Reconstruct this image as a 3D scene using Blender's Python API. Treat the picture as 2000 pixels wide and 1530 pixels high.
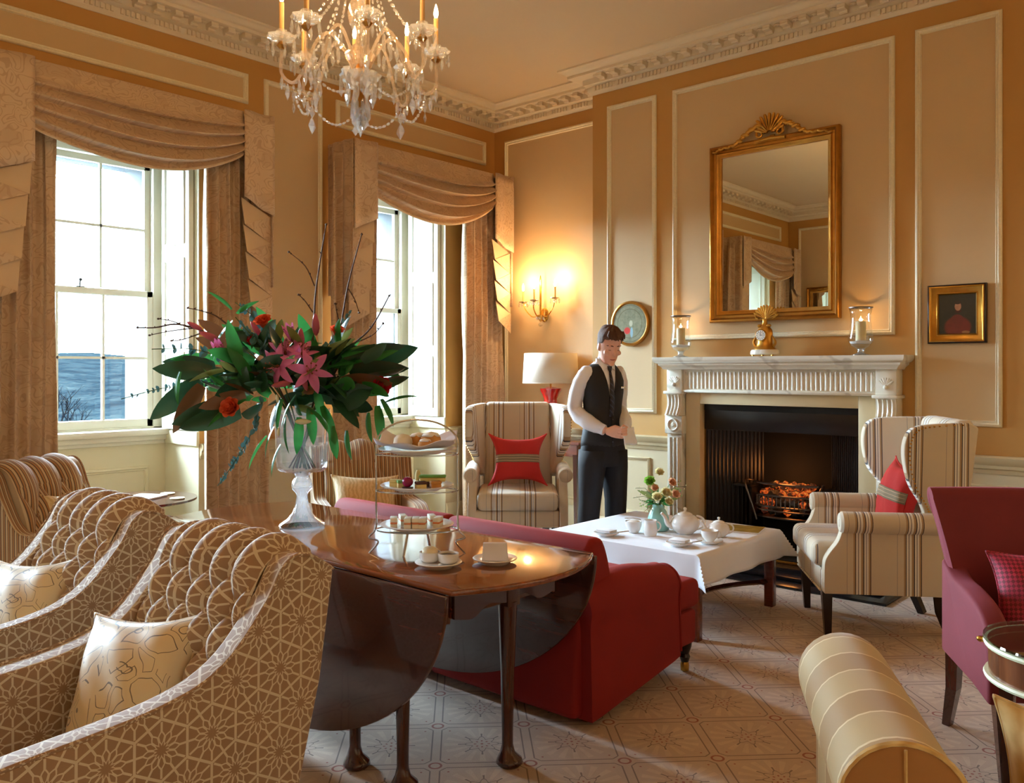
import bpy, bmesh, math, random
import numpy as np
from mathutils import Vector, Matrix

random.seed(7)
PI = math.pi
scene = bpy.context.scene
COL = scene.collection
for _o in list(bpy.data.objects):
    bpy.data.objects.remove(_o, do_unlink=True)

# ------------------------------------------------------------------ camera
cam_d = bpy.data.cameras.new('camera')
cam_d.sensor_fit = 'HORIZONTAL'
cam_d.sensor_width = 36.0
cam_d.lens = 36.0 * 1674.0 / 2000.0
cam_d.shift_y = -0.0215
cam_d.clip_start = 0.05
cam_d.clip_end = 3000
cam = bpy.data.objects.new('camera', cam_d)
COL.objects.link(cam)
cam.location = (0, 0, 1.449)
cam.rotation_euler = (PI / 2, 0, math.radians(41.67))
scene.camera = cam

# ------------------------------------------------------------------ exposure
vs = scene.view_settings
vs.view_transform = 'Standard'
vs.look = 'None'
vs.gamma = 1.0
vs.exposure = 0.05
vs.use_curve_mapping = False
cy = scene.cycles
cy.max_bounces = 6
cy.diffuse_bounces = 4
cy.glossy_bounces = 3
cy.transmission_bounces = 3
cy.transparent_max_bounces = 10
cy.use_adaptive_sampling = True
cy.adaptive_threshold = 0.16
cy.adaptive_min_samples = 20
cy.use_light_tree = True
cy.caustics_reflective = False
cy.caustics_refractive = False
cy.sample_clamp_indirect = 6.0
cy.use_denoising = True
cy.blur_glossy = 0.6

# ------------------------------------------------------------------ world: bright thinly clouded sky
SKY = 120.0
w = bpy.data.worlds.new('sky')
scene.world = w
w.use_nodes = True
wt = w.node_tree
wt.nodes.clear()
_o = wt.nodes.new('ShaderNodeOutputWorld')
_b = wt.nodes.new('ShaderNodeBackground')
_c = wt.nodes.new('ShaderNodeTexCoord')
_m = wt.nodes.new('ShaderNodeMapping')
_m.inputs['Scale'].default_value = (3, 3, 9)
_n = wt.nodes.new('ShaderNodeTexNoise')
_n.inputs['Scale'].default_value = 1.3
_n.inputs['Detail'].default_value = 5
_r = wt.nodes.new('ShaderNodeValToRGB')
_r.color_ramp.elements[0].position = 0.35
_r.color_ramp.elements[0].color = (0.46, 0.69, 0.93, 1)
_r.color_ramp.elements[1].position = 0.62
_r.color_ramp.elements[1].color = (0.76, 0.91, 1.0, 1)
wt.links.new(_c.outputs['Generated'], _m.inputs['Vector'])
wt.links.new(_m.outputs['Vector'], _n.inputs['Vector'])
wt.links.new(_n.outputs['Fac'], _r.inputs['Fac'])
wt.links.new(_r.outputs['Color'], _b.inputs['Color'])
_b.inputs['Strength'].default_value = SKY
wt.links.new(_b.outputs['Background'], _o.inputs['Surface'])

# room numbers (metres); window wall at X=XW, chimney breast face at Y=YB
XW, XR = -5.89, 1.60
YK, YN = -1.27, 6.349
YB = 6.06
BX0, BX1 = -4.45, -1.11
ZC = 4.05
WIN = [2.55, 5.05, 0.05]          # window centres along Y

# sky portals in the window openings guide the daylight sampling
for _i, _y in enumerate(WIN):
    ld = bpy.data.lights.new('window_daylight', 'AREA')
    ld.shape = 'RECTANGLE'
    ld.size, ld.size_y = 2.0, 1.1
    ld.cycles.is_portal = True
    lo = bpy.data.objects.new('window_daylight', ld)
    COL.objects.link(lo)
    lo.location = (-6.62, _y, 2.04)
    lo.rotation_euler = (0, -PI / 2, 0)

# a low veiled sun raking in through the windows
def sun_light(strength, dirv, angle, color):
    sd = bpy.data.lights.new('sun', 'SUN')
    sd.energy = strength
    sd.angle = angle
    sd.color = color
    so = bpy.data.objects.new('sun', sd)
    COL.objects.link(so)
    so.rotation_euler = Vector(dirv).to_track_quat('-Z', 'Y').to_euler()
    so.location = (-12, 6, 8)

# ------------------------------------------------------------------ colour + node helpers
def lin(c):
    c = c / 255.0
    return c / 12.92 if c <= 0.04045 else ((c + 0.055) / 1.055) ** 2.4
def S(r, g, b):
    return (lin(r), lin(g), lin(b), 1.0)

class NT:
    """Small wrapper to write node trees as expressions."""
    def __init__(s, name):
        s.m = bpy.data.materials.new(name)
        s.m.use_nodes = True
        s.t = s.m.node_tree
        s.t.nodes.clear()
        s.out = s.t.nodes.new('ShaderNodeOutputMaterial')
    def n(s, typ, ins=None, **attr):
        nd = s.t.nodes.new('ShaderNode' + typ)
        for k, v in attr.items():
            setattr(nd, k, v)
        for k, v in (ins or {}).items():
            s.put(nd.inputs[k], v)
        return nd
    def put(s, sock, v):
        if isinstance(v, bpy.types.NodeSocket):
            s.t.links.new(v, sock)
        elif isinstance(v, bpy.types.Node):
            s.t.links.new(v.outputs[0], sock)
        else:
            sock.default_value = v
    def math(s, op, a, b=0.0, c=0.0):
        nd = s.t.nodes.new('ShaderNodeMath')
        nd.operation = op
        s.put(nd.inputs[0], a); s.put(nd.inputs[1], b); s.put(nd.inputs[2], c)
        return nd.outputs[0]
    def mix(s, f, a, b, blend='MIX'):
        nd = s.t.nodes.new('ShaderNodeMix')
        nd.data_type = 'RGBA'
        nd.blend_type = blend
        s.put(nd.inputs[0], f); s.put(nd.inputs[6], a); s.put(nd.inputs[7], b)
        return nd.outputs[2]
    def ramp(s, f, stops, interp='LINEAR'):
        nd = s.t.nodes.new('ShaderNodeValToRGB')
        cr = nd.color_ramp
        cr.interpolation = interp
        while len(cr.elements) < len(stops):
            cr.elements.new(0.5)
        for e, (p, c) in zip(cr.elements, stops):
            e.position = p
            e.color = c if len(c) == 4 else (*c, 1)
        s.put(nd.inputs[0], f)
        return nd.outputs[0]
    def uv(s):
        return s.n('UVMap').outputs[0]
    def obj(s):
        return s.n('TexCoord').outputs['Object']
    def geo(s):
        return s.n('NewGeometry').outputs['Position']
    def sep(s, v):
        nd = s.n('SeparateXYZ', {0: v})
        return nd.outputs[0], nd.outputs[1], nd.outputs[2]
    def noise(s, vec, scale, detail=3, rough=0.5):
        return s.n('TexNoise', {'Vector': vec, 'Scale': scale, 'Detail': detail, 'Roughness': rough}).outputs[0]
    def bump(s, h, strength=0.3, dist=0.01):
        return s.n('Bump', {'Height': h, 'Strength': strength, 'Distance': dist}).outputs[0]
    def done(s, color, rough=0.6, metal=0.0, normal=None, **kw):
        b = s.n('BsdfPrincipled')
        s.put(b.inputs['Base Color'], color)
        s.put(b.inputs['Roughness'], rough)
        s.put(b.inputs['Metallic'], metal)
        if normal is not None:
            s.put(b.inputs['Normal'], normal)
        for k, v in kw.items():
            s.put(b.inputs[k.replace('_', ' ')], v)
        s.t.links.new(b.outputs[0], s.out.inputs[0])
        return s.m

MATS = {}
def plain(name, col, rough=0.5, metal=0.0, var=0.08, scale=6.0, bump=0.0, bscale=80.0, **kw):
    """Solid colour with slight procedural unevenness."""
    t = NT(name)
    v = t.obj()
    f = t.noise(v, scale, 3)
    dark = tuple(c * (1 - var) for c in col[:3]) + (1,)
    lite = tuple(min(1, c * (1 + var)) for c in col[:3]) + (1,)
    c = t.mix(f, dark, lite)
    nrm = t.bump(t.noise(v, bscale, 2), bump, 0.004) if bump else None
    MATS[name] = t.done(c, rough, metal, nrm, **kw)
    return MATS[name]

# ------------------------------------------------------------------ mesh helpers
class MB:
    def __init__(s):
        s.v = []; s.f = []; s.uvv = None
    def add(s, verts, faces, uvs=None):
        o = len(s.v)
        s.v.extend([tuple(p) for p in verts])
        s.f.extend([tuple(i + o for i in f) for f in faces])
        if uvs is not None:
            if s.uvv is None: s.uvv = [(0, 0)] * o
            s.uvv.extend(uvs)
        elif s.uvv is not None:
            s.uvv.extend([(p[0], p[2]) for p in verts])
        return s
    def bb(s, x0, x1, y0, y1, z0, z1):
        return s.add([(x0,y0,z0),(x1,y0,z0),(x1,y1,z0),(x0,y1,z0),(x0,y0,z1),(x1,y0,z1),(x1,y1,z1),(x0,y1,z1)],
                     [(0,3,2,1),(4,5,6,7),(0,1,5,4),(1,2,6,5),(2,3,7,6),(3,0,4,7)])
    def taper(s, c0, s0, c1, s1):
        """four sided post between two rectangles (centre, (sx,sy))"""
        v = []
        for c, q in ((c0, s0), (c1, s1)):
            for a, b in ((-1,-1),(1,-1),(1,1),(-1,1)):
                v.append((c[0]+a*q[0]/2, c[1]+b*q[1]/2, c[2]))
        return s.add(v, [(0,3,2,1),(4,5,6,7),(0,1,5,4),(1,2,6,5),(2,3,7,6),(3,0,4,7)])
    def grid(s, P, cu=False, cv=False, uv=None, flip=False):
        P = np.asarray(P, float)
        nu, nv = P.shape[:2]
        f = []
        for i in range(nu if cu else nu - 1):
            for j in range(nv if cv else nv - 1):
                a = i*nv+j; b = ((i+1)%nu)*nv+j; c = ((i+1)%nu)*nv+(j+1)%nv; d = i*nv+(j+1)%nv
                f.append((a,d,c,b) if flip else (a,b,c,d))
        uvs = None
        if uv is not None:
            uvs = [tuple(q) for q in np.asarray(uv).reshape(-1, 2)]
        return s.add(P.reshape(-1, 3), f, uvs)
    def rings(s, rings, cap0=True, cap1=True, flip=False):
        """loft closed rings of equal count"""
        n = len(rings[0]); v = []; f = []
        for r in rings: v.extend(r)
        for i in range(len(rings)-1):
            for j in range(n):
                q = (i*n+j, i*n+(j+1)%n, (i+1)*n+(j+1)%n, (i+1)*n+j)
                f.append(q[::-1] if flip else q)
        if cap0: f.append(tuple(range(n))[::-1] if not flip else tuple(range(n)))
        if cap1: f.append(tuple(range((len(rings)-1)*n, len(rings)*n)) if not flip else tuple(range((len(rings)-1)*n, len(rings)*n))[::-1])
        return s.add(v, f)
    def lathe(s, prof, n=20, c=(0,0,0), cap0=True, cap1=True, sx=1.0, sy=1.0, flute=None):
        R = []
        for r, z in prof:
            ring = []
            for k in range(n):
                a = 2*PI*k/n
                q = r * (1 + (flute(a, z) if flute else 0))
                ring.append((c[0]+q*math.cos(a)*sx, c[1]+q*math.sin(a)*sy, c[2]+z))
            R.append(ring)
        return s.rings(R, cap0, cap1)
    def tube(s, path, r, n=8, caps=True, closed=False, flat=1.0, up=None):
        path = [Vector(p) for p in path]
        m = len(path)
        if not hasattr(r, '__len__'): r = [r]*m
        R = []; prev = None
        for i, p in enumerate(path):
            a = path[(i-1) % m] if (closed or i > 0) else path[i]
            b = path[(i+1) % m] if (closed or i < m-1) else path[i]
            t = (b-a)
            t = t.normalized() if t.length > 1e-9 else Vector((0,0,1))
            if prev is None:
                u = Vector(up) if up else (Vector((0,0,1)) if abs(t.z) < 0.9 else Vector((1,0,0)))
            else:
                u = prev
            u = (u - t*u.dot(t))
            u = u.normalized() if u.length > 1e-6 else t.orthogonal().normalized()
            prev = u
            w_ = t.cross(u)
            R.append([tuple(p + u*(math.cos(2*PI*k/n)*r[i]) + w_*(math.sin(2*PI*k/n)*r[i]*flat)) for k in range(n)])
        if closed:
            R.append(R[0]); caps = False
        return s.rings(R, caps, caps)
    def prism(s, poly, axis, a, b):
        """extrude polygon (2-D) along axis 'x'|'y'|'z' from a to b"""
        def mk(p, t):
            return {'x': (t, p[0], p[1]), 'y': (p[0], t, p[1]), 'z': (p[0], p[1], t)}[axis]
        n = len(poly)
        v = [mk(p, a) for p in poly] + [mk(p, b) for p in poly]
        f = [(i, (i+1) % n, n+(i+1) % n, n+i) for i in range(n)]
        f.append(tuple(range(n))[::-1]); f.append(tuple(range(n, 2*n)))
        return s.add(v, f)
    def ball(s, c, r, nu=8, nv=12):
        if not hasattr(r, '__len__'): r = (r, r, r)
        R = []
        for i in range(1, nu):
            a = PI*i/nu
            R.append([(c[0]+r[0]*math.sin(a)*math.cos(2*PI*k/nv), c[1]+r[1]*math.sin(a)*math.sin(2*PI*k/nv), c[2]-r[2]*math.cos(a)) for k in range(nv)])
        return s.rings(R)
    def frame(s, x0, x1, z0, z1, prof, mp):
        """picture-frame moulding: prof = [(inset, proud)], mp(x, z, h) -> xyz"""
        n = len(prof); v = []; f = []
        for (sx, sz) in ((0,0),(1,0),(1,1),(0,1)):
            for o, h in prof:
                x = x0+o if sx == 0 else x1-o
                z = z0+o if sz == 0 else z1-o
                v.append(mp(x, z, h))
        for k in range(4):
            for j in range(n-1):
                a = k*n+j; b = ((k+1) % 4)*n+j
                f.append((a, b, b+1, a+1))
        return s.add(v, f)
    def xf(s, M):
        s.v = [tuple(M @ Vector(p)) for p in s.v]
        return s
    def build(s, name, mat, parent=None, smooth=35, uv='box', bevel=0.0, seg=2, sub=0, solid=0.0, loc=None, rotz=None, weld=0.0):
        me = bpy.data.meshes.new(name)
        me.from_pydata(s.v, [], s.f)
        own = s.uvv if bevel == 0 and not weld else None
        bm = bmesh.new(); bm.from_mesh(me)
        if weld:
            bmesh.ops.remove_doubles(bm, verts=bm.verts, dist=weld)
        bmesh.ops.recalc_face_normals(bm, faces=bm.faces)
        if bevel:
            es = [e for e in bm.edges if len(e.link_faces) == 2 and e.calc_face_angle(0) > 0.45]
            bmesh.ops.bevel(bm, geom=es, offset=bevel, segments=seg, profile=0.5, affect='EDGES', clamp_overlap=True)
        bm.to_mesh(me); bm.free()
        finish_uv(me, uv, own)
        return link(name, me, mat, parent, smooth, sub, solid, loc, rotz)

def finish_uv(me, uv, own):
    nl = len(me.loops)
    if nl == 0: return
    ul = me.uv_layers.new(name='UVMap')
    vi = np.empty(nl, np.int32); me.loops.foreach_get('vertex_index', vi)
    if own is not None and uv == 'own':
        A = np.asarray(own, np.float32)[vi]
    else:
        co = np.empty(len(me.vertices)*3, np.float32); me.vertices.foreach_get('co', co); co = co.reshape(-1, 3)
        p = co[vi]
        if uv in ('yz',): A = p[:, [1, 2]]
        elif uv in ('xz',): A = p[:, [0, 2]]
        elif uv in ('xy',): A = p[:, [0, 1]]
        else:
            nf = len(me.polygons)
            nr = np.empty(nf*3, np.float32); me.polygons.foreach_get('normal', nr); nr = np.abs(nr.reshape(-1, 3))
            lt = np.empty(nf, np.int32); me.polygons.foreach_get('loop_total', lt)
            ax = np.argmax(nr * np.array([1.0, 1.0, 1.02]), axis=1)
            ax = np.repeat(ax, lt)
            A = np.where((ax == 0)[:, None], p[:, [1, 2]], np.where((ax == 1)[:, None], p[:, [0, 2]], p[:, [0, 1]]))
    ul.data.foreach_set('uv', np.ascontiguousarray(A, np.float32).ravel())

def link(name, me, mat, parent=None, smooth=35, sub=0, solid=0.0, loc=None, rotz=None):
    ob = bpy.data.objects.new(name, me)
    COL.objects.link(ob)
    if mat is not None:
        me.materials.append(MATS[mat] if isinstance(mat, str) else mat)
    if smooth:
        me.polygons.foreach_set('use_smooth', [True]*len(me.polygons))
        if smooth < 180:
            me.set_sharp_from_angle(angle=math.radians(smooth))
    if solid:
        md = ob.modifiers.new('thickness', 'SOLIDIFY'); md.thickness = solid; md.offset = 0
    if sub:
        md = ob.modifiers.new('smooth', 'SUBSURF'); md.levels = sub; md.render_levels = sub
    if parent is not None: ob.parent = parent
    if loc is not None: ob.location = loc
    if rotz is not None: ob.rotation_euler = (0, 0, rotz)
    return ob

def tag(o, label=None, cat=None, group=None, kind=None):
    if label: o['label'] = label
    if cat: o['category'] = cat
    if group: o['group'] = group
    if kind: o['kind'] = kind
    return o

def thing(name, label, cat, loc=(0,0,0), rotz=0.0, group=None):
    o = bpy.data.objects.new(name, None)
    o.empty_display_size = 0.1
    COL.objects.link(o)
    o.location = loc
    o.rotation_euler = (0, 0, rotz)
    return tag(o, label, cat, group)

def inst(src, parent, loc=(0,0,0), rot=(0,0,0), scale=(1,1,1), name=None):
    """another object sharing src's mesh"""
    o = bpy.data.objects.new(name or src.name.split('.')[0], src.data)
    COL.objects.link(o)
    o.parent = parent
    o.location = loc; o.rotation_euler = rot; o.scale = scale
    for md in src.modifiers:
        m2 = o.modifiers.new(md.name, md.type)
        if md.type == 'SUBSURF': m2.levels = md.levels; m2.render_levels = md.render_levels
        if md.type == 'SOLIDIFY': m2.thickness = md.thickness; m2.offset = md.offset
    return o

def copy_tree(o, parent=None, first=True):
    c = o.copy()
    COL.objects.link(c)
    c.parent = parent
    for ch in [q for q in bpy.data.objects if q.parent == o]:
        copy_tree(ch, c, False)
    return c

def facing(fx, fy):
    """z rotation that turns local front (-Y) towards (fx, fy)"""
    return math.atan2(fx, -fy)

def bez(P, n=12):
    """Catmull-Rom through points"""
    P = [Vector(p) for p in P]
    out = []
    for i in range(len(P)-1):
        p0 = P[max(i-1,0)]; p1 = P[i]; p2 = P[i+1]; p3 = P[min(i+2,len(P)-1)]
        for k in range(n):
            t = k/n
            out.append(0.5*((2*p1)+(p2-p0)*t+(2*p0-5*p1+4*p2-p3)*t*t+(3*p1-p0-3*p2+p3)*t**3))
    out.append(P[-1])
    return out
def bez2(P, n=8):
    return [(p.x, p.y) for p in bez([(a, b, 0) for a, b in P], n)]

def point_light(name, loc, energy, color, radius=0.02, parent=None):
    d = bpy.data.lights.new(name, 'POINT')
    d.energy = energy; d.color = color; d.shadow_soft_size = radius
    o = bpy.data.objects.new(name, d)
    COL.objects.link(o)
    o.location = loc
    if parent is not None: o.parent = parent
    return o
WARM = (1.0, 0.60, 0.27)
CH_W = 34.0
# ================================================================== materials
plain('stile_paint', S(190, 142, 74), 0.62, var=0.05, scale=2.0, bump=0.03, bscale=40)
plain('field_paint', S(208, 178, 134), 0.66, var=0.04, scale=2.0, bump=0.03, bscale=40)
plain('dado_paint', S(214, 196, 158), 0.6, var=0.04, scale=2.0)
plain('plaster', S(226, 214, 190), 0.75, var=0.05, scale=5, bump=0.05, bscale=60)
plain('ceiling_paint', S(218, 200, 170), 0.85, var=0.03, scale=1.5)
plain('white_paint', S(240, 238, 222), 0.4, var=0.03, scale=4)
plain('cream_paint', S(232, 226, 196), 0.45, var=0.03, scale=4)
plain('stone', S(66, 68, 70), 0.9, var=0.28, scale=7, bump=0.3, bscale=40)
plain('brass', S(205, 160, 75), 0.25, 1.0, var=0.12, scale=20)
plain('old_gold', S(176, 124, 52), 0.34, 0.9, var=0.35, scale=14, bump=0.25, bscale=90)
plain('gilt', S(198, 146, 62), 0.30, 0.92, var=0.28, scale=18, bump=0.15, bscale=90)
plain('silver', S(214, 214, 214), 0.16, 1.0, var=0.05)
plain('iron', S(28, 27, 29), 0.38, 0.6, var=0.2, scale=20)
plain('iron_panel', S(34, 26, 24), 0.30, 0.35, var=0.25, scale=9)
plain('steel_bar', S(110, 100, 96), 0.3, 0.9, var=0.15)
plain('black_slate', S(30, 31, 36), 0.16, var=0.25, scale=6)
plain('soot', S(16, 13, 12), 0.95, var=0.3, scale=10)
plain('porcelain', S(238, 236, 232), 0.12, var=0.02)
plain('linen_white', S(236, 238, 242), 0.85, var=0.02, bump=0.08, bscale=400)
plain('napkin', S(226, 226, 240), 0.85, var=0.03, bump=0.08, bscale=300)
plain('wax', S(245, 224, 176), 0.5, var=0.03, Subsurface_Weight=0.4, Subsurface_Radius=(0.02, 0.012, 0.006))
plain('dark_leg', S(38, 24, 20), 0.25, var=0.2)
plain('red_glaze', S(176, 24, 18), 0.08, var=0.12, Coat_Weight=0.6)
plain('celadon', S(140, 190, 180), 0.25, var=0.12, scale=12)
plain('shade_fabric', S(238, 226, 210), 0.9, var=0.02, bump=0.06, bscale=300, Transmission_Weight=0.0)
plain('skin', S(236, 186, 162), 0.5, var=0.06, scale=12, Subsurface_Weight=0.15, Subsurface_Radius=(0.02, 0.008, 0.005))
plain('lips', S(186, 104, 96), 0.45, var=0.05)
plain('hair', S(84, 54, 36), 0.75, var=0.4, scale=60, bump=0.6, bscale=220)
plain('shirt', S(240, 242, 248), 0.8, var=0.02, bump=0.12, bscale=24)
plain('black_cloth', S(22, 19, 22), 0.75, var=0.2, bump=0.06, bscale=200)
plain('navy_cloth', S(19, 19, 26), 0.8, var=0.2, bump=0.06, bscale=200)
plain('button', S(120, 120, 130), 0.2, 0.6)
plain('shoe_leather', S(16, 14, 14), 0.2, var=0.1)
plain('bun', S(205, 150, 82), 0.65, var=0.35, scale=18, bump=0.2, bscale=60)
plain('sugar', S(244, 240, 234), 0.85, var=0.05)
plain('bread', S(240, 234, 216), 0.85, var=0.05, bump=0.2, bscale=120)
plain('ham', S(226, 140, 90), 0.6, var=0.2, scale=30)
plain('green_cake', S(120, 186, 96), 0.5, var=0.1)
plain('pale_cake', S(238, 218, 150), 0.6, var=0.12, scale=30)
plain('choc_cake', S(76, 40, 28), 0.5, var=0.2)
plain('berry_cake', S(150, 24, 74), 0.22, var=0.15)
plain('cream_food', S(240, 226, 190), 0.5, var=0.05)
plain('jam', S(60, 12, 18), 0.08, var=0.3)
plain('coal', S(52, 46, 44), 0.85, var=0.4, scale=20, bump=0.4, bscale=40)
plain('leaf_dark', S(40, 78, 52), 0.28, var=0.3, scale=14)
plain('leaf_green', S(58, 136, 66), 0.3, var=0.3, scale=14)
plain('leaf_olive', S(130, 140, 76), 0.4, var=0.3, scale=14)
plain('leaf_euca', S(74, 120, 122), 0.55, var=0.25, scale=20)
plain('leaf_brown', S(122, 84, 56), 0.45, var=0.25, scale=10)
plain('stem_green', S(64, 92, 46), 0.5, var=0.2)
plain('twig', S(76, 54, 44), 0.7, var=0.3, scale=30, bump=0.3, bscale=120)
plain('lily_pink', S(250, 134, 198), 0.42, var=0.28, scale=14)
plain('lily_bud', S(204, 110, 130), 0.45, var=0.25, scale=14)
plain('bud_cream', S(226, 226, 190), 0.45, var=0.12)
plain('rose_orange', S(238, 104, 66), 0.5, var=0.22, scale=20)
plain('rose_red', S(198, 30, 46), 0.5, var=0.3, scale=20)
plain('rose_peach', S(240, 190, 150), 0.5, var=0.15, scale=20)
plain('rose_cream', S(240, 228, 176), 0.5, var=0.12, scale=20)
plain('bloom_green', S(150, 200, 80), 0.5, var=0.2, scale=20)
plain('stamen', S(120, 60, 24), 0.6)
plain('magazine_cover', S(176, 146, 70), 0.25, var=0.6, scale=16)
plain('candle_sleeve', S(226, 178, 110), 0.5, var=0.05)
plain('paper_white', S(240, 240, 240), 0.8, var=0.02)
plain('tree_bark', (0.001, 0.0014, 0.002, 1), 1.0, var=0.3, Specular_IOR_Level=0.0)
plain('radiator_paint', S(228, 216, 178), 0.45, var=0.03)
plain('lining', S(208, 182, 148), 0.8, var=0.05, bump=0.05)

def emit(name, col, strength):
    t = NT(name)
    e = t.n('Emission', {'Color': col, 'Strength': strength})
    t.t.links.new(e.outputs[0], t.out.inputs[0])
    MATS[name] = t.m
emit('bulb', (1.0, 0.72, 0.38, 1), 30.0)
emit('flame', (1.0, 0.66, 0.26, 1), 16.0)

def _ember():
    t = NT('ember')
    v = t.geo()
    f = t.noise(v, 26, 4, 0.6)
    c = t.ramp(f, [(0.0, (0.02, 0.004, 0.002)), (0.48, (0.05, 0.01, 0.005)), (0.56, (0.9, 0.10, 0.01)), (0.7, (1.0, 0.45, 0.08))])
    b = t.n('BsdfPrincipled', {'Base Color': (0.03, 0.025, 0.022, 1), 'Roughness': 0.9, 'Emission Color': c, 'Emission Strength': 0.6})
    t.t.links.new(b.outputs[0], t.out.inputs[0])
    MATS['ember'] = t.m
_ember()

def _glass(name, tint, fac=1.0, rough=0.0, ior=1.5):
    """clear thin glass: straight-through with Fresnel reflection"""
    t = NT(name)
    ge = t.n('NewGeometry')
    dt = t.math('ABSOLUTE', t.n('VectorMath', {0: ge.outputs['Normal'], 1: ge.outputs['Incoming']}, operation='DOT_PRODUCT').outputs['Value'])
    fr = t.math('ADD', 0.045, t.math('MULTIPLY', 0.9, t.math('POWER', t.math('SUBTRACT', 1.0, dt), 4.5)))
    g = t.n('BsdfGlossy', {'Color': (1, 1, 1, 1), 'Roughness': rough})
    tr = t.n('BsdfTransparent', {'Color': tint})
    m = t.n('MixShader')
    t.put(m.inputs[0], t.math('MINIMUM', 1.0, t.math('MULTIPLY', fr, fac)))
    t.put(m.inputs[1], tr.outputs[0]); t.put(m.inputs[2], g.outputs[0])
    t.t.links.new(m.outputs[0], t.out.inputs[0])
    MATS[name] = t.m
_glass('window_glass', (0.97, 0.985, 0.985, 1), 0.8)
_glass('thin_glass', (0.965, 0.98, 0.98, 1), 1.3)
_glass('green_glass', (0.72, 0.9, 0.84, 1), 1.6)

def _solidglass(name, col, rough=0.0, ior=1.52):
    t = NT(name)
    MATS[name] = t.done(col, rough, 0.0, None, Transmission_Weight=1.0, IOR=ior)
def _crystal(name, tint, tr_w, gl_w, di_w):
    """lead crystal: clear body, strong sparkle, a little internal scatter"""
    t = NT(name)
    ge = t.n('NewGeometry')
    dt = t.math('ABSOLUTE', t.n('VectorMath', {0: ge.outputs['Normal'], 1: ge.outputs['Incoming']}, operation='DOT_PRODUCT').outputs['Value'])
    fr = t.math('MINIMUM', 1.0, t.math('ADD', gl_w, t.math('POWER', t.math('SUBTRACT', 1.0, dt), 3.0)))
    tr = t.n('BsdfTransparent', {'Color': tint}); gl = t.n('BsdfGlossy', {'Color': (1, 1, 1, 1), 'Roughness': 0.03}); di = t.n('BsdfTranslucent', {'Color': tint})
    m1 = t.n('MixShader'); t.put(m1.inputs[0], di_w); t.put(m1.inputs[1], tr.outputs[0]); t.put(m1.inputs[2], di.outputs[0])
    m2 = t.n('MixShader'); t.put(m2.inputs[0], fr); t.put(m2.inputs[1], m1.outputs[0]); t.put(m2.inputs[2], gl.outputs[0])
    t.t.links.new(m2.outputs[0], t.out.inputs[0])
    MATS[name] = t.m
_crystal('cut_glass', (0.94, 0.96, 0.98, 1), 0, 0.22, 0.22)
_crystal('arm_glass', (0.98, 0.90, 0.80, 1), 0, 0.16, 0.22)
_crystal('vase_glass', (0.93, 0.95, 0.97, 1), 0, 0.08, 0.05)
_solidglass('water', (0.95, 0.98, 0.97, 1), 0.0, 1.33)

def _mirror():
    t = NT('mirror_glass')
    g = t.n('BsdfGlossy', {'Color': (0.86, 0.88, 0.80, 1), 'Roughness': 0.005})
    t.t.links.new(g.outputs[0], t.out.inputs[0])
    MATS['mirror_glass'] = t.m
_mirror()

def _marble():
    t = NT('marble')
    v = t.obj()
    n1 = t.noise(v, 3.0, 6, 0.6)
    wv = t.n('TexWave', {'Vector': v, 'Scale': 1.4, 'Distortion': 9.0, 'Detail': 4.0, 'Detail Scale': 1.5}, wave_type='BANDS', bands_direction='DIAGONAL').outputs[1]
    vein = t.ramp(wv, [(0.0, (0, 0, 0)), (0.02, (0.3, 0.3, 0.3)), (0.06, (1, 1, 1))])
    c = t.mix(n1, S(226, 220, 202), S(240, 236, 222))
    c = t.mix(vein, S(206, 198, 182), c)
    MATS['marble'] = t.done(c, 0.28)
_marble()
plain('slip_marble', S(214, 196, 156), 0.3, var=0.1, scale=5)

def _wood(name, a, b, rough, scale=1.0, axis='X', coat=0.6):
    t = NT(name)
    v = t.obj()
    sc = {'X': (0.7, 9, 9), 'Y': (9, 0.7, 9), 'Z': (9, 9, 0.7)}[axis]
    mp = t.n('Mapping', {'Vector': v, 'Scale': tuple(k*scale for k in sc)}).outputs[0]
    n1 = t.noise(mp, 2.2, 6, 0.6)
    n2 = t.noise(mp, 14, 3, 0.5)
    f = t.math('ADD', t.math('MULTIPLY', n1, 0.75), t.math('MULTIPLY', n2, 0.25))
    c = t.ramp(f, [(0.3, a), (0.7, b)])
    MATS[name] = t.done(c, rough, 0.0, t.bump(n2, 0.04, 0.002), Coat_Weight=coat, Coat_Roughness=0.06)
_wood('mahogany_top', S(78, 36, 17)[:3], S(152, 80, 38)[:3], 0.13, 1.0, 'X', 1.0)
_wood('mahogany', S(46, 18, 12)[:3], S(84, 36, 22)[:3], 0.22, 1.0, 'X', 0.8)
_wood('mahogany_leg', S(44, 18, 12)[:3], S(80, 34, 22)[:3], 0.25, 1.0, 'Z', 0.7)
_wood('red_wood', S(84, 30, 18)[:3], S(128, 54, 32)[:3], 0.25, 1.0, 'X', 0.6)
_wood('burl', S(70, 36, 22)[:3], S(150, 92, 56)[:3], 0.2, 0.4, 'Z', 0.6)

def _velvet(name, dark, mid, sheen_col, sheen=0.6):
    t = NT(name)
    v = t.obj()
    f = t.noise(v, 5, 4, 0.6)
    f2 = t.noise(v, 220, 2)
    c = t.mix(f, dark, mid)
    MATS[name] = t.done(c, 0.8, 0.0, t.bump(f2, 0.12, 0.002), Sheen_Weight=sheen, Sheen_Roughness=0.45, Sheen_Tint=sheen_col)
_velvet('red_velvet', S(122, 8, 8), S(144, 14, 11), S(230, 90, 80), 0.18)
_velvet('burgundy_velvet', S(104, 28, 36), S(128, 40, 50), S(226, 130, 150), 0.3)
_velvet('red_wool', S(180, 28, 24), S(204, 40, 34), S(235, 120, 110), 0.2)

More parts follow.
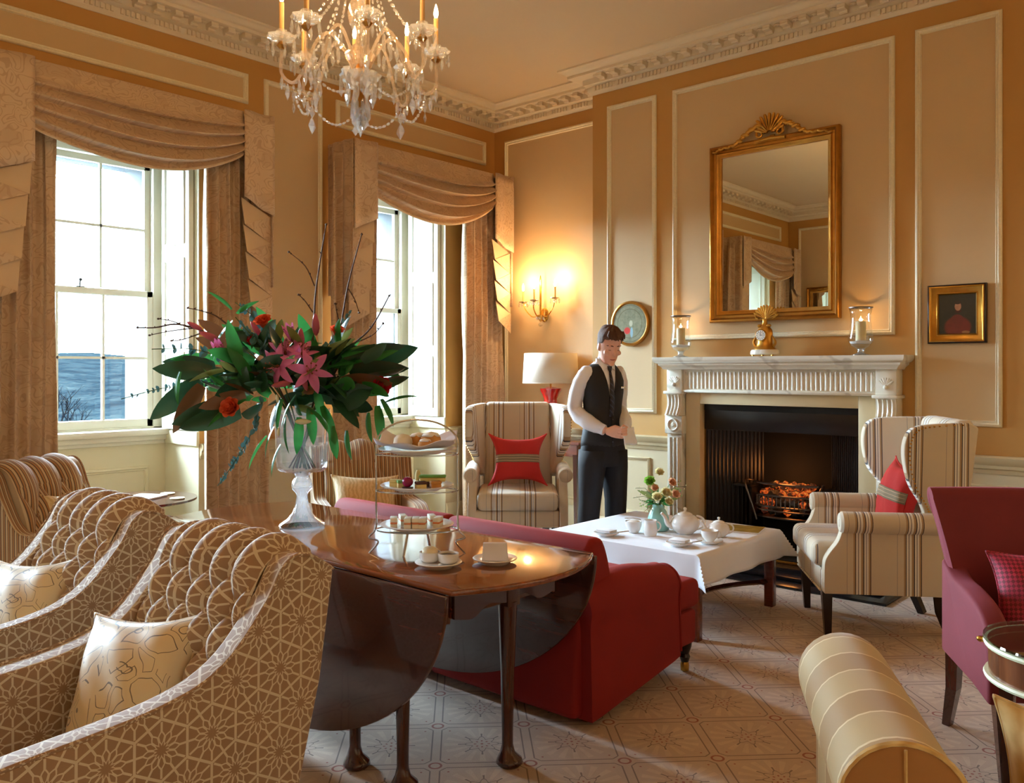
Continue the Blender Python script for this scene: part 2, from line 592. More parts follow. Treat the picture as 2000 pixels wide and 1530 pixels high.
def _checked_velvet():
    t = NT('checked_velvet')
    x, y, z = t.sep(t.uv())
    a = t.math('SINE', t.math('MULTIPLY', t.math('ADD', x, y), 190.0))
    b = t.math('SINE', t.math('MULTIPLY', t.math('SUBTRACT', x, y), 190.0))
    f = t.math('GREATER_THAN', t.math('MULTIPLY', a, b), 0.0)
    f = t.math('MULTIPLY', f, t.noise(t.uv(), 9, 2))
    c = t.mix(f, S(112, 6, 26), S(214, 46, 84))
    MATS['checked_velvet'] = t.done(c, 0.6, 0.0, None, Sheen_Weight=0.5, Sheen_Tint=S(240, 140, 160))
_checked_velvet()

def _wingstripe():
    t = NT('wing_stripe')
    x, y, z = t.sep(t.uv())
    f = t.math('FRACT', t.math('ADD', t.math('DIVIDE', x, 0.255), 40.36))
    cream = S(214, 200, 176)[:3]; tan = S(176, 146, 110)[:3]; dk = S(60, 56, 62)[:3]; wh = S(236, 232, 222)[:3]; gr = S(140, 136, 134)[:3]
    st = [(0, cream), (0.40, cream), (0.415, gr), (0.425, cream), (0.55, tan), (0.585, dk), (0.60, wh), (0.64, gr), (0.66, wh), (0.70, tan), (0.745, dk), (0.765, wh),
          (0.80, gr), (0.815, wh), (0.85, tan), (0.885, dk), (0.90, cream)]
    c = t.ramp(f, st, 'CONSTANT')
    n = t.noise(t.uv(), 500, 2)
    MATS['wing_stripe'] = t.done(c, 0.85, 0.0, t.bump(n, 0.1, 0.002), Sheen_Weight=0.15)
_wingstripe()

def _pinstripe():
    t = NT('pinstripe')
    x, y, z = t.sep(t.uv())
    f = t.math('FRACT', t.math('ADD', t.math('DIVIDE', x, 0.026), 100.0))
    c = t.ramp(f, [(0, S(196, 172, 136)[:3]), (0.34, S(196, 172, 136)[:3]), (0.42, S(88, 64, 48)[:3]), (0.52, S(88, 64, 48)[:3]), (0.6, S(168, 122, 76)[:3]), (0.84, S(168, 122, 76)[:3]), (0.92, S(88, 64, 48)[:3])])
    MATS['pinstripe'] = t.done(c, 0.8, 0.0, None, Sheen_Weight=0.3)
_pinstripe()

def _lattice():
    """strapwork rosettes on a hexagonal repeat, pale lines on brown"""
    t = NT('lattice_fabric')
    x, y, z = t.sep(t.uv())
    rep = 0.128
    m = t.math
    px = m('DIVIDE', x, rep); py = m('DIVIDE', y, rep*math.sqrt(3))
    ax = m('SUBTRACT', m('FRACT', m('ADD', px, 40.0)), 0.5); ay = m('MULTIPLY', m('SUBTRACT', m('FRACT', m('ADD', py, 40.0)), 0.5), math.sqrt(3))
    bx = m('SUBTRACT', m('FRACT', m('ADD', px, 40.5)), 0.5); by = m('MULTIPLY', m('SUBTRACT', m('FRACT', m('ADD', py, 40.5)), 0.5), math.sqrt(3))
    la = m('ADD', m('MULTIPLY', ax, ax), m('MULTIPLY', ay, ay)); lb = m('ADD', m('MULTIPLY', bx, bx), m('MULTIPLY', by, by))
    sel = m('LESS_THAN', la, lb)
    def pick(p, q): return m('ADD', m('MULTIPLY', p, sel), m('MULTIPLY', q, m('SUBTRACT', 1.0, sel)))
    vx = pick(ax, bx); vy = pick(ay, by)
    rho = m('MULTIPLY', m('SQRT', m('MINIMUM', la, lb)), 2.0)
    th = m('ARCTAN2', vy, vx)
    ph = m('MULTIPLY', m('ABSOLUTE', m('SUBTRACT', m('FRACT', m('ADD', m('MULTIPLY', th, 12/(2*PI)), 20.5)), 0.5)), 2.0)
    inv = m('SUBTRACT', 1.0, ph)
    def ring(r0, k): return m('ABSOLUTE', m('SUBTRACT', rho, m('ADD', r0, m('MULTIPLY', ph, k))))
    def gate(v, lo, hi): return m('ADD', m('MULTIPLY', m('LESS_THAN', rho, lo), 9.0), m('MULTIPLY', m('GREATER_THAN', rho, hi), 9.0))
    d = m('MINIMUM', ring(0.20, 0.16), ring(0.70, -0.20))
    d = m('MINIMUM', d, m('ADD', m('MULTIPLY', m('MULTIPLY', inv, rho), 0.26), gate(rho, 0.34, 0.52)))
    d = m('MINIMUM', d, m('ADD', m('MULTIPLY', m('MULTIPLY', ph, rho), 0.26), gate(rho, 0.68, 1.05)))
    hx = m('ABSOLUTE', vx); hy = m('ABSOLUTE', vy)
    hexd = m('MULTIPLY', m('MAXIMUM', hx, m('ADD', m('MULTIPLY', hx, 0.5), m('MULTIPLY', hy, 0.8660254))), 2.0)
    d = m('MINIMUM', d, m('ABSOLUTE', m('SUBTRACT', hexd, 0.99)))
    line = m('LESS_THAN', d, 0.042)
    n = t.noise(t.uv(), 6, 3)
    base = t.mix(n, S(146, 116, 88), S(164, 132, 102))
    c = t.mix(line, base, S(212, 198, 174))
    MATS['lattice_fabric'] = t.done(c, 0.75, 0.0, t.bump(m('SUBTRACT', 1.0, line), -0.25, 0.002), Sheen_Weight=0.35, Sheen_Tint=S(225, 225, 235))
_lattice()

def _swirl():
    t = NT('swirl_fabric')
    v = t.uv()
    n = t.noise(v, 7, 2)
    n2 = t.n('TexNoise', {'Vector': v, 'Scale': 9.0, 'Detail': 1.0}).outputs[1]
    vv = t.n('Mix', data_type='VECTOR')
    mp = t.n('VectorMath', {0: n2, 1: (0.09, 0.09, 0.0)}, operation='MULTIPLY').outputs[0]
    mp = t.n('VectorMath', {0: v, 1: mp}, operation='ADD').outputs[0]
    vo = t.n('TexVoronoi', {'Vector': mp, 'Scale': 13.0}, feature='DISTANCE_TO_EDGE').outputs[0]
    l1 = t.math('LESS_THAN', t.math('ABSOLUTE', t.math('SUBTRACT', vo, 0.10)), 0.012)
    dis = t.n('TexVoronoi', {'Vector': mp, 'Scale': 13.0}, feature='F1').outputs[0]
    l2 = t.math('LESS_THAN', t.math('ABSOLUTE', t.math('SUBTRACT', dis, 0.22)), 0.02)
    l = t.math('MULTIPLY', t.math('MAXIMUM', l1, l2), t.math('GREATER_THAN', n, 0.42))
    base = t.mix(t.noise(v, 3, 2), S(206, 178, 132), S(226, 206, 168))
    c = t.mix(l, base, S(112, 96, 80))
    MATS['swirl_fabric'] = t.done(c, 0.42, 0.0, t.bump(t.noise(v, 400, 2), 0.08, 0.002), Sheen_Weight=0.4)
_swirl()

def _silk(name, a, b, sc=6):
    t = NT(name)
    v = t.uv()
    wv = t.n('TexWave', {'Vector': v, 'Scale': sc, 'Distortion': 6.0, 'Detail': 3.0, 'Detail Scale': 2.0}).outputs[1]
    c = t.mix(wv, a, b)
    MATS[name] = t.done(c, 0.45, 0.0, t.bump(wv, 0.1, 0.003), Sheen_Weight=0.3)
_silk('gold_silk', S(196, 156, 86), S(222, 190, 124))
_silk('diamond_silk', S(200, 170, 116), S(224, 200, 152), 12)

def _bands():
    """broad alternating bands with pale edge lines, along u"""
    t = NT('band_fabric')
    x, y, z = t.sep(t.uv())
    f = t.math('FRACT', t.math('ADD', t.math('DIVIDE', x, 0.262), 20.1))
    a = S(190, 164, 112)[:3]; b = S(172, 138, 84)[:3]; e = S(226, 208, 166)[:3]
    c = t.ramp(f, [(0, a), (0.47, a), (0.48, e), (0.51, b), (0.96, b), (0.965, e), (0.995, a)], 'CONSTANT')
    n = t.noise(t.uv(), 400, 2)
    MATS['band_fabric'] = t.done(c, 0.6, 0.0, t.bump(n, 0.1, 0.002), Sheen_Weight=0.3)
_bands()
plain('band_plain', S(166, 116, 62), 0.7, var=0.06, bump=0.1, bscale=300)

def _damask():
    t = NT('damask')
    v = t.uv()
    n2 = t.n('TexNoise', {'Vector': v, 'Scale': 5.0, 'Detail': 2.0}).outputs[1]
    mp = t.n('VectorMath', {0: n2, 1: (0.22, 0.22, 0.0)}, operation='MULTIPLY').outputs[0]
    mp = t.n('VectorMath', {0: v, 1: mp}, operation='ADD').outputs[0]
    nz = t.noise(mp, 9.0, 1.0)
    l = t.math('LESS_THAN', t.math('ABSOLUTE', t.math('SUBTRACT', t.math('FRACT', t.math('MULTIPLY', nz, 9.0)), 0.5)), 0.13)
    nb = t.noise(v, 4.5, 2.0)
    f = t.math('MAXIMUM', t.math('MULTIPLY', l, 0.85), t.math('MULTIPLY', t.math('GREATER_THAN', nb, 0.56), 0.45))
    c = t.mix(t.math('MULTIPLY', f, 0.7), S(202, 174, 140), S(170, 138, 106))
    MATS['damask'] = t.done(c, 0.55, 0.0, t.bump(f, 0.12, 0.003), Sheen_Weight=0.3, Sheen_Tint=S(235, 220, 225))
_damask()

def _carpet():
    t = NT('carpet')
    x, y, z = t.sep(t.geo())
    r2 = math.sqrt(0.5)
    pit = 0.3495
    p = t.math('DIVIDE', t.math('MULTIPLY', t.math('ADD', x, y), r2), pit)
    q = t.math('DIVIDE', t.math('MULTIPLY', t.math('SUBTRACT', y, x), r2), pit)
    p = t.math('ADD', p, 0.281 + 50.5)
    q = t.math('ADD', q, -8.993 + 50.5)
    a = t.math('ABSOLUTE', t.math('SUBTRACT', t.math('FRACT', p), 0.5))
    b = t.math('ABSOLUTE', t.math('SUBTRACT', t.math('FRACT', q), 0.5))
    def near(v, c, w): return t.math('LESS_THAN', t.math('ABSOLUTE', t.math('SUBTRACT', v, c)), w)
    def gt(v, c): return t.math('GREATER_THAN', v, c)
    def both(*k):
        r = k[0]
        for m in k[1:]: r = t.math('MULTIPLY', r, m)
        return r
    def any_(*k):
        r = k[0]
        for m in k[1:]: r = t.math('MAXIMUM', r, m)
        return r
    lines = any_(both(near(a, 0.05, 0.008), gt(b, 0.115)), both(near(b, 0.05, 0.008), gt(a, 0.115)),
                 both(near(t.math('ADD', a, b), 0.167, 0.010), gt(a, 0.05), gt(b, 0.05)))
    rn = t.math('SQRT', t.math('ADD', t.math('MULTIPLY', a, a), t.math('MULTIPLY', b, b)))
    ring = near(rn, 0.062, 0.012)
    ca = t.math('SUBTRACT', 0.5, a); cb = t.math('SUBTRACT', 0.5, b)
    rc = t.math('SQRT', t.math('ADD', t.math('MULTIPLY', ca, ca), t.math('MULTIPLY', cb, cb)))
    th = t.math('ARCTAN2', cb, ca)
    c8 = t.math('COSINE', t.math('MULTIPLY', th, 8.0))
    s8 = t.math('COSINE', t.math('MULTIPLY', th, 16.0))
    star = near(t.math('SUBTRACT', rc, t.math('MULTIPLY', c8, 0.035)), 0.15, 0.008)
    tips = both(near(rc, 0.225, 0.04), gt(c8, 0.94))
    dots = any_(both(near(rc, 0.075, 0.014), gt(c8, 0.55)), t.math('LESS_THAN', rc, 0.016),
                t.math('LESS_THAN', t.math('SQRT', t.math('ADD', t.math('MULTIPLY', t.math('SUBTRACT', a, 0.14), t.math('SUBTRACT', a, 0.14)), t.math('MULTIPLY', t.math('SUBTRACT', b, 0.14), t.math('SUBTRACT', b, 0.14)))), 0.012))
    plume = both(near(rc, 0.30, 0.12), gt(s8, 0.2))
    ns = t.noise(t.geo(), 14, 3, 0.6)
    fine = t.noise(t.geo(), 240, 2)
    base = t.mix(ns, S(186, 164, 146), S(206, 186, 168))
    base = t.mix(t.math('MULTIPLY', plume, t.math('MULTIPLY', ns, 0.75)), base, S(224, 206, 182))
    c = t.mix(t.math('MULTIPLY', any_(lines, star, tips), 0.75), base, S(96, 82, 80))
    c = t.mix(t.math('MULTIPLY', any_(ring, dots), 0.8), c, S(140, 48, 46))
    c = t.mix(t.math('MULTIPLY', fine, 0.18), c, S(150, 128, 112))
    MATS['carpet'] = t.done(c, 0.95, 0.0, t.bump(fine, 0.3, 0.004), Sheen_Weight=0.12)
_carpet()

def _hill():
    t = NT('hillside')
    v = t.geo()
    n = t.noise(v, 0.05, 6, 0.65)
    n2 = t.noise(v, 0.35, 6, 0.8)
    c = t.ramp(t.math('ADD', t.math('MULTIPLY', n, 0.4), t.math('MULTIPLY', n2, 0.6)), [(0.42, (0.0008, 0.0016, 0.0024)), (0.49, (0.0019, 0.0034, 0.0044)), (0.57, (0.004, 0.006, 0.0066)), (0.64, (0.008, 0.0098, 0.0096))])  # blue cast of distance haze is put into the colour
    MATS['hillside'] = t.done(c, 1.0, 0.0, None, Specular_IOR_Level=0.0)
_hill()

def _portrait():
    t = NT('portrait_canvas')
    x, y, z = t.sep(t.obj())          # local x across, z up
    def blob(cx, cz, rx, rz):
        dx = t.math('DIVIDE', t.math('SUBTRACT', x, cx), rx)
        dz = t.math('DIVIDE', t.math('SUBTRACT', z, cz), rz)
        return t.math('SQRT', t.math('ADD', t.math('MULTIPLY', dx, dx), t.math('MULTIPLY', dz, dz)))
    n = t.noise(t.obj(), 30, 4)
    c = t.mix(n, S(20, 24, 20), S(44, 44, 34))
    def lay(c, d, col):
        return t.mix(t.ramp(d, [(0.82, (1, 1, 1)), (1.02, (0, 0, 0))]), c, col)
    c = lay(c, blob(0.002, -0.085, 0.085, 0.075), t.mix(n, S(88, 24, 20), S(124, 38, 28)))
    c = lay(c, blob(0.0, -0.035, 0.04, 0.035), S(100, 30, 24))
    c = lay(c, blob(0.006, 0.018, 0.020, 0.014), S(60, 20, 16))
    c = lay(c, blob(0.004, 0.048, 0.021, 0.030), t.mix(n, S(140, 90, 62), S(188, 134, 98)))
    c = lay(c, blob(0.002, 0.074, 0.022, 0.013), S(46, 32, 24))
    c = lay(c, blob(0.05, -0.118, 0.026, 0.010), S(150, 104, 66))
    MATS['portrait_canvas'] = t.done(c, 0.35)
_portrait()

def _plate():
    t = NT('painted_plate')
    x, y, z = t.sep(t.obj())
    r = t.math('SQRT', t.math('ADD', t.math('MULTIPLY', x, x), t.math('MULTIPLY', z, z)))
    n = t.noise(t.obj(), 26, 5, 0.7)
    c = t.mix(n, S(84, 92, 70), S(176, 176, 148))
    band = t.ramp(r, [(0.0, (0, 0, 0)), (0.118, (0, 0, 0)), (0.12, (1, 1, 1)), (0.126, (0, 0, 0)), (0.15, (0, 0, 0)), (0.155, (1, 1, 1)), (0.16, (0, 0, 0))])
    c = t.mix(t.math('MULTIPLY', band, 0.8), c, S(92, 76, 44))
    def spot(c, cx, cz, rx, rz, col):
        dx = t.math('DIVIDE', t.math('SUBTRACT', x, cx), rx); dz = t.math('DIVIDE', t.math('SUBTRACT', z, cz), rz)
        d = t.math('SQRT', t.math('ADD', t.math('MULTIPLY', dx, dx), t.math('MULTIPLY', dz, dz)))
        return t.mix(t.ramp(d, [(0.7, (1, 1, 1)), (1.05, (0, 0, 0))]), c, col)
    c = spot(c, -0.025, -0.06, 0.036, 0.034, S(206, 70, 66))
    c = spot(c, 0.02, -0.075, 0.016, 0.05, S(150, 186, 200))
    c = spot(c, 0.012, 0.0, 0.02, 0.03, S(196, 196, 170))
    MATS['painted_plate'] = t.done(c, 0.25)
_plate()

def _face():
    t = NT('clock_face')
    x, y, z = t.sep(t.obj())
    r = t.math('SQRT', t.math('ADD', t.math('MULTIPLY', x, x), t.math('MULTIPLY', z, z)))
    th = t.math('ARCTAN2', x, z)
    tick = t.math('MULTIPLY', t.math('GREATER_THAN', t.math('COSINE', t.math('MULTIPLY', th, 12.0)), 0.75),
                  t.math('LESS_THAN', t.math('ABSOLUTE', t.math('SUBTRACT', r, 0.027)), 0.006))
    c = t.mix(tick, S(240, 238, 230), S(30, 26, 24))
    MATS['clock_face'] = t.done(c, 0.15)
_face()

def _tie():
    t = NT('tie_silk')
    x, y, z = t.sep(t.obj())
    f = t.math('FRACT', t.math('MULTIPLY', t.math('ADD', x, z), 26.0))
    c = t.mix(t.math('GREATER_THAN', f, 0.72), S(24, 26, 40), S(58, 64, 88))
    MATS['tie_silk'] = t.done(c, 0.45)
_tie()

def translucent(name, f):
    """thin leaves and petals let the window light through"""
    t = MATS[name].node_tree
    b = next(n for n in t.nodes if n.type == 'BSDF_PRINCIPLED'); o = next(n for n in t.nodes if n.type == 'OUTPUT_MATERIAL')
    tr = t.nodes.new('ShaderNodeBsdfTranslucent'); mx = t.nodes.new('ShaderNodeMixShader'); mx.inputs[0].default_value = f
    t.links.new(b.inputs['Base Color'].links[0].from_socket, tr.inputs[0])
    t.links.new(b.outputs[0], mx.inputs[1]); t.links.new(tr.outputs[0], mx.inputs[2]); t.links.new(mx.outputs[0], o.inputs[0])
for _n in ('leaf_green', 'leaf_olive', 'lily_pink', 'lily_bud', 'rose_orange', 'rose_peach', 'rose_cream', 'bloom_green', 'rose_red'):
    translucent(_n, 0.4)
for _n in ('leaf_dark', 'leaf_euca', 'leaf_brown'):
    translucent(_n, 0.15)
# ================================================================== the room shell
def struct(o, label):
    return tag(o, label, None, None, 'structure')

floor = struct(MB().bb(-6.44, XR+0.3, YK-0.3, 6.9, -0.12, 0.0).build('floor', 'carpet', smooth=0), 'patterned beige fitted carpet covering the whole floor')
struct(MB().bb(-6.9, XR+0.3, YK-0.3, 6.9, ZC, ZC+0.15).build('ceiling', 'ceiling_paint', smooth=0), 'plain warm cream plaster ceiling above the chandelier')

# ---- window wall with three tall recesses
RH = 3.12                     # recess head
RW = 0.62                     # half width of recess
m = MB()
ys = sorted(WIN)
edges = [YK-0.3] + [e for y in ys for e in (y-RW, y+RW)] + [6.9]
for k in range(0, len(edges), 2):
    m.bb(-6.42, XW, edges[k], edges[k+1], 0, ZC)
for y in ys:
    m.bb(-6.42, XW, y-RW, y+RW, RH, ZC)
wall_window = struct(m.build('wall_left', 'stile_paint', smooth=0), 'ochre panelled wall holding the tall sash windows')
# outer stone leaf
m = MB()
for k in range(0, len(edges), 2):
    a = edges[k] + (0.11 if k else 0); b = edges[k+1] - (0.11 if k < len(edges)-2 else 0)
    m.bb(-6.86, -6.52, edges[k]-0.0+(-0.11 if k else 0), edges[k+1]+(0.11 if k < len(edges)-2 else 0), -1, ZC+0.1)
for y in ys:
    m.bb(-6.86, -6.52, y-0.51, y+0.51, 3.02, ZC+0.1)
    m.bb(-6.86, -6.52, y-0.51, y+0.51, -1, 0.98)
outer = m.build('outer_wall', 'stone', wall_window, smooth=0)

# ---- fireplace wall: recesses, chimney breast with fire opening
OX0, OX1, OZ = -3.37, -2.15, 1.18
m = MB()
m.bb(-6.42, BX0, YN, 6.95, 0, ZC)
m.bb(BX1, XR+0.3, YN, 6.95, 0, ZC)
m.bb(BX0, OX0, YB, 6.95, 0, ZC)
m.bb(OX1, BX1, YB, 6.95, 0, ZC)
m.bb(OX0, OX1, YB, 6.95, OZ, ZC)
m.bb(OX0, OX1, 6.62, 6.95, 0, OZ)
wall_fire = struct(m.build('wall_fireplace', 'stile_paint', smooth=0), 'ochre panelled wall with chimney breast and mirror')
wall_back = struct(MB().bb(-6.42, XR+0.3, YK-0.3, YK, 0, ZC).build('wall_back', 'stile_paint', smooth=0), 'ochre panelled wall seen only in the mirror')
wall_right = struct(MB().bb(XR, XR+0.3, YK, YN, 0, ZC).build('wall_right', 'stile_paint', smooth=0), 'ochre panelled wall beyond the right of the picture')

# ---- panel fields and mouldings
MPROF = [(0, 0), (0.0, 0.012), (0.008, 0.022), (0.018, 0.026), (0.026, 0.014), (0.034, 0.018), (0.040, 0.004), (0.040, 0.0)]
plain('moulding_paint', S(238, 228, 200), 0.5, var=0.12, scale=70, bump=0.5, bscale=90)
def panel(wall, axis, plane, sgn, a0, a1, z0, z1, field='field_paint', mould='moulding_paint', sc=1.0):
    """axis 'x': wall runs along X at Y=plane; 'y': along Y at X=plane; sgn: direction into the room"""
    if axis == 'x':
        mp = lambda a, z, h: (a, plane + sgn*h, z)
    else:
        mp = lambda a, z, h: (plane + sgn*h, a, z)
    g = MB()
    g.add([mp(a0+0.02, z0+0.02, 0.003), mp(a1-0.02, z0+0.02, 0.003), mp(a1-0.02, z1-0.02, 0.003), mp(a0+0.02, z1-0.02, 0.003),
           mp(a0+0.02, z0+0.02, -0.01), mp(a1-0.02, z0+0.02, -0.01), mp(a1-0.02, z1-0.02, -0.01), mp(a0+0.02, z1-0.02, -0.01)],
          [(0,1,2,3),(7,6,5,4),(0,4,5,1),(1,5,6,2),(2,6,7,3),(3,7,4,0)])
    g.build('panel', field, wall, smooth=0)
    MB().frame(a0, a1, z0, z1, [(o*sc, h*sc) for o, h in MPROF], mp).build('panel_moulding', mould, wall, smooth=60)

for a0, a1, z0 in ((-4.29, -3.80, 1.085), (-3.645, -1.92, 1.685), (-1.79, -1.275, 1.085)):
    panel(wall_fire, 'x', YB, -1, a0, a1, z0, 3.71)
panel(wall_fire, 'x', YN, -1, -5.74, -4.60, 1.085, 3.72)
panel(wall_fire, 'x', YN, -1, -0.96, XR-0.16, 1.085, 3.72)
for y, e0, e1 in ((2.55, 1.54, 3.565), (5.05, 4.39, 6.215), (0.05, -0.96, 1.065)):
    panel(wall_window, 'y', XW, 1, e0, e1, 3.485, 3.715)
for e0, e1 in ((3.705, 4.25), (1.205, 1.40)):
    panel(wall_window, 'y', XW, 1, e0, e1, 1.085, 3.715)
for k in range(4):
    panel(wall_back, 'x', YK, 1, -5.72+k*1.84, -5.72+k*1.84+1.66, 1.085, 3.715)
    panel(wall_right, 'y', XR, -1, YK+0.16+k*1.86, YK+0.16+k*1.86+1.70, 1.085, 3.715)
# dado panels (below the chair rail)
for a0, a1 in ((-4.29, -3.86), (-1.66, -1.25)):
    panel(wall_fire, 'x', YB, -1, a0, a1, 0.24, 0.72, 'dado_paint', 'dado_paint', 0.7)
panel(wall_fire, 'x', YN, -1, -5.74, -4.58, 0.24, 0.72, 'dado_paint', 'dado_paint', 0.7)
panel(wall_window, 'y', XW, 1, 3.32, 4.28, 0.24, 0.72, 'dado_paint', 'dado_paint', 0.7)

# dado boarding, chair rail and skirting as straight runs
def run(name, mat, prof, axis, plane, sgn, a0, a1, label):
    poly = [(plane + sgn*o, z) for o, z in prof]
    g = MB()
    if axis == 'x':
        g.prism(poly, 'x', a0, a1)
    else:
        n = len(poly)
        v = [(p[0], a0, p[1]) for p in poly] + [(p[0], a1, p[1]) for p in poly]
        f = [(i, (i+1) % n, n+(i+1) % n, n+i) for i in range(n)] + [tuple(range(n))[::-1], tuple(range(n, 2*n))]
        g.add(v, f)
    return struct(g.build(name, mat, smooth=40), label)
plain('rail_paint', S(196, 176, 136), 0.5, var=0.05)
RAIL = [(0, 0.79), (0.012, 0.79), (0.016, 0.815), (0.03, 0.825), (0.03, 0.845), (0.05, 0.865), (0.055, 0.895), (0.04, 0.905), (0, 0.905)]
BASE = [(0, 0), (0.03, 0), (0.03, 0.14), (0.022, 0.155), (0.015, 0.18), (0, 0.18)]
BOARD = [(0, 0.0), (0.002, 0.0), (0.002, 0.80), (0, 0.80)]
RUNS = [('x', YB, -1, BX0-0.05, -3.66, 'left of the fireplace'), ('x', YB, -1, -1.86, BX1+0.05, 'right of the fireplace'),
        ('x', YN, -1, XW, BX0, 'behind the shaded lamp'), ('x', YN, -1, BX1, XR, 'in the far right recess'),
        ('y', BX0, -1, YB-0.05, YN, 'on the side of the chimney breast'), ('y', BX1, 1, YB-0.05, YN, 'on the right side of the chimney breast'),
        ('y', XW, 1, YK, WIN[2]-RW, 'in the near window corner'), ('y', XW, 1, WIN[2]+RW, WIN[0]-RW, 'before the large left window'),
        ('y', XW, 1, WIN[0]+RW, WIN[1]-RW, 'between the two windows'), ('y', XW, 1, WIN[1]+RW, YN, 'between the far window and the corner'),
        ('x', YK, 1, XW, XR, 'on the wall behind the camera'), ('y', XR, -1, YK, YN, 'on the right hand wall')]
for i, (ax, pl, sg, a0, a1, wh) in enumerate(RUNS):
    run('trim_%d' % (i+2), 'rail_paint', RAIL, ax, pl, sg, a0, a1, 'moulded cream chair rail ' + wh)
    run('baseboard_%d' % (i+1), 'dado_paint', BASE, ax, pl, sg, a0, a1, 'moulded cream skirting board ' + wh)
    bo = run('dado_board', 'dado_paint', BOARD, ax, pl, sg, a0, a1, 'x')
    for k in list(bo.keys()): del bo[k]
    bo.parent = wall_fire if ax == 'x' and sg < 0 else wall_window if pl == XW else wall_back if pl == YK else wall_right if pl == XR else wall_fire

# ---- cornice: swept profile around the room plus modillions and dentils
PER = [(XW, YK), (XR, YK), (XR, YN), (BX1, YN), (BX1, YB), (BX0, YB), (BX0, YN), (XW, YN)]
def offset_loop(path, o):
    n = len(path); out = []
    for i in range(n):
        p0 = Vector(path[i-1]); p1 = Vector(path[i]); p2 = Vector(path[(i+1) % n])
        d1 = (p1-p0).normalized(); d2 = (p2-p1).normalized()
        n1 = Vector((-d1.y, d1.x)); n2 = Vector((-d2.y, d2.x))
        out.append((p1.x+o*(n1.x+n2.x), p1.y+o*(n1.y+n2.y)))
    return out
CPROF = [(0, 3.838), (0.012, 3.838), (0.018, 3.850), (0.026, 3.856), (0.030, 3.862), (0.030, 3.904), (0.048, 3.912), (0.056, 3.920), (0.062, 3.922), (0.062, 3.968),
         (0.150, 3.972), (0.158, 3.978), (0.158, 4.000), (0.172, 4.004), (0.180, 4.012), (0.196, 4.026), (0.205, 4.034), (0.222, 4.036), (0.222, 4.052)]
g = MB()
rings = [[(x, y, z) for x, y in offset_loop(PER, o)] for o, z in CPROF]
g.rings(rings, False, False)
cornice = struct(g.build('trim_1', 'plaster', smooth=40), 'carved cream plaster cornice running round the ceiling')
# modillion blocks with small scrolls between, dentil row below
mod = MB()
mod.bb(-0.028, 0.028, 0.06, 0.145, 3.936, 3.970)
mod.tube([(-0.028, 0.085, 3.934), (0.028, 0.085, 3.934)], 0.016, 8)
mod.tube([(-0.028, 0.138, 3.945), (0.028, 0.138, 3.945)], 0.011, 8)
ros = MB().lathe([(0.0, 0.0), (0.02, 0.0), (0.024, 0.006), (0.016, 0.012), (0.008, 0.010), (0.004, 0.016)], 10)
ros.v = [(p[0], 0.10+p[1], 3.970-p[2]) for p in ros.v]
den = MB()
cornice_mod = None
vis = [(7, XW), (4, None), (5, None), (6, None)]
den_all = MB()
for i in range(len(PER)):
    p0 = Vector(PER[i]); p1 = Vector(PER[(i+1) % len(PER)])
    d = (p1-p0); L = d.length; d.normalize(); nrm = Vector((-d.y, d.x))
    ang = math.atan2(d.y, d.x)
    cnt = max(1, int(round((L-0.2)/0.135)))
    seen = i in (5, 6, 7, 4)
    if seen:
        for k in range(cnt):
            s_ = 0.1 + (L-0.2)*(k+0.5)/cnt
            p = p0 + d*s_
            if cornice_mod is None:
                cornice_mod = mod.build('modillion', 'plaster', cornice)
                cornice_ros = ros.build('rosette', 'plaster', cornice)
                om, orr = cornice_mod, cornice_ros
            else:
                om = inst(cornice_mod, cornice); orr = inst(cornice_ros, cornice)
            om.location = (p.x, p.y, 0); om.rotation_euler = (0, 0, ang)
            q = p + d*(0.5*(L-0.2)/cnt)
            orr.location = (q.x, q.y, 0); orr.rotation_euler = (0, 0, ang)
        nd = int(L/0.034)
        for k in range(nd):
            if k % 7 == 6: continue
            c = p0 + d*((k+0.5)*L/nd) + nrm*0.036
            den_all.taper((c.x, c.y, 3.866), (0.018 if abs(d.x) > 0.5 else 0.018, 0.018), (c.x, c.y, 3.902), (0.018, 0.018))
tag(den_all.build('dentil_row', 'plaster', cornice, smooth=0), kind='stuff')

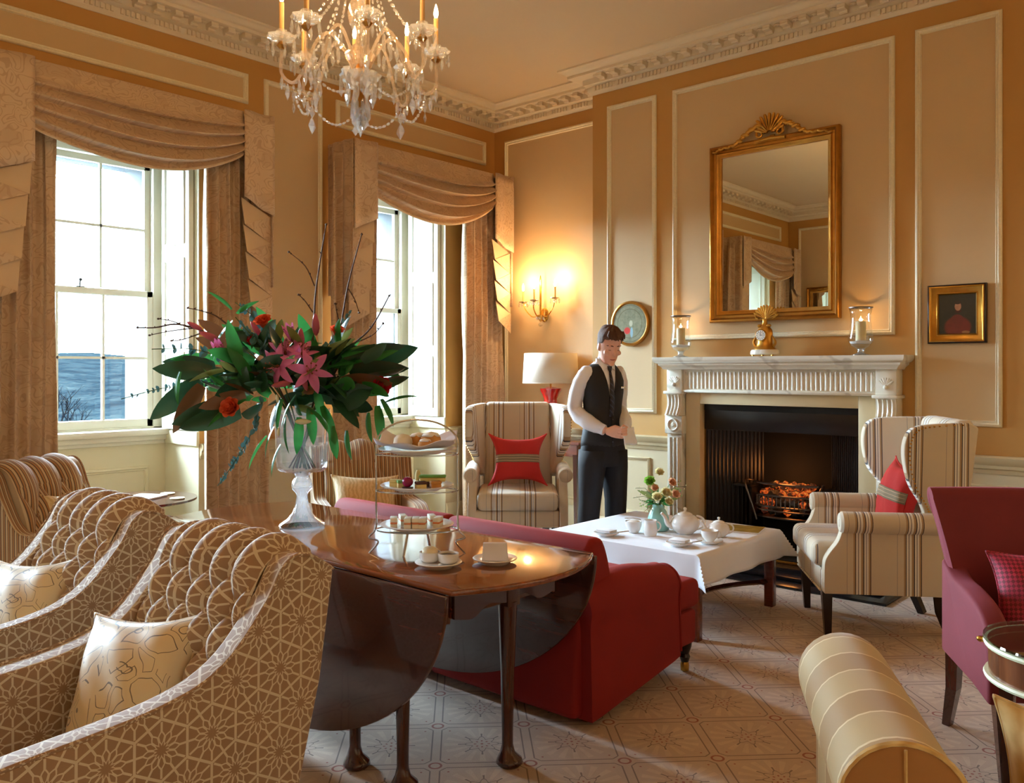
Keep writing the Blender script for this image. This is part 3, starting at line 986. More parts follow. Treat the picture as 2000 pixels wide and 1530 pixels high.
# ---- windows: frame, sashes with panes, shutters, sill, apron
XS = -6.44                      # sash plane (inner face)
WLAB = ['tall sash window with curtains behind the flower vase', 'tall sash window in the far corner behind the cake stand', 'tall sash window near the camera, seen only in the mirror']
for wi, yc in enumerate(WIN):
    hw = 0.56
    m = MB()                     # box frame
    m.bb(XS-0.10, XS+0.02, yc-RW, yc-hw+0.03, 1.0, 3.06); m.bb(XS-0.10, XS+0.02, yc+hw-0.03, yc+RW, 1.0, 3.06)
    m.bb(XS-0.10, XS+0.02, yc-RW, yc+RW, 3.02, 3.12)
    m.bb(XS-0.14, XS+0.02, yc-RW, yc+RW, 0.96, 1.015)
    win = struct(m.build('window_%d' % (wi+1), 'white_paint', smooth=0, bevel=0.004), WLAB[wi])
    # sashes: upper outside, lower inside
    for nm, x0, za, zb in (('upper_sash', XS-0.075, 2.0, 3.02), ('lower_sash', XS-0.03, 1.015, 2.045)):
        s_ = MB(); y0, y1 = yc-hw+0.03, yc+hw-0.03
        s_.bb(x0, x0+0.04, y0, y0+0.045, za, zb); s_.bb(x0, x0+0.04, y1-0.045, y1, za, zb)
        s_.bb(x0, x0+0.04, y0, y1, za, za+(0.05 if za > 1.5 else 0.06)); s_.bb(x0, x0+0.04, y0, y1, zb-0.045, zb)
        sash = s_.build(nm, 'white_paint', win, smooth=0, bevel=0.003)
        gy0, gy1, gz0, gz1 = y0+0.045, y1-0.045, za+0.055, zb-0.045
        pw = (gy1-gy0)/3; ph = (gz1-gz0)/2
        for k in (1, 2):
            MB().bb(x0+0.006, x0+0.034, gy0+k*pw-0.009, gy0+k*pw+0.009, gz0, gz1).build('glazing_bar', 'white_paint', sash, smooth=0)
        MB().bb(x0+0.006, x0+0.034, gy0, gy1, gz0+ph-0.009, gz0+ph+0.009).build('glazing_bar', 'white_paint', sash, smooth=0)
        for a in range(3):
            for b in range(2):
                MB().bb(x0+0.018, x0+0.022, gy0+a*pw+0.008, gy0+(a+1)*pw-0.008, gz0+b*ph+0.008, gz0+(b+1)*ph-0.008).build('pane', 'window_glass', sash, smooth=0)
        if nm == 'lower_sash':
            k = MB().bb(XS-0.025, XS+0.005, yc-0.03, yc+0.03, 2.046, 2.052)
            k.tube([(XS-0.01, yc, 2.05), (XS-0.01, yc, 2.075), (XS-0.01, yc+0.005, 2.095)], 0.006, 6); k.ball((XS-0.01, yc+0.005, 2.1), 0.013, 6, 8)
            k.build('sash_catch', 'iron', sash)
    # sill and apron inside the recess
    sl = MB().bb(XS, -6.30, yc-RW, yc+RW, 0.955, 1.0); sl.bb(XS, -6.335, yc-RW, yc+RW, 0.915, 0.955); sl.bb(XS, -6.365, yc-RW, yc+RW, 0.885, 0.915)
    sl.build('sill', 'white_paint', win, bevel=0.008)
    MB().bb(XS, -6.40, yc-RW, yc+RW, 0.0, 0.9).build('apron', 'cream_paint', win, smooth=0)
    MB().frame(yc-0.48, yc+0.48, 0.18, 0.72, [(o*0.9, h*0.8) for o, h in MPROF], lambda a, z, h: (-6.40+h, a, z)).build('apron_moulding', 'cream_paint', win, smooth=60)
    MB().bb(-6.42, XW, yc-RW, yc+RW, RH-0.008, RH).build('soffit', 'white_paint', win, smooth=0)
    # reveals with panelled shutters
    for sg in (-1, 1):
        ye = yc+sg*RW
        MB().bb(-6.42, XW, min(ye, ye-sg*0.006), max(ye, ye-sg*0.006), 0.0, RH).build('reveal_lining', 'cream_paint', win, smooth=0)
        g = MB().bb(-6.40, XW+0.012, min(ye-sg*0.008, ye-sg*0.03), max(ye-sg*0.008, ye-sg*0.03), 0.885, 0.995)
        g.build('reveal_rail', 'cream_paint', win, bevel=0.01)
        sh = MB()
        ya, yb = ye-sg*0.012, ye-sg*0.05
        sh.bb(-6.37, -5.95, min(ya, yb), max(ya, yb), 1.0, 3.06)
        shutter = sh.build('shutter', 'white_paint', win, smooth=0, bevel=0.004)
        for z0, z1 in ((1.08, 1.58), (1.68, 2.28), (2.38, 2.98)):
            MB().frame(-6.31, -6.01, z0, z1, [(0, 0), (0, 0.010), (0.012, 0.014), (0.022, 0.002), (0.05, 0.004), (0.07, 0.012), (0.15, 0.012)], lambda a, z, h, yb=yb, sg=sg: (a, yb-sg*h, z)).build('shutter_panel', 'white_paint', shutter, smooth=40)
        MB().bb(-6.165, -6.155, min(yb, yb-sg*0.003), max(yb, yb-sg*0.003), 1.0, 3.06).build('shutter_joint', 'cream_paint', shutter, smooth=0)

# ---- the valley outside
def terrain():
    g = MB()
    xs = [-9, -14, -22, -35, -55, -85, -130, -190, -260, -340, -430, -540, -700, -1000]
    nY = 60
    P = []
    rnd = random.Random(3)
    for i, x in enumerate(xs):
        row = []
        for j in range(nY):
            y = -x*1.6*(j/(nY-1)*2-1)*1.0 + 0 + (30 if False else 0)
            d = -x
            z = -3.0 - 0.09*min(d, 120)
            z += 6.0*math.sin(y*0.013+x*0.01) * min(1, d/150)
            if d > 120: z += (d-120)*0.033 + 3.0*math.sin(y*0.02+2)+2*math.sin(y*0.05+x)
            z += rnd.uniform(-0.5, 0.5)*min(1, d/60)
            row.append((x, y, z))
        P.append(row)
    g.grid(P)
    return g
tag(terrain().build('hillside', 'hillside', smooth=180), 'hazy blue wooded hillside across the valley outside', None, None, 'structure')

def winter_tree(x, y, h, label, seed):
    rnd = random.Random(seed)
    t = thing('bare_tree', label, 'tree', (x, y, 2.6-h), 0, 'bare trees outside the window')
    trunk = MB(); tw = MB()
    def br(p, d, L, r, lev):
        q = p + d*L
        (trunk if lev < 2 else tw).tube([p, (p+q)/2 + Vector((rnd.uniform(-1,1), rnd.uniform(-1,1), 0))*L*0.05, q], [r, r*0.85, r*0.65], 5 if lev < 2 else 3, False)
        if lev >= 5: return
        for k in range(3 if lev < 4 else 2):
            a = Vector((rnd.uniform(-1, 1), rnd.uniform(-1, 1), rnd.uniform(-0.1, 0.7)))
            nd = (d*0.9 + a*0.75).normalized()
            br(p + (q-p)*rnd.uniform(0.55, 1.0), nd, L*rnd.uniform(0.55, 0.75), r*0.55, lev+1)
    br(Vector((0, 0, -1.5)), Vector((0, 0, 1)), h*0.42, h*0.022, 0)
    trunk.build('trunk', 'tree_bark', t)
    tag(tw.build('twigs', 'tree_bark', t), kind='stuff')
    return t
for k, (x, y, h, lb) in enumerate([(-24, 9.2, 7.0, 'tall bare winter tree framed by the lower left window panes'), (-36, 19.0, 7.5, 'bare winter tree beside the window jamb, further off'),
                                  (-44, 17.0, 7.0, 'smaller bare tree low behind the window glass'), (-20, 10.6, 6.0, 'bare tree growing just right of the tallest tree outside'),
                                  (-26, 22.5, 7.5, 'bare tree seen through the far corner window')]):
    winter_tree(x, y, h, lb, 40+k)
# ================================================================== fireplace
FX = -2.75
fp = thing('fireplace_surround', 'carved white marble chimneypiece with fluted frieze', 'fireplace', (FX, YB, 0))
plain('dark_gap', S(120, 108, 86), 0.6)
# shelf (stepped moulding), with side breaks
def mould_U(hw, proud, prof, mat, name, parent):
    """U-shaped moulding round three sides: prof = [(out, z)]"""
    g = MB(); rings = []
    for o, z in prof:
        rings.append([(-hw-o, 0.0, z), (-hw-o, -proud-o, z), (hw+o, -proud-o, z), (hw+o, 0.0, z)])
    n = len(rings)
    v = [p for r in rings for p in r]; f = []
    for i in range(n-1):
        for j in range(3):
            f.append((i*4+j, i*4+j+1, (i+1)*4+j+1, (i+1)*4+j))
    f.append((0, 1, 2, 3)); f.append(((n-1)*4+3, (n-1)*4+2, (n-1)*4+1, (n-1)*4))
    g.add(v, f)
    return g.build(name, mat, parent, smooth=30)
mould_U(0.885, 0.155, [(0.0, 1.448), (0.008, 1.452), (0.012, 1.462), (0.02, 1.470), (0.034, 1.482), (0.036, 1.495), (0.05, 1.500), (0.062, 1.512), (0.068, 1.525), (0.068, 1.545)], 'marble', 'shelf', fp)
g = MB().bb(-0.74, 0.74, -0.10, 0, 1.275, 1.45)
frieze = g.build('frieze', 'marble', fp, smooth=0)
fl = MB(); q = [(0.0125*math.cos(a), 0.0125*math.sin(a)) for a in np.linspace(0, PI, 7)]
fl.rings([[(x, -0.10-0.55*y, z) for x, y in q] for z in (1.300, 1.430)])
fl0 = fl.build('flute', 'marble', frieze, smooth=60)
for k in range(42):
    x = -0.714 + k*1.428/41
    o = fl0 if k == 0 else inst(fl0, frieze)
    o.location = (x, 0, 0)
    gp = MB().bb(x+0.0135, x+0.0205, -0.1012, -0.099, 1.300, 1.432) if False else None
MB().bb(-0.745, 0.745, -0.118, 0, 1.268, 1.290).build('bead_moulding', 'marble', fp, bevel=0.006)
# marble slip round the opening
g = MB().bb(-0.735, -0.61, -0.075, 0, 0, 1.268); g.bb(0.61, 0.735, -0.075, 0, 0, 1.268); g.bb(-0.61, 0.61, -0.075, 0, 1.18, 1.268)
g.build('slip', 'slip_marble', fp, bevel=0.004)
for sg in (-1, 1):
    j = MB(); xc = sg*0.81
    j.bb(xc-0.066, xc+0.066, -0.12, 0, 0.0, 0.94)
    j.bb(xc-0.075, xc+0.075, -0.135, 0, 0.0, 0.12)
    jamb = j.build('jamb', 'marble', fp, bevel=0.004)
    for k in (-1, 0, 1):
        MB().tube([(xc+k*0.034, -0.124, 0.15), (xc+k*0.034, -0.124, 0.91)], 0.0105, 8).build('reed', 'marble', jamb)
    if sg < 0:
        for k in (0, 1):
            MB().tube([(xc-0.068, -0.08+k*0.045, 0.15), (xc-0.068, -0.08+k*0.045, 0.91)], 0.0105, 8).build('reed', 'marble', jamb)
    blk = MB().bb(xc-0.078, xc+0.078, -0.14, 0, 0.94, 1.085).build('roundel_block', 'marble', fp, bevel=0.006)
    rd = MB().lathe([(0.0, 0.014), (0.012, 0.014), (0.02, 0.004), (0.034, 0.004), (0.044, 0.012), (0.052, 0.004), (0.056, 0.0)], 20)
    rd.v = [(xc+p[0], -0.14-p[2], 1.012+p[1]) for p in rd.v]
    rd.build('roundel', 'marble', blk)
    # scrolled console above the roundel, fluted
    prof = bez2([(-0.165, 1.085), (-0.150, 1.11), (-0.125, 1.16), (-0.125, 1.22), (-0.140, 1.255)], 6)
    c = MB().prism(prof + [(0, 1.255), (0, 1.085)], 'x', xc-0.066, xc+0.066)
    con = c.build('console_bracket', 'marble', fp, smooth=50)
    for k in (-1.5, -0.5, 0.5, 1.5):
        MB().tube([(xc+k*0.030, y-0.001, z) for y, z in prof[1:-1]], 0.009, 6).build('reed', 'marble', con)
    MB().bb(xc-0.085, xc+0.085, -0.155, 0, 1.255, 1.278).build('cap', 'marble', fp, bevel=0.006)
    cb = MB().bb(xc-0.068, xc+0.068, -0.125, 0, 1.278, 1.45).build('corner_block', 'marble', fp, bevel=0.004)
    # carved leaf spray on the corner block
    for k in range(7):
        a = -0.9+k*0.3
        pet = MB().ball((0, 0, 0.03), (0.010, 0.008, 0.034), 6, 8)
        pet.xf(Matrix.Translation((xc, -0.127, 1.335)) @ Matrix.Rotation(a, 4, 'Y'))
        pet.build('carved_leaf', 'marble', cb)
    MB().ball((xc, -0.13, 1.33), 0.018, 6, 10).build('carved_boss', 'marble', cb)

# ---- iron register grate inside the opening
ins = thing('fire_insert', 'black iron register grate with curved reeded cheeks', 'grate', (FX, YB, 0))
MB().bb(-0.61, 0.61, 0.0, 0.03, 0.98, 1.18).build('smoke_hood', 'iron_panel', ins, bevel=0.004)
MB().bb(-0.61, 0.61, -0.004, 0.0, 1.13, 1.18).build('hood_lip', 'iron', ins, smooth=0)
for sg in (-1, 1):
    g = MB()
    n = 15
    P0, P1 = (sg*0.605, 0.02), (sg*0.27, 0.33)
    cheek = MB().add([(P0[0], P0[1], 0.03), (P1[0], P1[1], 0.03), (P1[0], P1[1], 0.98), (P0[0], P0[1], 0.98),
                      (P0[0]+sg*0.004, P0[1]+0.02, 0.03), (P1[0]+sg*0.004, P1[1]+0.02, 0.03), (P1[0]+sg*0.004, P1[1]+0.02, 0.98), (P0[0]+sg*0.004, P0[1]+0.02, 0.98)],
                     [(0,1,2,3),(7,6,5,4),(0,4,5,1),(1,5,6,2),(2,6,7,3),(3,7,4,0)]).build('cheek', 'iron_panel', ins, smooth=0)
    for k in range(n):
        t = (k+0.5)/n
        x = P0[0]+(P1[0]-P0[0])*t; y = P0[1]+(P1[1]-P0[1])*t
        MB().tube([(x, y-0.004, 0.04), (x, y-0.004, 0.97)], 0.0075, 6).build('reed', 'iron_panel', cheek)
MB().bb(-0.275, 0.275, 0.33, 0.36, 0.03, 0.98).build('fireback', 'soot', ins, smooth=0)
MB().bb(-0.61, 0.61, 0.0, 0.38, 0.02, 0.03).build('ash_floor', 'soot', ins, smooth=0)
# hob plates left and right of the basket
for sg in (-1, 1):
    MB().bb(min(sg*0.27, sg*0.42), max(sg*0.27, sg*0.42), 0.10, 0.33, 0.54, 0.56).build('hob_plate', 'iron', ins, bevel=0.003)
    MB().bb(min(sg*0.27, sg*0.29), max(sg*0.27, sg*0.29), 0.12, 0.33, 0.03, 0.54).build('hob_side', 'iron', ins, bevel=0.003)
# bowed basket of bars
def bow(z, r, hw, y0, depth, name, mat='steel_bar'):
    pts = [(hw*math.sin(a), y0 - depth*math.cos(a), z) for a in np.linspace(-PI/2, PI/2, 17)]
    return MB().tube(pts, r, 6).build(name, mat, ins)
bow(0.585, 0.010, 0.262, 0.16, 0.10, 'top_rail')
bow(0.500, 0.008, 0.255, 0.16, 0.12, 'basket_bar')
bow(0.415, 0.008, 0.245, 0.16, 0.115, 'basket_bar')
bow(0.385, 0.006, 0.240, 0.16, 0.11, 'basket_bar')
bow(0.330, 0.008, 0.220, 0.17, 0.10, 'basket_bar')
for k in range(17):
    a = -1.1 + 2.2*k/16
    x, y = 0.25*math.sin(a), 0.16-0.118*math.cos(a)
    MB().tube([(x, y, 0.415), (x, y, 0.498)], 0.0045, 5).build('basket_upright', 'steel_bar', ins)
MB().bb(-0.24, 0.24, 0.10, 0.33, 0.325, 0.335).build('basket_floor', 'iron', ins, smooth=0)
MB().tube(bez([(-0.262, 0.16, 0.585), (-0.30, 0.10, 0.60), (-0.29, 0.06, 0.56), (-0.25, 0.08, 0.42), (-0.22, 0.1, 0.3)], 6), 0.008, 6).build('side_scroll', 'steel_bar', ins)
MB().tube(bez([(0.262, 0.16, 0.585), (0.30, 0.10, 0.60), (0.29, 0.06, 0.56), (0.25, 0.08, 0.42), (0.22, 0.1, 0.3)], 6), 0.008, 6).build('side_scroll', 'steel_bar', ins)
# coals, each its own lump
def lump(seed, r):
    rn = random.Random(seed); g = MB().ball((0, 0, 0), r, 5, 7)
    g.v = [tuple(c*rn.uniform(0.75, 1.2) for c in p) for p in g.v]
    return g
rn = random.Random(5)
srcs = []
spots = []
for lay, (nx, ny, hw, z0) in enumerate(((7, 3, 0.19, 0.372), (7, 3, 0.195, 0.437), (6, 3, 0.19, 0.502), (5, 2, 0.14, 0.556))):
    for i in range(nx):
        for j in range(ny):
            x = -hw + 2*hw*i/(nx-1)
            y = 0.285 - j*0.068 if abs(x) < 0.15 else 0.285 - j*0.058
            spots.append((x+rn.uniform(-.004, .004), y, z0+rn.uniform(-.003, .003), lay))
for k, (x, y, z, lay) in enumerate(spots):
    if k < 5:
        o = lump(k, 0.031).build('coal', 'ember' if k < 3 else 'coal', smooth=30)
        srcs.append(o)
    else:
        o = inst(srcs[rn.choice((3, 4, 3, 4, 0) if lay < 2 else (0, 1, 2, 3))], None)
    o.location = (FX+x, YB+y, z); o.rotation_euler = (rn.uniform(0, 6), rn.uniform(0, 6), rn.uniform(0, 6))
    tag(o, 'glowing lump of coal heaped in the fire basket', 'coal', 'coals in the fire basket')
point_light('fire_glow', (FX, YB+0.13, 0.66), 3.0, (1.0, 0.35, 0.08), 0.08)

# fire irons leaning in the dark at the right of the opening
ft = thing('fire_tools', 'dark fire irons leaning at the right of the hearth', 'fire tools', (FX+0.47, YB+0.12, 0.03))
for k, (dx, h, end) in enumerate(((0.0, 0.80, 'knob'), (0.035, 0.78, 'knob'), (0.075, 0.74, 'knob'))):
    MB().tube([(dx, -0.02, 0.0), (dx+0.02, 0.05, h)], 0.006, 6).build('rod', 'steel_bar', ft)
    MB().ball((dx+0.02, 0.05, h+0.015), 0.016, 6, 8).build('knob', 'brass', ft)
bk = MB().lathe([(0.05, 0.0), (0.06, 0.1), (0.065, 0.28), (0.07, 0.30)], 14, c=(0.04, -0.03, 0)); bk.build('stand', 'iron', ft)

# ---- hearth slab in steps, brass edge
he = thing('hearth', 'stepped black polished slate hearth before the fire', 'hearth', (FX, 0, 0))
MB().bb(-0.98, 0.98, 5.42, 5.92, 0.001, 0.018).build('lower_slab', 'black_slate', he, bevel=0.003)
MB().bb(-0.90, 0.90, 5.56, 5.915, 0.018, 0.045).build('upper_slab', 'black_slate', he, bevel=0.004)
MB().bb(-0.605, 0.605, 5.92, 6.058, 0.001, 0.019).build('threshold_slab', 'black_slate', he, smooth=0)
MB().bb(-0.605, 0.605, 5.94, 5.965, 0.019, 0.062).build('brass_edge', 'brass', he, bevel=0.003)

# ================================================================== overmantel mirror
def crest(parent, mat, s=1.0):
    """shell with scrolls and leaf garlands; local x across, z up from the frame top"""
    for k in range(11):
        a = -1.25 + 2.5*k/10
        L = (0.15 if abs(a) < 0.9 else 0.12)*s
        g = MB().rings([[(w_*c, -0.012*s-0.010*s*sn, zz) for c, sn in ((math.cos(b), math.sin(b)) for b in np.linspace(0, 2*PI, 8, False))] for w_, zz in
                        ((0.004*s, 0.02*s), (0.008*s, L*0.5), (0.014*s, L*0.85), (0.010*s, L*0.97), (0.003*s, L))])
        g.xf(Matrix.Translation((0, -0.015*s, 0.05*s)) @ Matrix.Rotation(a, 4, 'Y'))
        g.build('shell_rib', mat, parent)
    for sg in (-1, 1):
        pts = []
        for t in np.linspace(0, 1, 26):
            a = t*2*PI*1.35; r = 0.040*(1-t*0.8)*s
            pts.append((sg*(0.075*s - r*math.cos(a)), -0.025*s, 0.055*s + r*math.sin(a)))
        MB().tube(pts, [0.012*s*(1-0.4*i/25) for i in range(26)], 7).build('scroll', mat, parent)
        # garland running down to the frame corner
        for k in range(15):
            t = k/14.0
            x = sg*(0.09 + 0.36*t)*s
            z = (0.11*(1-t)**1.6 - 0.035*t + 0.012*math.sin(t*9))*s
            sz = (0.030 - 0.014*t)*s
            g = MB().ball((0, 0, 0), (sz*1.25, 0.016*s, sz*0.62), 6, 8)
            g.xf(Matrix.Translation((x, -0.022*s, z+0.01*s)) @ Matrix.Rotation(sg*(0.5 if k % 2 else -0.15), 4, 'Y'))
            g.build('carved_leaf', mat, parent)
        for k in range(5):
            g = MB().ball((0, 0, 0), (0.020*s, 0.016*s, 0.015*s), 6, 8)
            g.xf(Matrix.Translation((sg*(0.075+0.035*k)*s, -0.02*s, (0.135-0.018*k)*s)) @ Matrix.Rotation(sg*0.6*k, 4, 'Y'))
            g.build('carved_leaf', mat, parent)
    g = MB().tube([(x*s, -0.02*s, (0.016-0.012*abs(x)/0.12)*s) for x in np.linspace(-0.12, 0.12, 9)], 0.014*s, 8)
    g.build('crest_base', mat, parent)

def gilt_mirror(name, label, cx, y, z0, z1, hw, parent_y_sign, width=0.088):
    t = thing(name, label, 'mirror', (cx, y, z0), 0 if parent_y_sign < 0 else PI)
    prof = [(0, 0), (0, 0.045), (0.008, 0.056), (0.018, 0.060), (0.026, 0.050), (0.034, 0.036), (0.052, 0.034), (0.060, 0.042), (0.068, 0.038), (0.078, 0.026), (width, 0.022), (width, 0.008)]
    MB().frame(-hw, hw, 0, z1-z0, prof, lambda a, z, h: (a, -h, z)).build('frame', 'old_gold', t, smooth=50)
    MB().bb(-hw+0.02, hw-0.02, -0.010, -0.002, 0.02, z1-z0-0.02).build('glass', 'mirror_glass', t, smooth=0)
    cr = MB().bb(-0.02, 0.02, -0.03, -0.012, z1-z0-0.05, z1-z0+0.02).build('crest', 'gilt', t, bevel=0.004)
    cr2 = cr
    piv = cr
    sub = []
    before = set(bpy.data.objects)
    crest(piv, 'gilt', 1.0)
    for o in set(bpy.data.objects)-before:
        o.location = (0, -0.045, z1-z0-0.028)
    return t
gilt_mirror('wall_mirror', 'tall gilt framed mirror with carved shell crest above the fireplace', -2.785, YB-0.004, 1.812, 3.172, 0.505, -1)
gilt_mirror('wall_mirror', 'gilt crested mirror on the far wall, seen only as a reflection', -4.95, YK+0.004, 1.45, 2.75, 0.62, 1)

# ================================================================== portrait, plate
t = thing('portrait_painting', 'small oil portrait of a figure in red, in a gilt frame', 'painting', (-1.532, YB-0.004, 1.808))
prof = [(0, 0), (0, 0.030), (0.006, 0.038), (0.016, 0.040), (0.024, 0.032), (0.034, 0.028), (0.050, 0.020), (0.056, 0.024), (0.064, 0.014), (0.064, 0.006)]
MB().frame(-0.173, 0.173, -0.19, 0.19, prof, lambda a, z, h: (a, -h, z)).build('frame', 'gilt', t, smooth=50)
MB().frame(-0.1735, 0.1735, -0.1905, 0.1905, [(0, 0), (0, 0.031), (0.005, 0.0385), (0.010, 0.0405), (0.010, 0.03)], lambda a, z, h: (a, -h, z)).build('frame_edge', 'dark_leg', t, smooth=50)
MB().bb(-0.112, 0.112, -0.010, -0.004, -0.129, 0.129).build('canvas', 'portrait_canvas', t, smooth=0)

t = thing('wall_plate', 'round painted plate in a gilt rim hung beside the fireplace', 'plate', (-4.045, YB-0.004, 1.835))
def lathe_y(prof, n=32):
    g = MB().lathe(prof, n); g.v = [(p[0], -p[2], p[1]) for p in g.v]; return g
lathe_y([(0.10, 0.004), (0.158, 0.016), (0.165, 0.028), (0.176, 0.034), (0.188, 0.030), (0.192, 0.014), (0.190, 0.0)], 36).build('rim', 'old_gold', t)
lathe_y([(0.0, 0.008), (0.10, 0.009), (0.12, 0.014), (0.155, 0.024), (0.164, 0.026)], 36).build('dish', 'painted_plate', t)

# ================================================================== mantel ornaments
MZ = 1.545
def hurricane(x, label):
    t = thing('hurricane_lamp', label, 'candle lamp', (x, YB-0.125, MZ), 0, 'hurricane candle lamps')
    out = [(0.062, 0.0), (0.058, 0.006), (0.03, 0.012), (0.024, 0.03), (0.032, 0.05), (0.06, 0.064), (0.078, 0.09), (0.082, 0.12), (0.074, 0.16), (0.066, 0.22), (0.066, 0.28), (0.076, 0.325)]
    MB().lathe(out, 28, cap1=False).build('glass_shade', 'thin_glass', t, smooth=180, solid=0.003)
    MB().lathe([(0.062, 0.001), (0.05, 0.010), (0.022, 0.016), (0.018, 0.032), (0.026, 0.050)], 20).build('glass_foot', 'cut_glass', t, smooth=180)
    MB().tube([(0.076*math.cos(a), 0.076*math.sin(a), 0.325) for a in np.linspace(0, 2*PI, 28, False)], 0.0045, 6, closed=True).build('metal_rim', 'steel_bar', t)
    MB().lathe([(0.0, 0.078), (0.066, 0.080), (0.073, 0.095), (0.0, 0.104)], 24).build('sand_bed', 'sugar', t)
    MB().lathe([(0.0, 0.100), (0.034, 0.100), (0.034, 0.225), (0.030, 0.232), (0.012, 0.226), (0.0, 0.226)], 20).build('candle', 'wax', t)
    MB().lathe([(0.0, 0.226), (0.0065, 0.234), (0.007, 0.244), (0.003, 0.258), (0.0005, 0.268)], 8).build('flame', 'flame', t)
    point_light('candle_light', (0, 0, 0.252), 1.6, (1.0, 0.55, 0.2), 0.012, t)
hurricane(-3.50, 'glass hurricane lamp with lit candle, left end of the mantel shelf')
hurricane(-2.105, 'glass hurricane lamp with lit candle, right end of the mantel shelf')

t = thing('mantel_clock', 'ornate gilt mantel clock crowned by a fan shell', 'clock', (-2.80, YB-0.12, MZ))
MB().lathe([(0.0, 0.014), (0.108, 0.014), (0.112, 0.022), (0.108, 0.042), (0.10, 0.050), (0.0, 0.050)], 28, sy=0.55).build('base', 'marble', t)
for a in (-0.075, 0.0, 0.075):
    MB().ball((a, -0.035, 0.008), (0.011, 0.011, 0.008), 5, 8).build('foot', 'brass', t)
MB().lathe([(0.08, 0.05), (0.082, 0.058), (0.066, 0.075), (0.058, 0.10), (0.056, 0.13), (0.062, 0.165), (0.056, 0.195), (0.04, 0.215), (0.022, 0.235), (0.016, 0.262), (0.02, 0.275)], 22, sy=0.6).build('body', 'gilt', t)
lathe_y([(0.0, 0.0), (0.044, 0.0), (0.044, 0.010), (0.038, 0.015)], 24).build('bezel', 'brass', t, loc=(-0.012, -0.032, 0.155))
lathe_y([(0.0, 0.016), (0.0375, 0.0155)], 24).build('dial', 'clock_face', t, loc=(-0.012, -0.032, 0.155))
hd = MB().bb(-0.0015, 0.0015, -0.0175, -0.0165, -0.004, 0.026); hd.bb(-0.004, 0.018, -0.0175, -0.0165, -0.0015, 0.0015)
hd.build('hands', 'iron', t, smooth=0, loc=(-0.012, -0.032, 0.155))
for sg in (-1, 1):
    pts = [(sg*(0.055+0.028*math.sin(a*1.0)), -0.005, 0.06+0.028*a) for a in np.linspace(0, 5.2, 18)]
    MB().tube(pts, [0.012-0.006*i/17 for i in range(18)], 7).build('scroll', 'gilt', t)
    MB().ball((sg*0.035, -0.01, 0.225), (0.02, 0.014, 0.014), 6, 8).build('leaf_spray', 'gilt', t)
for k in range(11):
    a = -1.2 + 2.4*k/10
    g = MB().rings([[(w_*c, 0.006*sn, zz) for c, sn in ((math.cos(b), math.sin(b)) for b in np.linspace(0, 2*PI, 8, False))] for w_, zz in ((0.003, 0.0), (0.006, 0.05), (0.0115, 0.088), (0.008, 0.100), (0.002, 0.104))])
    g.xf(Matrix.Translation((0.012, -0.012, 0.275)) @ Matrix.Rotation(a+0.1, 4, 'Y'))
    g.build('fan_rib', 'gilt', t)
for sg in (-1, 1):
    MB().tube([(0.012+sg*(0.05+0.03*math.cos(a)), -0.012, 0.30+0.022*math.sin(a)) for a in np.linspace(-1.5, 3.0, 14)], 0.007, 6).build('scroll', 'gilt', t)

# ================================================================== console table with the red lamp
ct = thing('console_table', 'reddish wood console table half hidden behind the wing chair', 'table', (-5.02, 6.14, 0))
MB().bb(-0.50, 0.50, -0.19, 0.185, 0.785, 0.812).build('table_top', 'red_wood', ct, bevel=0.006)
MB().bb(-0.46, 0.46, -0.165, 0.17, 0.68, 0.785).build('apron', 'red_wood', ct, bevel=0.004)
for sx in (-1, 1):
    for sy in (-1, 1):
        MB().taper((sx*0.44, sy*0.145, 0.0), (0.028, 0.028), (sx*0.44, sy*0.145, 0.70), (0.045, 0.045)).build('leg', 'mahogany_leg', ct)
lp = thing('table_lamp', 'red ceramic table lamp with a pale drum shade', 'lamp', (-4.93, 6.07, 0.812))
MB().lathe([(0.085, 0.0), (0.088, 0.02), (0.06, 0.035), (0.075, 0.06), (0.115, 0.13), (0.118, 0.19), (0.095, 0.26), (0.066, 0.31), (0.06, 0.37), (0.078, 0.41), (0.098, 0.445), (0.10, 0.465), (0.05, 0.475), (0.02, 0.48)], 32).build('base', 'red_glaze', lp, smooth=50)
MB().tube([(0, 0, 0.46), (0, 0, 0.76)], 0.008, 8).build('stem', 'brass', lp)
sh = MB().lathe([(0.255, 0.515), (0.240, 0.785)], 40, cap0=False, cap1=False)
sh.build('lamp_shade', 'shade_fabric', lp, smooth=60, solid=0.004)
MB().tube([(0.255*math.cos(a), 0.255*math.sin(a), 0.516) for a in np.linspace(0, 2*PI, 40, False)], 0.004, 5, closed=True).build('shade_rim', 'shade_fabric', lp)
for k in range(3):
    a = k*2*PI/3
    MB().tube([(0, 0, 0.76), (0.238*math.cos(a), 0.238*math.sin(a), 0.775)], 0.002, 4).build('shade_spider', 'brass', lp)

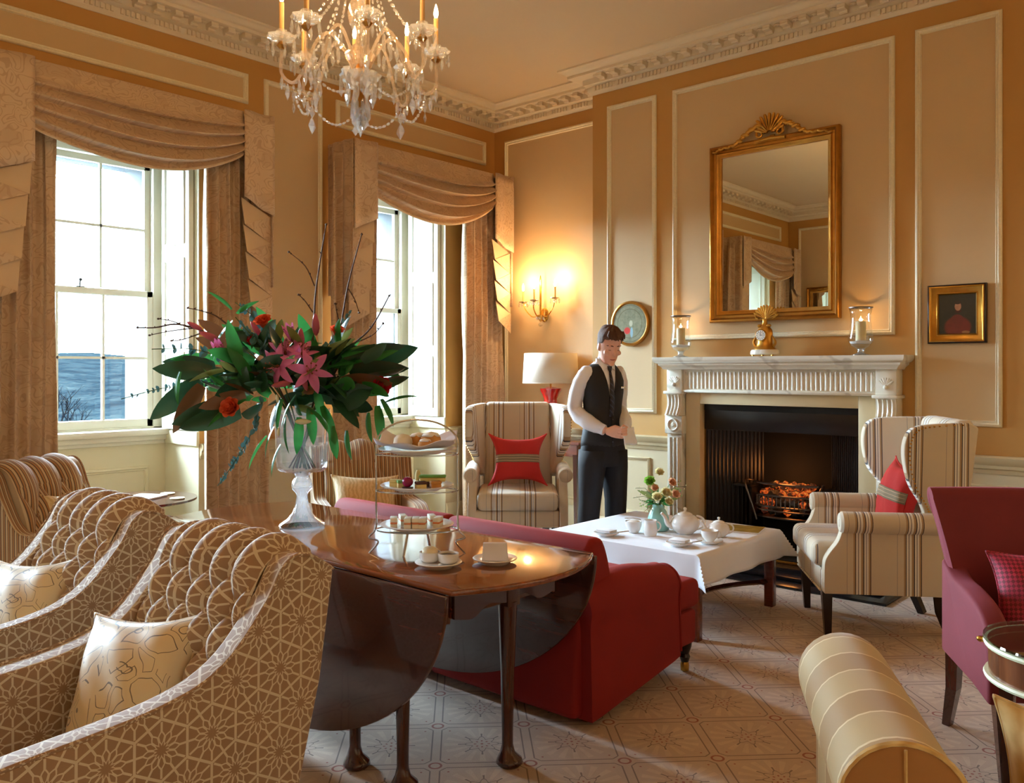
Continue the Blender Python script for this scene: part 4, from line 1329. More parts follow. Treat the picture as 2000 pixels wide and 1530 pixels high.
# ================================================================== crystal wall sconce
sc = thing('wall_sconce', 'lit crystal wall sconce with candle bulbs in the corner recess', 'wall light', (-5.20, YN-0.03, 2.0))
g = lathe_y([(0.0, 0.0), (0.045, 0.0), (0.05, 0.008), (0.035, 0.018), (0.0, 0.02)], 18); g.v = [(x, y, z*1.4-0.03) for x, y, z in g.v]
g.build('backplate', 'brass', sc)
MB().lathe([(0.004, -0.10), (0.016, -0.085), (0.03, -0.05), (0.036, -0.035), (0.012, -0.03), (0.01, 0.30), (0.004, 0.34)], 12, c=(0, -0.07, 0)).build('spindle', 'brass', sc)
dropm = MB().lathe([(0.0005, -0.05), (0.010, -0.036), (0.013, -0.024), (0.008, -0.008), (0.001, 0.0)], 6)
sdrop = None
for k, (dx, dy, dz) in enumerate(((-0.19, -0.10, 0.0), (0.03, -0.20, 0.0), (0.20, -0.10, 0.02))):
    arm = MB().tube(bez([(0, -0.07, -0.03), (dx*0.45, -0.07+(dy+0.07)*0.5, -0.05), (dx*0.85, dy, 0.02), (dx, dy, 0.085+dz)], 6), 0.006, 6).build('arm', 'brass', sc)
    MB().lathe([(0.004, 0.08), (0.03, 0.088), (0.044, 0.096), (0.042, 0.100), (0.012, 0.098)], 16, c=(dx, dy, dz)).build('drip_pan', 'silver', arm)
    MB().lathe([(0.0, 0.098), (0.0095, 0.098), (0.0095, 0.20), (0.0, 0.20)], 10, c=(dx, dy, dz)).build('candle', 'candle_sleeve', arm)
    MB().lathe([(0.0, 0.20), (0.007, 0.205), (0.012, 0.225), (0.009, 0.25), (0.002, 0.275)], 10, c=(dx, dy, dz)).build('bulb', 'bulb', arm)
    point_light('sconce_light', (dx, dy-0.01, 0.30+dz), 9.0, WARM, 0.02, sc)
    for q in range(4):
        a = q*PI/2+0.4
        if sdrop is None:
            sdrop = dropm.build('crystal_drop', 'cut_glass', arm, smooth=0); o = sdrop
        else:
            o = inst(sdrop, arm, name='crystal_drop')
        o.location = (dx+0.042*math.cos(a), dy+0.042*math.sin(a), 0.092+dz)
MB().ball((0, -0.07, -0.125), 0.022, 6, 8).build('glass_finial', 'cut_glass', sc, smooth=0)
for k in range(6):
    a = k*PI/3
    o = inst(sdrop, sc, (0.034*math.cos(a), -0.07+0.034*math.sin(a), -0.036), name='crystal_drop')

# unseen sconces added for warm fill; the recess one assumed by symmetry
for k, (x, y, rz, lb) in enumerate(((-0.36, YN-0.03, 0.0, 'unseen crystal wall sconce in the right hand recess, assumed by symmetry'), (-3.2, YK+0.03, PI, 'added crystal fill sconce on the wall behind the camera, beside the crested mirror'),
                                    (-0.9, YK+0.03, PI, 'added crystal fill sconce on the wall behind the camera, near the corner'), (XR-0.03, 1.2, -PI/2, 'added crystal fill sconce on the right hand wall, nearer the camera'), (XR-0.03, 4.2, -PI/2, 'added crystal fill sconce on the right hand wall, nearer the fireplace'))):
    c = copy_tree(sc)
    c.location = (x, y, 2.0); c.rotation_euler = (0, 0, rz)
    c['label'] = lb; c['group'] = 'crystal wall sconces'
    for q in c.children:
        if q.type == 'LIGHT':
            q.data = q.data.copy(); q.data.energy = 3.3
sc['group'] = 'crystal wall sconces'
# ================================================================== curtains and swags
def curtain(label, y0, y1, x=-5.70, z1=3.22, folds=6, seed=0, flare=0.0):
    rn = random.Random(seed)
    t = thing('curtain', label, 'curtain', (x, (y0+y1)/2, 0.012))
    nu, nv = 26, folds*12+1
    W_ = y1-y0
    ph = [rn.uniform(-0.3, 0.3) for _ in range(8)]
    P = np.zeros((nu, nv, 3)); U = np.zeros((nu, nv, 2))
    for i in range(nu):
        f = i/(nu-1); z = f*(z1-0.012)
        for j in range(nv):
            s = j/(nv-1)
            a = 2*PI*folds*s + 0.5*math.sin(2.2*f*PI+ph[0]) + ph[1]
            amp = (0.038+0.016*math.sin(7*s+ph[2]))*(0.75+0.25*(1-f))
            dx = amp*math.sin(a) + 0.012*math.sin(2.3*a+ph[3])
            yy = (s-0.5)*W_*(1+flare*(1-f)) + 0.014*math.cos(a)
            P[i, j] = (dx, yy, z); U[i, j] = (s*W_*1.9, z)
    MB().grid(P, uv=U).build('drape', 'damask', t, smooth=180, uv='own', solid=0.004)
    # leading edge hem
    e = nv-1 if (y0+y1)/2 < 0 else 0
    return t
CURT = [(1.60, 2.10, 'patterned curtain at the left edge of the picture, left of the large window'), (3.09, 3.60, 'patterned curtain just right of the large window, behind the flowers'),
        (4.20, 4.66, 'patterned curtain left of the far corner window'), (5.70, 6.27, 'patterned curtain right of the far window, beside the corner'),
        (-0.95, -0.44, 'patterned curtain of the near window, on its left'), (0.56, 1.10, 'patterned curtain of the near window, on its right')]
for k, (a, b, lb) in enumerate(CURT):
    curtain(lb, a, b, seed=k, folds=5 if k in (2,) else 6)

def valance(label, y0, y1, s0, s1, low):
    """board from y0 to y1; swag hangs between s0 and s1"""
    xf, zt = -5.60, 3.315
    t = thing('swag_valance', label, 'valance', (XW, (y0+y1)/2, 0), 0)
    yc = (y0+y1)/2
    def L(p): return (p[0]-XW, p[1]-yc, p[2])
    g = MB().bb(0.0, xf-0.015-XW, y0-yc, y1-yc, zt-0.02, zt); g.build('pelmet_board', 'damask', t)
    # swag
    nu, nv = 61, 97
    P = np.zeros((nv, nu, 3)); U = np.zeros((nv, nu, 2))
    ze0, ze1 = zt-0.40, zt-0.30
    for j in range(nv):
        v = j/(nv-1)
        for i in range(nu):
            u = i/(nu-1)
            y = s0 + (s1-s0)*u
            zb = ze0*(1-u)+ze1*u
            sag = math.sin(PI*min(1, u**0.93))**0.8
            zb = zb - (zb-low)*sag
            # top edge is straight, folds gather at both ends
            vv = v**(1.0)
            z = zt + 0.004 + (zb-zt)*vv
            belly = 0.10*math.sin(PI*u)**0.7*math.sin(PI*min(1, vv*1.05))**0.8*0.75
            fa = max(0.0, (vv-0.20)/0.80)
            fold = 0.0
            if fa > 0:
                q = (fa*4.4) % 1.0
                fold = (0.125*(q**1.4) if q < 0.80 else 0.125*(1-(q-0.80)/0.20))*min(1, fa*4)
                z -= (0.03*(q if q < 0.8 else (1-q)*4*0.8))*math.sin(PI*u)
                fold *= (0.45+0.55*math.sin(PI*u)**0.5)
            x = xf + 0.02 + belly + fold
            P[j, i] = L((x, y, z)); U[j, i] = (y, z*1.4)
    MB().grid(P, uv=U).build('swag', 'damask', t, smooth=180, uv='own', solid=0.006)
    hem = [tuple(P[nv-1, i]) for i in range(nu)]
    MB().tube([(p[0]-0.006, p[1], p[2]-0.006) for p in hem], 0.008, 6).build('swag_hem', 'lining', t)
    # tails: flat head then an accordion of fabric and lining triangles
    for side, ya, yb in ((-1, y0, s0+0.02), (1, s1-0.02, y1)):
        yin, yout = (yb, ya) if side < 0 else (ya, yb)
        xt = xf + 0.06
        hz = zt-0.62                                   # inner length of the head
        dz = (hz-2.05)/6.6
        ins_ = [(yin + (yout-yin)*0.07*k, hz - dz*2*k*1.0) for k in range(5)]
        outs = [(yout + (yout-yin)*0.02*k, hz - dz*(2*k+1.15)) for k in range(5)]
        fab = MB(); lin_ = MB()
        def wave(s_):
            return 0.012*math.sin(s_*9.0)
        n = 12
        rows = []
        for r_ in range(2):
            rows.append([])
        top = [(yin + (yout-yin)*k/n, zt+0.006) for k in range(n+1)]
        bot = [(yin + (yout-yin)*k/n, hz + (outs[0][1]-hz)*k/n) for k in range(n+1)]
        PP = []; UU = []
        for r_ in range(10):
            f = r_/9
            PP.append([L((xt + 0.014*math.sin(2.1*PI*k/n+0.6) , top[k][0], top[k][1]*(1-f)+bot[k][1]*f)) for k in range(n+1)])
            UU.append([(top[k][0], top[k][1]*(1-f)+bot[k][1]*f) for k in range(n+1)])
        MB().grid(PP, uv=UU).build('tail_head', 'damask', t, smooth=180, uv='own', solid=0.005)
        xi, xo = xt-0.004, xt-0.035
        def tri(mb, A, B, C, xa, xb, xc_):
            p = [L((xa, A[0], A[1])), L((xb, B[0], B[1])), L((xc_, C[0], C[1]))]
            q = [(x-0.004, y, z) for x, y, z in p]
            mb.add(p+q, [(0,1,2),(5,4,3),(0,3,4,1),(1,4,5,2),(2,5,3,0)])
        for k in range(4):
            l_ = MB(); tri(l_, ins_[k], outs[k], ins_[k+1], xo-0.003, xo-0.012, xi-0.012)
            l_.build('tail_lining', 'lining', t, smooth=0)
            f_ = MB(); tri(f_, outs[k], ins_[k+1], outs[k+1], xo-0.006, xi-0.008, xo-0.012)
            f_.build('tail_fold', 'damask', t, smooth=0)
        # straight backing strip down the outer edge
        MB().add([L((xo-0.035, yout, zt)), L((xo-0.035, yin+(yout-yin)*0.35, zt)), L((xo-0.035, yin+(yout-yin)*0.5, outs[3][1]+0.05)), L((xo-0.035, yout, outs[3][1]+0.0)),
                  L((xo-0.041, yout, zt)), L((xo-0.041, yin+(yout-yin)*0.35, zt)), L((xo-0.041, yin+(yout-yin)*0.5, outs[3][1]+0.05)), L((xo-0.041, yout, outs[3][1]+0.0))],
                 [(0,1,2,3),(7,6,5,4),(0,4,5,1),(1,5,6,2),(2,6,7,3),(3,7,4,0)]).build('tail_back', 'damask', t, smooth=0)
        # return to the wall
        PP = []; UU = []
        zb = 2.06
        for r_ in range(2):
            z = (zt+0.004, zb)[r_]
            PP.append([L((XW+0.01+(xt-XW-0.02)*k/12, yout + 0.010*math.sin(k*1.3), z)) for k in range(13)])
            UU.append([(k*0.025, z) for k in range(13)])
        MB().grid(PP, uv=UU).build('tail_return', 'damask', t, smooth=180, uv='own', solid=0.006)
    return t
valance('draped swag valance above the large left window', 1.62, 3.57, 1.91, 3.345, 2.80)
valance('draped swag valance above the far corner window', 4.31, 6.24, 4.53, 6.00, 2.76)
valance('draped swag valance above the near window, seen in the mirror', -0.90, 1.02, -0.68, 0.80, 2.78)

# radiator under the far window
rd = thing('radiator', 'cream column radiator in the recess under the far window', 'radiator', (-6.16, 5.10, 0))
for k in range(12):
    y = -0.36 + k*0.064
    g = MB().bb(-0.04, 0.05, y-0.024, y+0.024, 0.10, 0.62)
    g.build('column', 'radiator_paint', rd, bevel=0.016, seg=3)
MB().tube([(0, -0.37, 0.14), (0, 0.37, 0.14)], 0.016, 8).build('lower_pipe', 'radiator_paint', rd)
MB().tube([(0, -0.37, 0.58), (0, 0.37, 0.58)], 0.016, 8).build('upper_pipe', 'radiator_paint', rd)
for y in (-0.32, 0.32):
    MB().bb(-0.035, 0.04, y-0.015, y+0.015, 0.0, 0.11).build('foot', 'radiator_paint', rd, bevel=0.004)
# ================================================================== seating
def pillow(name, label, w, h, t, mat, loc, yaw, tilt, roll=0.0, group=None, band=None, ears=0.10):
    """scatter cushion; stands with its face towards local -Y, tilted back by tilt"""
    th = thing(name, label, 'cushion', loc, 0, group)
    th.rotation_euler = (Matrix.Rotation(yaw, 4, 'Z') @ Matrix.Rotation(-tilt, 4, 'X') @ Matrix.Rotation(roll, 4, 'Y')).to_euler()
    n = 25
    def pt(u, v, s):
        b = max(0.0, (1-abs(u)**2.6))**0.62 * max(0.0, (1-abs(v)**2.6))**0.62
        x = u*w/2*(1 - ears*(1-abs(v)**2)*abs(u)**4)
        z = v*h/2*(1 - ears*(1-abs(u)**2)*abs(v)**4)
        wr = 0.006*math.sin(9*u+5*v)*b
        return (x, -s*(t/2*b+wr), z + h/2)
    cs = [math.sin(PI/2*(-1+2*i/(n-1))) for i in range(n)]
    g = MB(); U = [[(u*w/2+1, v*h/2+1) for u in cs] for v in cs]
    g.grid([[pt(u, v, 1) for u in cs] for v in cs], uv=U)
    g.grid([[pt(u, v, -1) for u in cs] for v in cs], uv=U, flip=True)
    g.build('cover', mat, th, smooth=180, uv='own')
    edge = [pt(c, -1, 1) for c in cs] + [pt(1, c, 1) for c in cs[1:]] + [pt(c, 1, 1) for c in cs[::-1][1:]] + [pt(-1, c, 1) for c in cs[::-1][1:-1]]
    MB().tube(edge, 0.004, 5, closed=True).build('piping', mat, th, smooth=180, uv='xz')
    if band:
        bm_, v0, v1 = band
        vv = np.linspace(v0, v1, 5)
        g = MB().grid([[(lambda p: (p[0]*1.002, p[1]-0.003, p[2]))(pt(u, v, 1)) for u in cs] for v in vv])
        g.build('woven_band', bm_, th, smooth=180, uv='xz', solid=0.002)
        for q in (v0+(v1-v0)*0.18, v0+(v1-v0)*0.5, v0+(v1-v0)*0.82):
            MB().tube([(lambda p: (p[0], p[1]-0.0055, p[2]))(pt(u, q, 1)) for u in cs[1:-1]], 0.0025, 5).build('band_line', 'lining', th)
    return th
plain('band_grey', S(140, 124, 96), 0.7, var=0.12, scale=40)

# ---------------------------------------------------------------- wing chair
def wing_chair():
    t = thing('wing_chair', '', 'chair')
    F = 'wing_stripe'
    MB().bb(-0.33, 0.33, -0.36, 0.30, 0.25, 0.375).build('seat_rail', F, t, bevel=0.015)
    g = MB().bb(-0.312, 0.312, -0.40, 0.20, 0.375, 0.515)
    g.build('seat_cushion', F, t, bevel=0.045, seg=4)
    g = MB().taper((0, 0.275, 0.36), (0.58, 0.15), (0, 0.395, 1.175), (0.54, 0.11))
    g.build('backrest', F, t, bevel=0.035, seg=4)
    wp = bez2([(0.40, 1.165), (0.20, 1.160), (0.085, 1.140), (0.040, 1.07), (0.038, 0.96), (0.07, 0.84), (0.13, 0.75), (0.16, 0.68), (0.17, 0.60)], 5)
    poly = wp + [(0.36, 0.55), (0.42, 0.9), (0.448, 1.14)]
    def flare(y, z): return 0.118*min(1.0, max(0.0, (0.42-y)/0.36))*min(1.0, max(0.35, (z-0.50)/0.35))
    for sg in (-1, 1):
        g = MB().prism(poly, 'x', sg*0.250, sg*0.312)
        g.v = [(x + sg*flare(y, z), y, z) for x, y, z in g.v]
        wing = g.build('wing', F, t, bevel=0.022, seg=3, uv='yz')
        for k in range(2, len(wp)-6, 1):
            y, z = wp[k]
            xx = sg*(0.315 + flare(y+0.028, z))
            MB().ball((xx, y+0.028, z-0.01), 0.0055, 4, 6).build('nail_head', 'brass', wing)
        pan = bez2([(-0.355, 0.25), (-0.355, 0.40), (-0.335, 0.46), (-0.285, 0.53), (-0.262, 0.60), (-0.262, 0.64)], 4) + [(0.30, 0.645), (0.36, 0.60), (0.33, 0.25)]
        arm = MB().prism(pan, 'x', sg*0.315, sg*0.382).build('arm', F, t, bevel=0.014, uv='yz')
        g = MB().tube([(sg*0.366, y, 0.632) for y in (-0.275, -0.262, 0.30)], [0.048, 0.058, 0.058], 18)
        g.build('arm_roll', F, arm, uv='yz')
        lathe_y([(0.0, 0.010), (0.020, 0.010), (0.030, 0.004), (0.044, 0.006)], 16).build('arm_scroll', F, arm, loc=(sg*0.366, -0.270, 0.632))
        MB().taper((sg*0.275, -0.315, 0.0), (0.034, 0.034), (sg*0.285, -0.325, 0.26), (0.055, 0.055)).build('leg', 'dark_leg', t)
        g = MB().tube([(sg*0.235, 0.27, 0.27), (sg*0.235, 0.28, 0.14), (sg*0.225, 0.335, 0.002)], [0.034, 0.030, 0.026], 4)
        g.build('leg', 'dark_leg', t, smooth=0)
    MB().tube([(x, -0.362, 0.253) for x in np.linspace(-0.31, 0.31, 6)], 0.006, 5).build('piping', F, t)
    return t
wc = wing_chair()
wc['label'] = 'striped wing armchair between the window and the waiter, with red cushion'
wc['group'] = 'striped wing armchairs'
wc.location = (-4.53, 5.16, 0); wc.rotation_euler = (0, 0, facing(0.66, -0.75))
wc2 = copy_tree(wc)
wc2['label'] = 'striped wing armchair right of the fireplace, turned towards the hearth'
wc2.location = (-1.715, 5.045, 0); wc2.rotation_euler = (0, 0, facing(-0.83, -0.556))
pillow('cushion', 'red cushion with a grey woven band on the striped chair by the window', 0.47, 0.42, 0.16, 'red_wool', (-4.47, 5.09, 0.53), facing(0.66, -0.75), 0.28, 0, 'red banded cushions', ('band_grey', -0.16, 0.14), 0.30)
pillow('cushion', 'red cushion with a grey woven band on the striped chair by the hearth', 0.47, 0.42, 0.16, 'red_wool', (-1.655, 5.085, 0.53), facing(-0.83, -0.556), 0.28, 0, 'red banded cushions', ('band_grey', -0.16, 0.14), 0.30)

# ---------------------------------------------------------------- buttoned armchairs
def tufted(xh, curve, fab, name, parent, cols, rows, depth, vmax=0.86, flat=0.0, nu=97, nv=111, bname='button'):
    """tufted surface; curve = [(y, z)] from seat to over the top"""
    cv = bez2(curve, 10)
    d = [0.0]
    for a, b in zip(cv[:-1], cv[1:]): d.append(d[-1]+math.hypot(b[0]-a[0], b[1]-a[1]))
    Lt = d[-1]
    def at(s):
        s = min(max(s, 0), Lt)
        for k in range(len(d)-1):
            if d[k+1] >= s:
                f = (s-d[k])/max(1e-9, d[k+1]-d[k])
                y = cv[k][0]*(1-f)+cv[k+1][0]*f; z = cv[k][1]*(1-f)+cv[k+1][1]*f
                ty, tz = cv[k+1][0]-cv[k][0], cv[k+1][1]-cv[k][1]
                l = math.hypot(ty, tz)
                return y, z, -tz/l, ty/l
        return cv[-1][0], cv[-1][1], 0, 1
    P = np.zeros((nv, nu, 3)); U = np.zeros((nv, nu, 2))
    Sv = Lt*vmax
    for j in range(nv):
        s = Lt*j/(nv-1)
        y, z, ny, nz = at(s)
        for i in range(nu):
            u = -1+2*i/(nu-1)
            a = (u*0.5+0.5)*cols
            b = s/Sv*rows
            if b > rows-1:                                 # above the last row the pleats run straight over the top
                h = abs(math.cos(PI*(a+rows-1)/2))**0.85
            else:
                h = (abs(math.cos(PI*(a+b)/2))*abs(math.cos(PI*(a-b)/2)))**0.72
            edge = (1-abs(u)**16)
            P[j, i] = (u*xh, y + ny*(-depth)*(-1)*0 + (ny*h*depth)*edge, z + nz*h*depth*edge)
            U[j, i] = (u*xh, s)
    g = MB().grid(P, uv=U)
    back = g.build(name, fab, parent, smooth=180, uv='own')
    btn = None
    for r in range(1, rows):
        for c in range(0, cols+1):
            if (c + r) % 2 == 0: continue
            u = -1+2*c/cols
            if abs(u) > 0.95: continue
            s = r/rows*Sv
            y, z, ny, nz = at(s)
            if btn is None:
                btn = MB().ball((0, 0, 0), (0.011, 0.006, 0.011), 5, 8).build(bname, fab, back); o = btn
            else:
                o = inst(btn, back, name=bname)
            o.location = (u*xh, y+ny*0.006, z+nz*0.006)
    return back

def club_chair(fab, W, side, curve, cols, rows, depth, seat_z, cat_label, leg_h=0.12, th=0.085, seat_y0=-0.46):
    t = thing('armchair', cat_label, 'armchair')
    n_ = len(side)
    top = bez2(side, 6)
    poly = top + [(0.385, 0.60), (0.325, 0.35), (0.29, leg_h), (seat_y0, leg_h), (seat_y0-0.035, 0.30)]
    for sg in (-1, 1):
        g = MB().prism(poly, 'x', sg*(W/2-th), sg*W/2)
        g.v = [(x + sg*0.02*max(0, z-0.45), y, z) for x, y, z in g.v]
        arm = g.build('arm', fab, t, bevel=0.022, seg=3)
        pp = [(sg*(W/2-0.004) + sg*0.02*max(0, z-0.45), y*1.0, z+0.002) for y, z in top]
        MB().tube(pp, 0.005, 5).build('arm_piping', fab, arm)
    tufted(W/2-th+0.012, curve, fab, 'backrest', t, cols, rows, depth)
    cv = bez2(curve, 6)
    outer = [(0.425, 0.93), (0.385, 0.60), (0.325, 0.35), (0.29, leg_h)]
    body = cv[:-1] + [(side[-1][0], side[-1][1])] + outer[1:] + [(0.02, leg_h)]
    MB().prism([(y+0.004, z-0.004) for y, z in body], 'x', -(W/2-th+0.006), W/2-th+0.006).build('back_shell', fab, t, uv='xz')
    MB().bb(-(W/2-th), W/2-th, seat_y0, 0.16, leg_h, seat_z-0.13).build('seat_rail', fab, t, bevel=0.015)
    MB().bb(-(W/2-th)+0.004, W/2-th-0.004, seat_y0-0.03, 0.15, seat_z-0.13, seat_z).build('seat_cushion', fab, t, bevel=0.045, seg=4)
    for sx in (-1, 1):
        MB().taper((sx*(W/2-0.07), seat_y0+0.05, 0.0), (0.03, 0.03), (sx*(W/2-0.07), seat_y0+0.05, leg_h+0.01), (0.045, 0.045)).build('leg', 'dark_leg', t)
        MB().taper((sx*(W/2-0.07), 0.26, 0.0), (0.03, 0.03), (sx*(W/2-0.07), 0.24, leg_h+0.01), (0.045, 0.045)).build('leg', 'dark_leg', t)
    return t
SIDE_A = [(-0.495, 0.605), (-0.39, 0.622), (-0.074, 0.650), (0.093, 0.708), (0.215, 0.840), (0.272, 0.932), (0.335, 0.950), (0.425, 0.895)]
CURVE_A = [(0.035, 0.37), (0.10, 0.54), (0.17, 0.725), (0.235, 0.88), (0.285, 0.938), (0.345, 0.945), (0.41, 0.90)]
a1 = club_chair('lattice_fabric', 0.66, SIDE_A, CURVE_A, 9, 7, 0.046, 0.41, 'buttoned armchair in brown lattice fabric, nearest the camera')
a1['group'] = 'lattice armchairs beside the table'
a1.location = (-2.285, 1.02, 0)
a2 = copy_tree(a1)
a2['label'] = 'buttoned armchair in brown lattice fabric, behind the nearest one'
a2.location = (-3.265, 1.07, 0)
pillow('cushion', 'pale gold cushion with dark swirls on the nearest lattice armchair', 0.42, 0.38, 0.17, 'swirl_fabric', (-2.29, 1.0, 0.415), 0.30, 0.42, -0.12, 'swirl cushions', None, 0.16)
pillow('cushion', 'pale gold cushion with dark swirls on the second lattice armchair', 0.42, 0.38, 0.17, 'swirl_fabric', (-3.27, 1.05, 0.415), 0.30, 0.42, -0.12, 'swirl cushions', None, 0.16)

SIDE_B = [(-0.42, 0.56), (-0.30, 0.60), (-0.05, 0.60), (0.12, 0.61), (0.215, 0.76), (0.27, 0.895), (0.335, 0.935), (0.42, 0.900)]
CURVE_B = [(0.05, 0.37), (0.10, 0.52), (0.16, 0.72), (0.225, 0.87), (0.28, 0.925), (0.345, 0.935), (0.405, 0.90)]
b1 = club_chair('pinstripe', 0.66, SIDE_B, CURVE_B, 6, 4, 0.034, 0.42, 'pinstriped buttoned armchair between the two windows', seat_y0=-0.40)
b1['group'] = 'pinstriped armchairs'
b1.location = (-4.44, 3.56, 0); b1.rotation_euler = (0, 0, facing(0.86, -0.51))
b2 = copy_tree(b1)
b2['label'] = 'pinstriped buttoned armchair at the left edge, before the curtain'
b2.location = (-4.86, 1.94, 0); b2.rotation_euler = (0, 0, facing(0.86, 0.51))
pillow('cushion', 'gold diamond patterned cushion on the armchair between the windows', 0.44, 0.36, 0.15, 'diamond_silk', (-4.38, 3.50, 0.425), facing(0.86, -0.51), 0.45, 0.05, 'gold cushions', None, 0.14)
pillow('cushion', 'shiny gold cushion on the pinstriped armchair at the left edge', 0.42, 0.38, 0.17, 'diamond_silk', (-4.83, 1.98, 0.425), facing(0.86, 0.51)-0.2, 0.5, 0.1, 'gold cushions', None, 0.14)

# ---------------------------------------------------------------- red velvet sofa (faces the fireplace)
sf = thing('sofa', 'red velvet two-seat sofa with its back to the dark table', 'sofa', (-2.965, 3.222, 0), PI)
R_ = 'red_velvet'
bp = bez2([(0.485, 0.03), (0.465, 0.30), (0.43, 0.55), (0.395, 0.69), (0.365, 0.738), (0.325, 0.748), (0.275, 0.730), (0.235, 0.64), (0.20, 0.50), (0.17, 0.40)], 4) + [(0.17, 0.10), (0.30, 0.03)]
for x0, x1 in ((-0.865, -0.004), (0.004, 0.865)):
    MB().prism(bp, 'x', x0, x1).build('backrest', R_, sf, bevel=0.028, seg=3)
for sg in (-1, 1):
    rings = []
    for k, y in enumerate(np.linspace(0.44, -0.245, 12)):
        f = k/11
        lift = 0.035*math.sin(PI*min(1, f*1.15))**1.2 - (0.02 if k == 11 else 0)
        zb = 0.03 + 0.10*f
        sec = bez2([(0.735, zb), (0.735, 0.36), (0.745, 0.50), (0.79, 0.548+lift), (0.845, 0.556+lift), (0.895, 0.530+lift), (0.922, 0.47+lift*0.6), (0.916, 0.40), (0.920, 0.25), (0.925, zb)], 4)
        sh_ = 0.012 if k in (0, 11) else 0
        rings.append([(sg*(x + (0.83-x)*sh_*4), y, z) for x, z in sec])
    MB().rings(rings).build('arm', R_, sf, bevel=0.0, smooth=50)
    MB().tube([(p[0], p[1]-0.004, p[2]) for p in rings[-1][4:-1]], 0.007, 6).build('arm_piping', R_, sf)
    for y in (-0.41, 0.38):
        lg = MB().lathe([(0.018, 0.045), (0.026, 0.07), (0.020, 0.085), (0.032, 0.12), (0.036, 0.16)], 14, c=(sg*0.845, y, 0)).build('leg', 'dark_leg', sf)
        MB().lathe([(0.012, 0.0), (0.020, 0.004), (0.021, 0.03), (0.016, 0.05), (0.02, 0.055)], 14, c=(sg*0.845, y, 0)).build('castor', 'brass', lg)
MB().bb(-0.885, 0.885, -0.455, 0.30, 0.135, 0.30).build('seat_rail', R_, sf, bevel=0.02)
for x0, x1 in ((-0.885, -0.003), (0.003, 0.885)):
    inner = x0 if x0 > -0.5 else -0.735; outer_ = x1 if x1 < 0.5 else 0.735
    poly = [(x0, -0.495), (x1, -0.495), (x1, -0.265), (outer_, -0.265), (outer_, 0.19), (inner, 0.19), (inner, -0.265), (x0, -0.265)]
    pl = []
    for p in poly:
        if not pl or p != pl[-1]: pl.append(p)
    if pl[0] == pl[-1]: pl.pop()
    MB().prism(pl, 'z', 0.30, 0.44).build('seat_cushion', R_, sf, bevel=0.035, seg=3)

# ---------------------------------------------------------------- burgundy chair at the right edge
bc = thing('armchair', 'burgundy velvet armchair with scrolled back at the right edge', 'armchair', (-0.585, 3.665, 0), facing(0.52, -0.85))
V_ = 'burgundy_velvet'
nz_, nx_ = 16, 21
def bback(f, u, off):
    z = 0.33 + 0.60*f
    hw = 0.275 + 0.085*f**1.5
    y = 0.20 + 0.10*f + 0.05*f*f - 0.05*u*u + off
    return (u*hw, y, z)
Pf = []
for i in range(nz_):
    Pf.append([bback(i/(nz_-1), -1+2*j/(nx_-1), -0.05) for j in range(nx_)])
top = Pf[-1]
for a in np.linspace(0.3, PI*1.35, 9):
    Pf.append([(p[0]*(1+0.01*math.sin(a)), p[1]+0.042-0.042*math.cos(a), p[2]+0.042*math.sin(a)) for p in top])
Pb = [[bback(i/(nz_-1), -1+2*j/(nx_-1), 0.03) for j in range(nx_)] for i in range(nz_)][::-1]
ring = Pf + Pb
MB().rings([[ring[i][j] for i in range(len(ring))] for j in range(nx_)]).build('backrest', V_, bc, smooth=60)
for sg in (-1, 1):
    ap = bez2([(0.24, 0.70), (0.12, 0.652), (-0.02, 0.640), (-0.16, 0.610), (-0.245, 0.555), (-0.27, 0.47)], 4) + [(-0.27, 0.30), (-0.10, 0.32), (0.24, 0.33)]
    g = MB().prism(ap, 'x', sg*0.255, sg*0.335)
    arm = g.build('arm', V_, bc, bevel=0.026, seg=3)
    MB().tube([(sg*0.333, 0.27, 0.34), (sg*0.330, 0.29, 0.18), (sg*0.315, 0.335, 0.002)] if False else [(sg*0.285, 0.235, 0.36), (sg*0.285, 0.25, 0.18), (sg*0.285, 0.325, 0.002)], [0.036, 0.030, 0.022], 4).build('leg', 'mahogany_leg', bc, smooth=0)
    MB().taper((sg*0.27, -0.235, 0.0), (0.026, 0.026), (sg*0.285, -0.235, 0.34), (0.05, 0.05)).build('leg', 'mahogany_leg', bc)
MB().bb(-0.265, 0.265, -0.26, 0.20, 0.31, 0.37).build('seat_rail', V_, bc, bevel=0.012)
MB().bb(-0.258, 0.258, -0.28, 0.16, 0.36, 0.475).build('seat_cushion', V_, bc, bevel=0.04, seg=3)
pillow('cushion', 'glossy red checked velvet cushion on the burgundy armchair', 0.46, 0.30, 0.15, 'checked_velvet', (-0.57, 3.66, 0.478), facing(0.52, -0.85), 0.35, 0.0, None, None, 0.12)

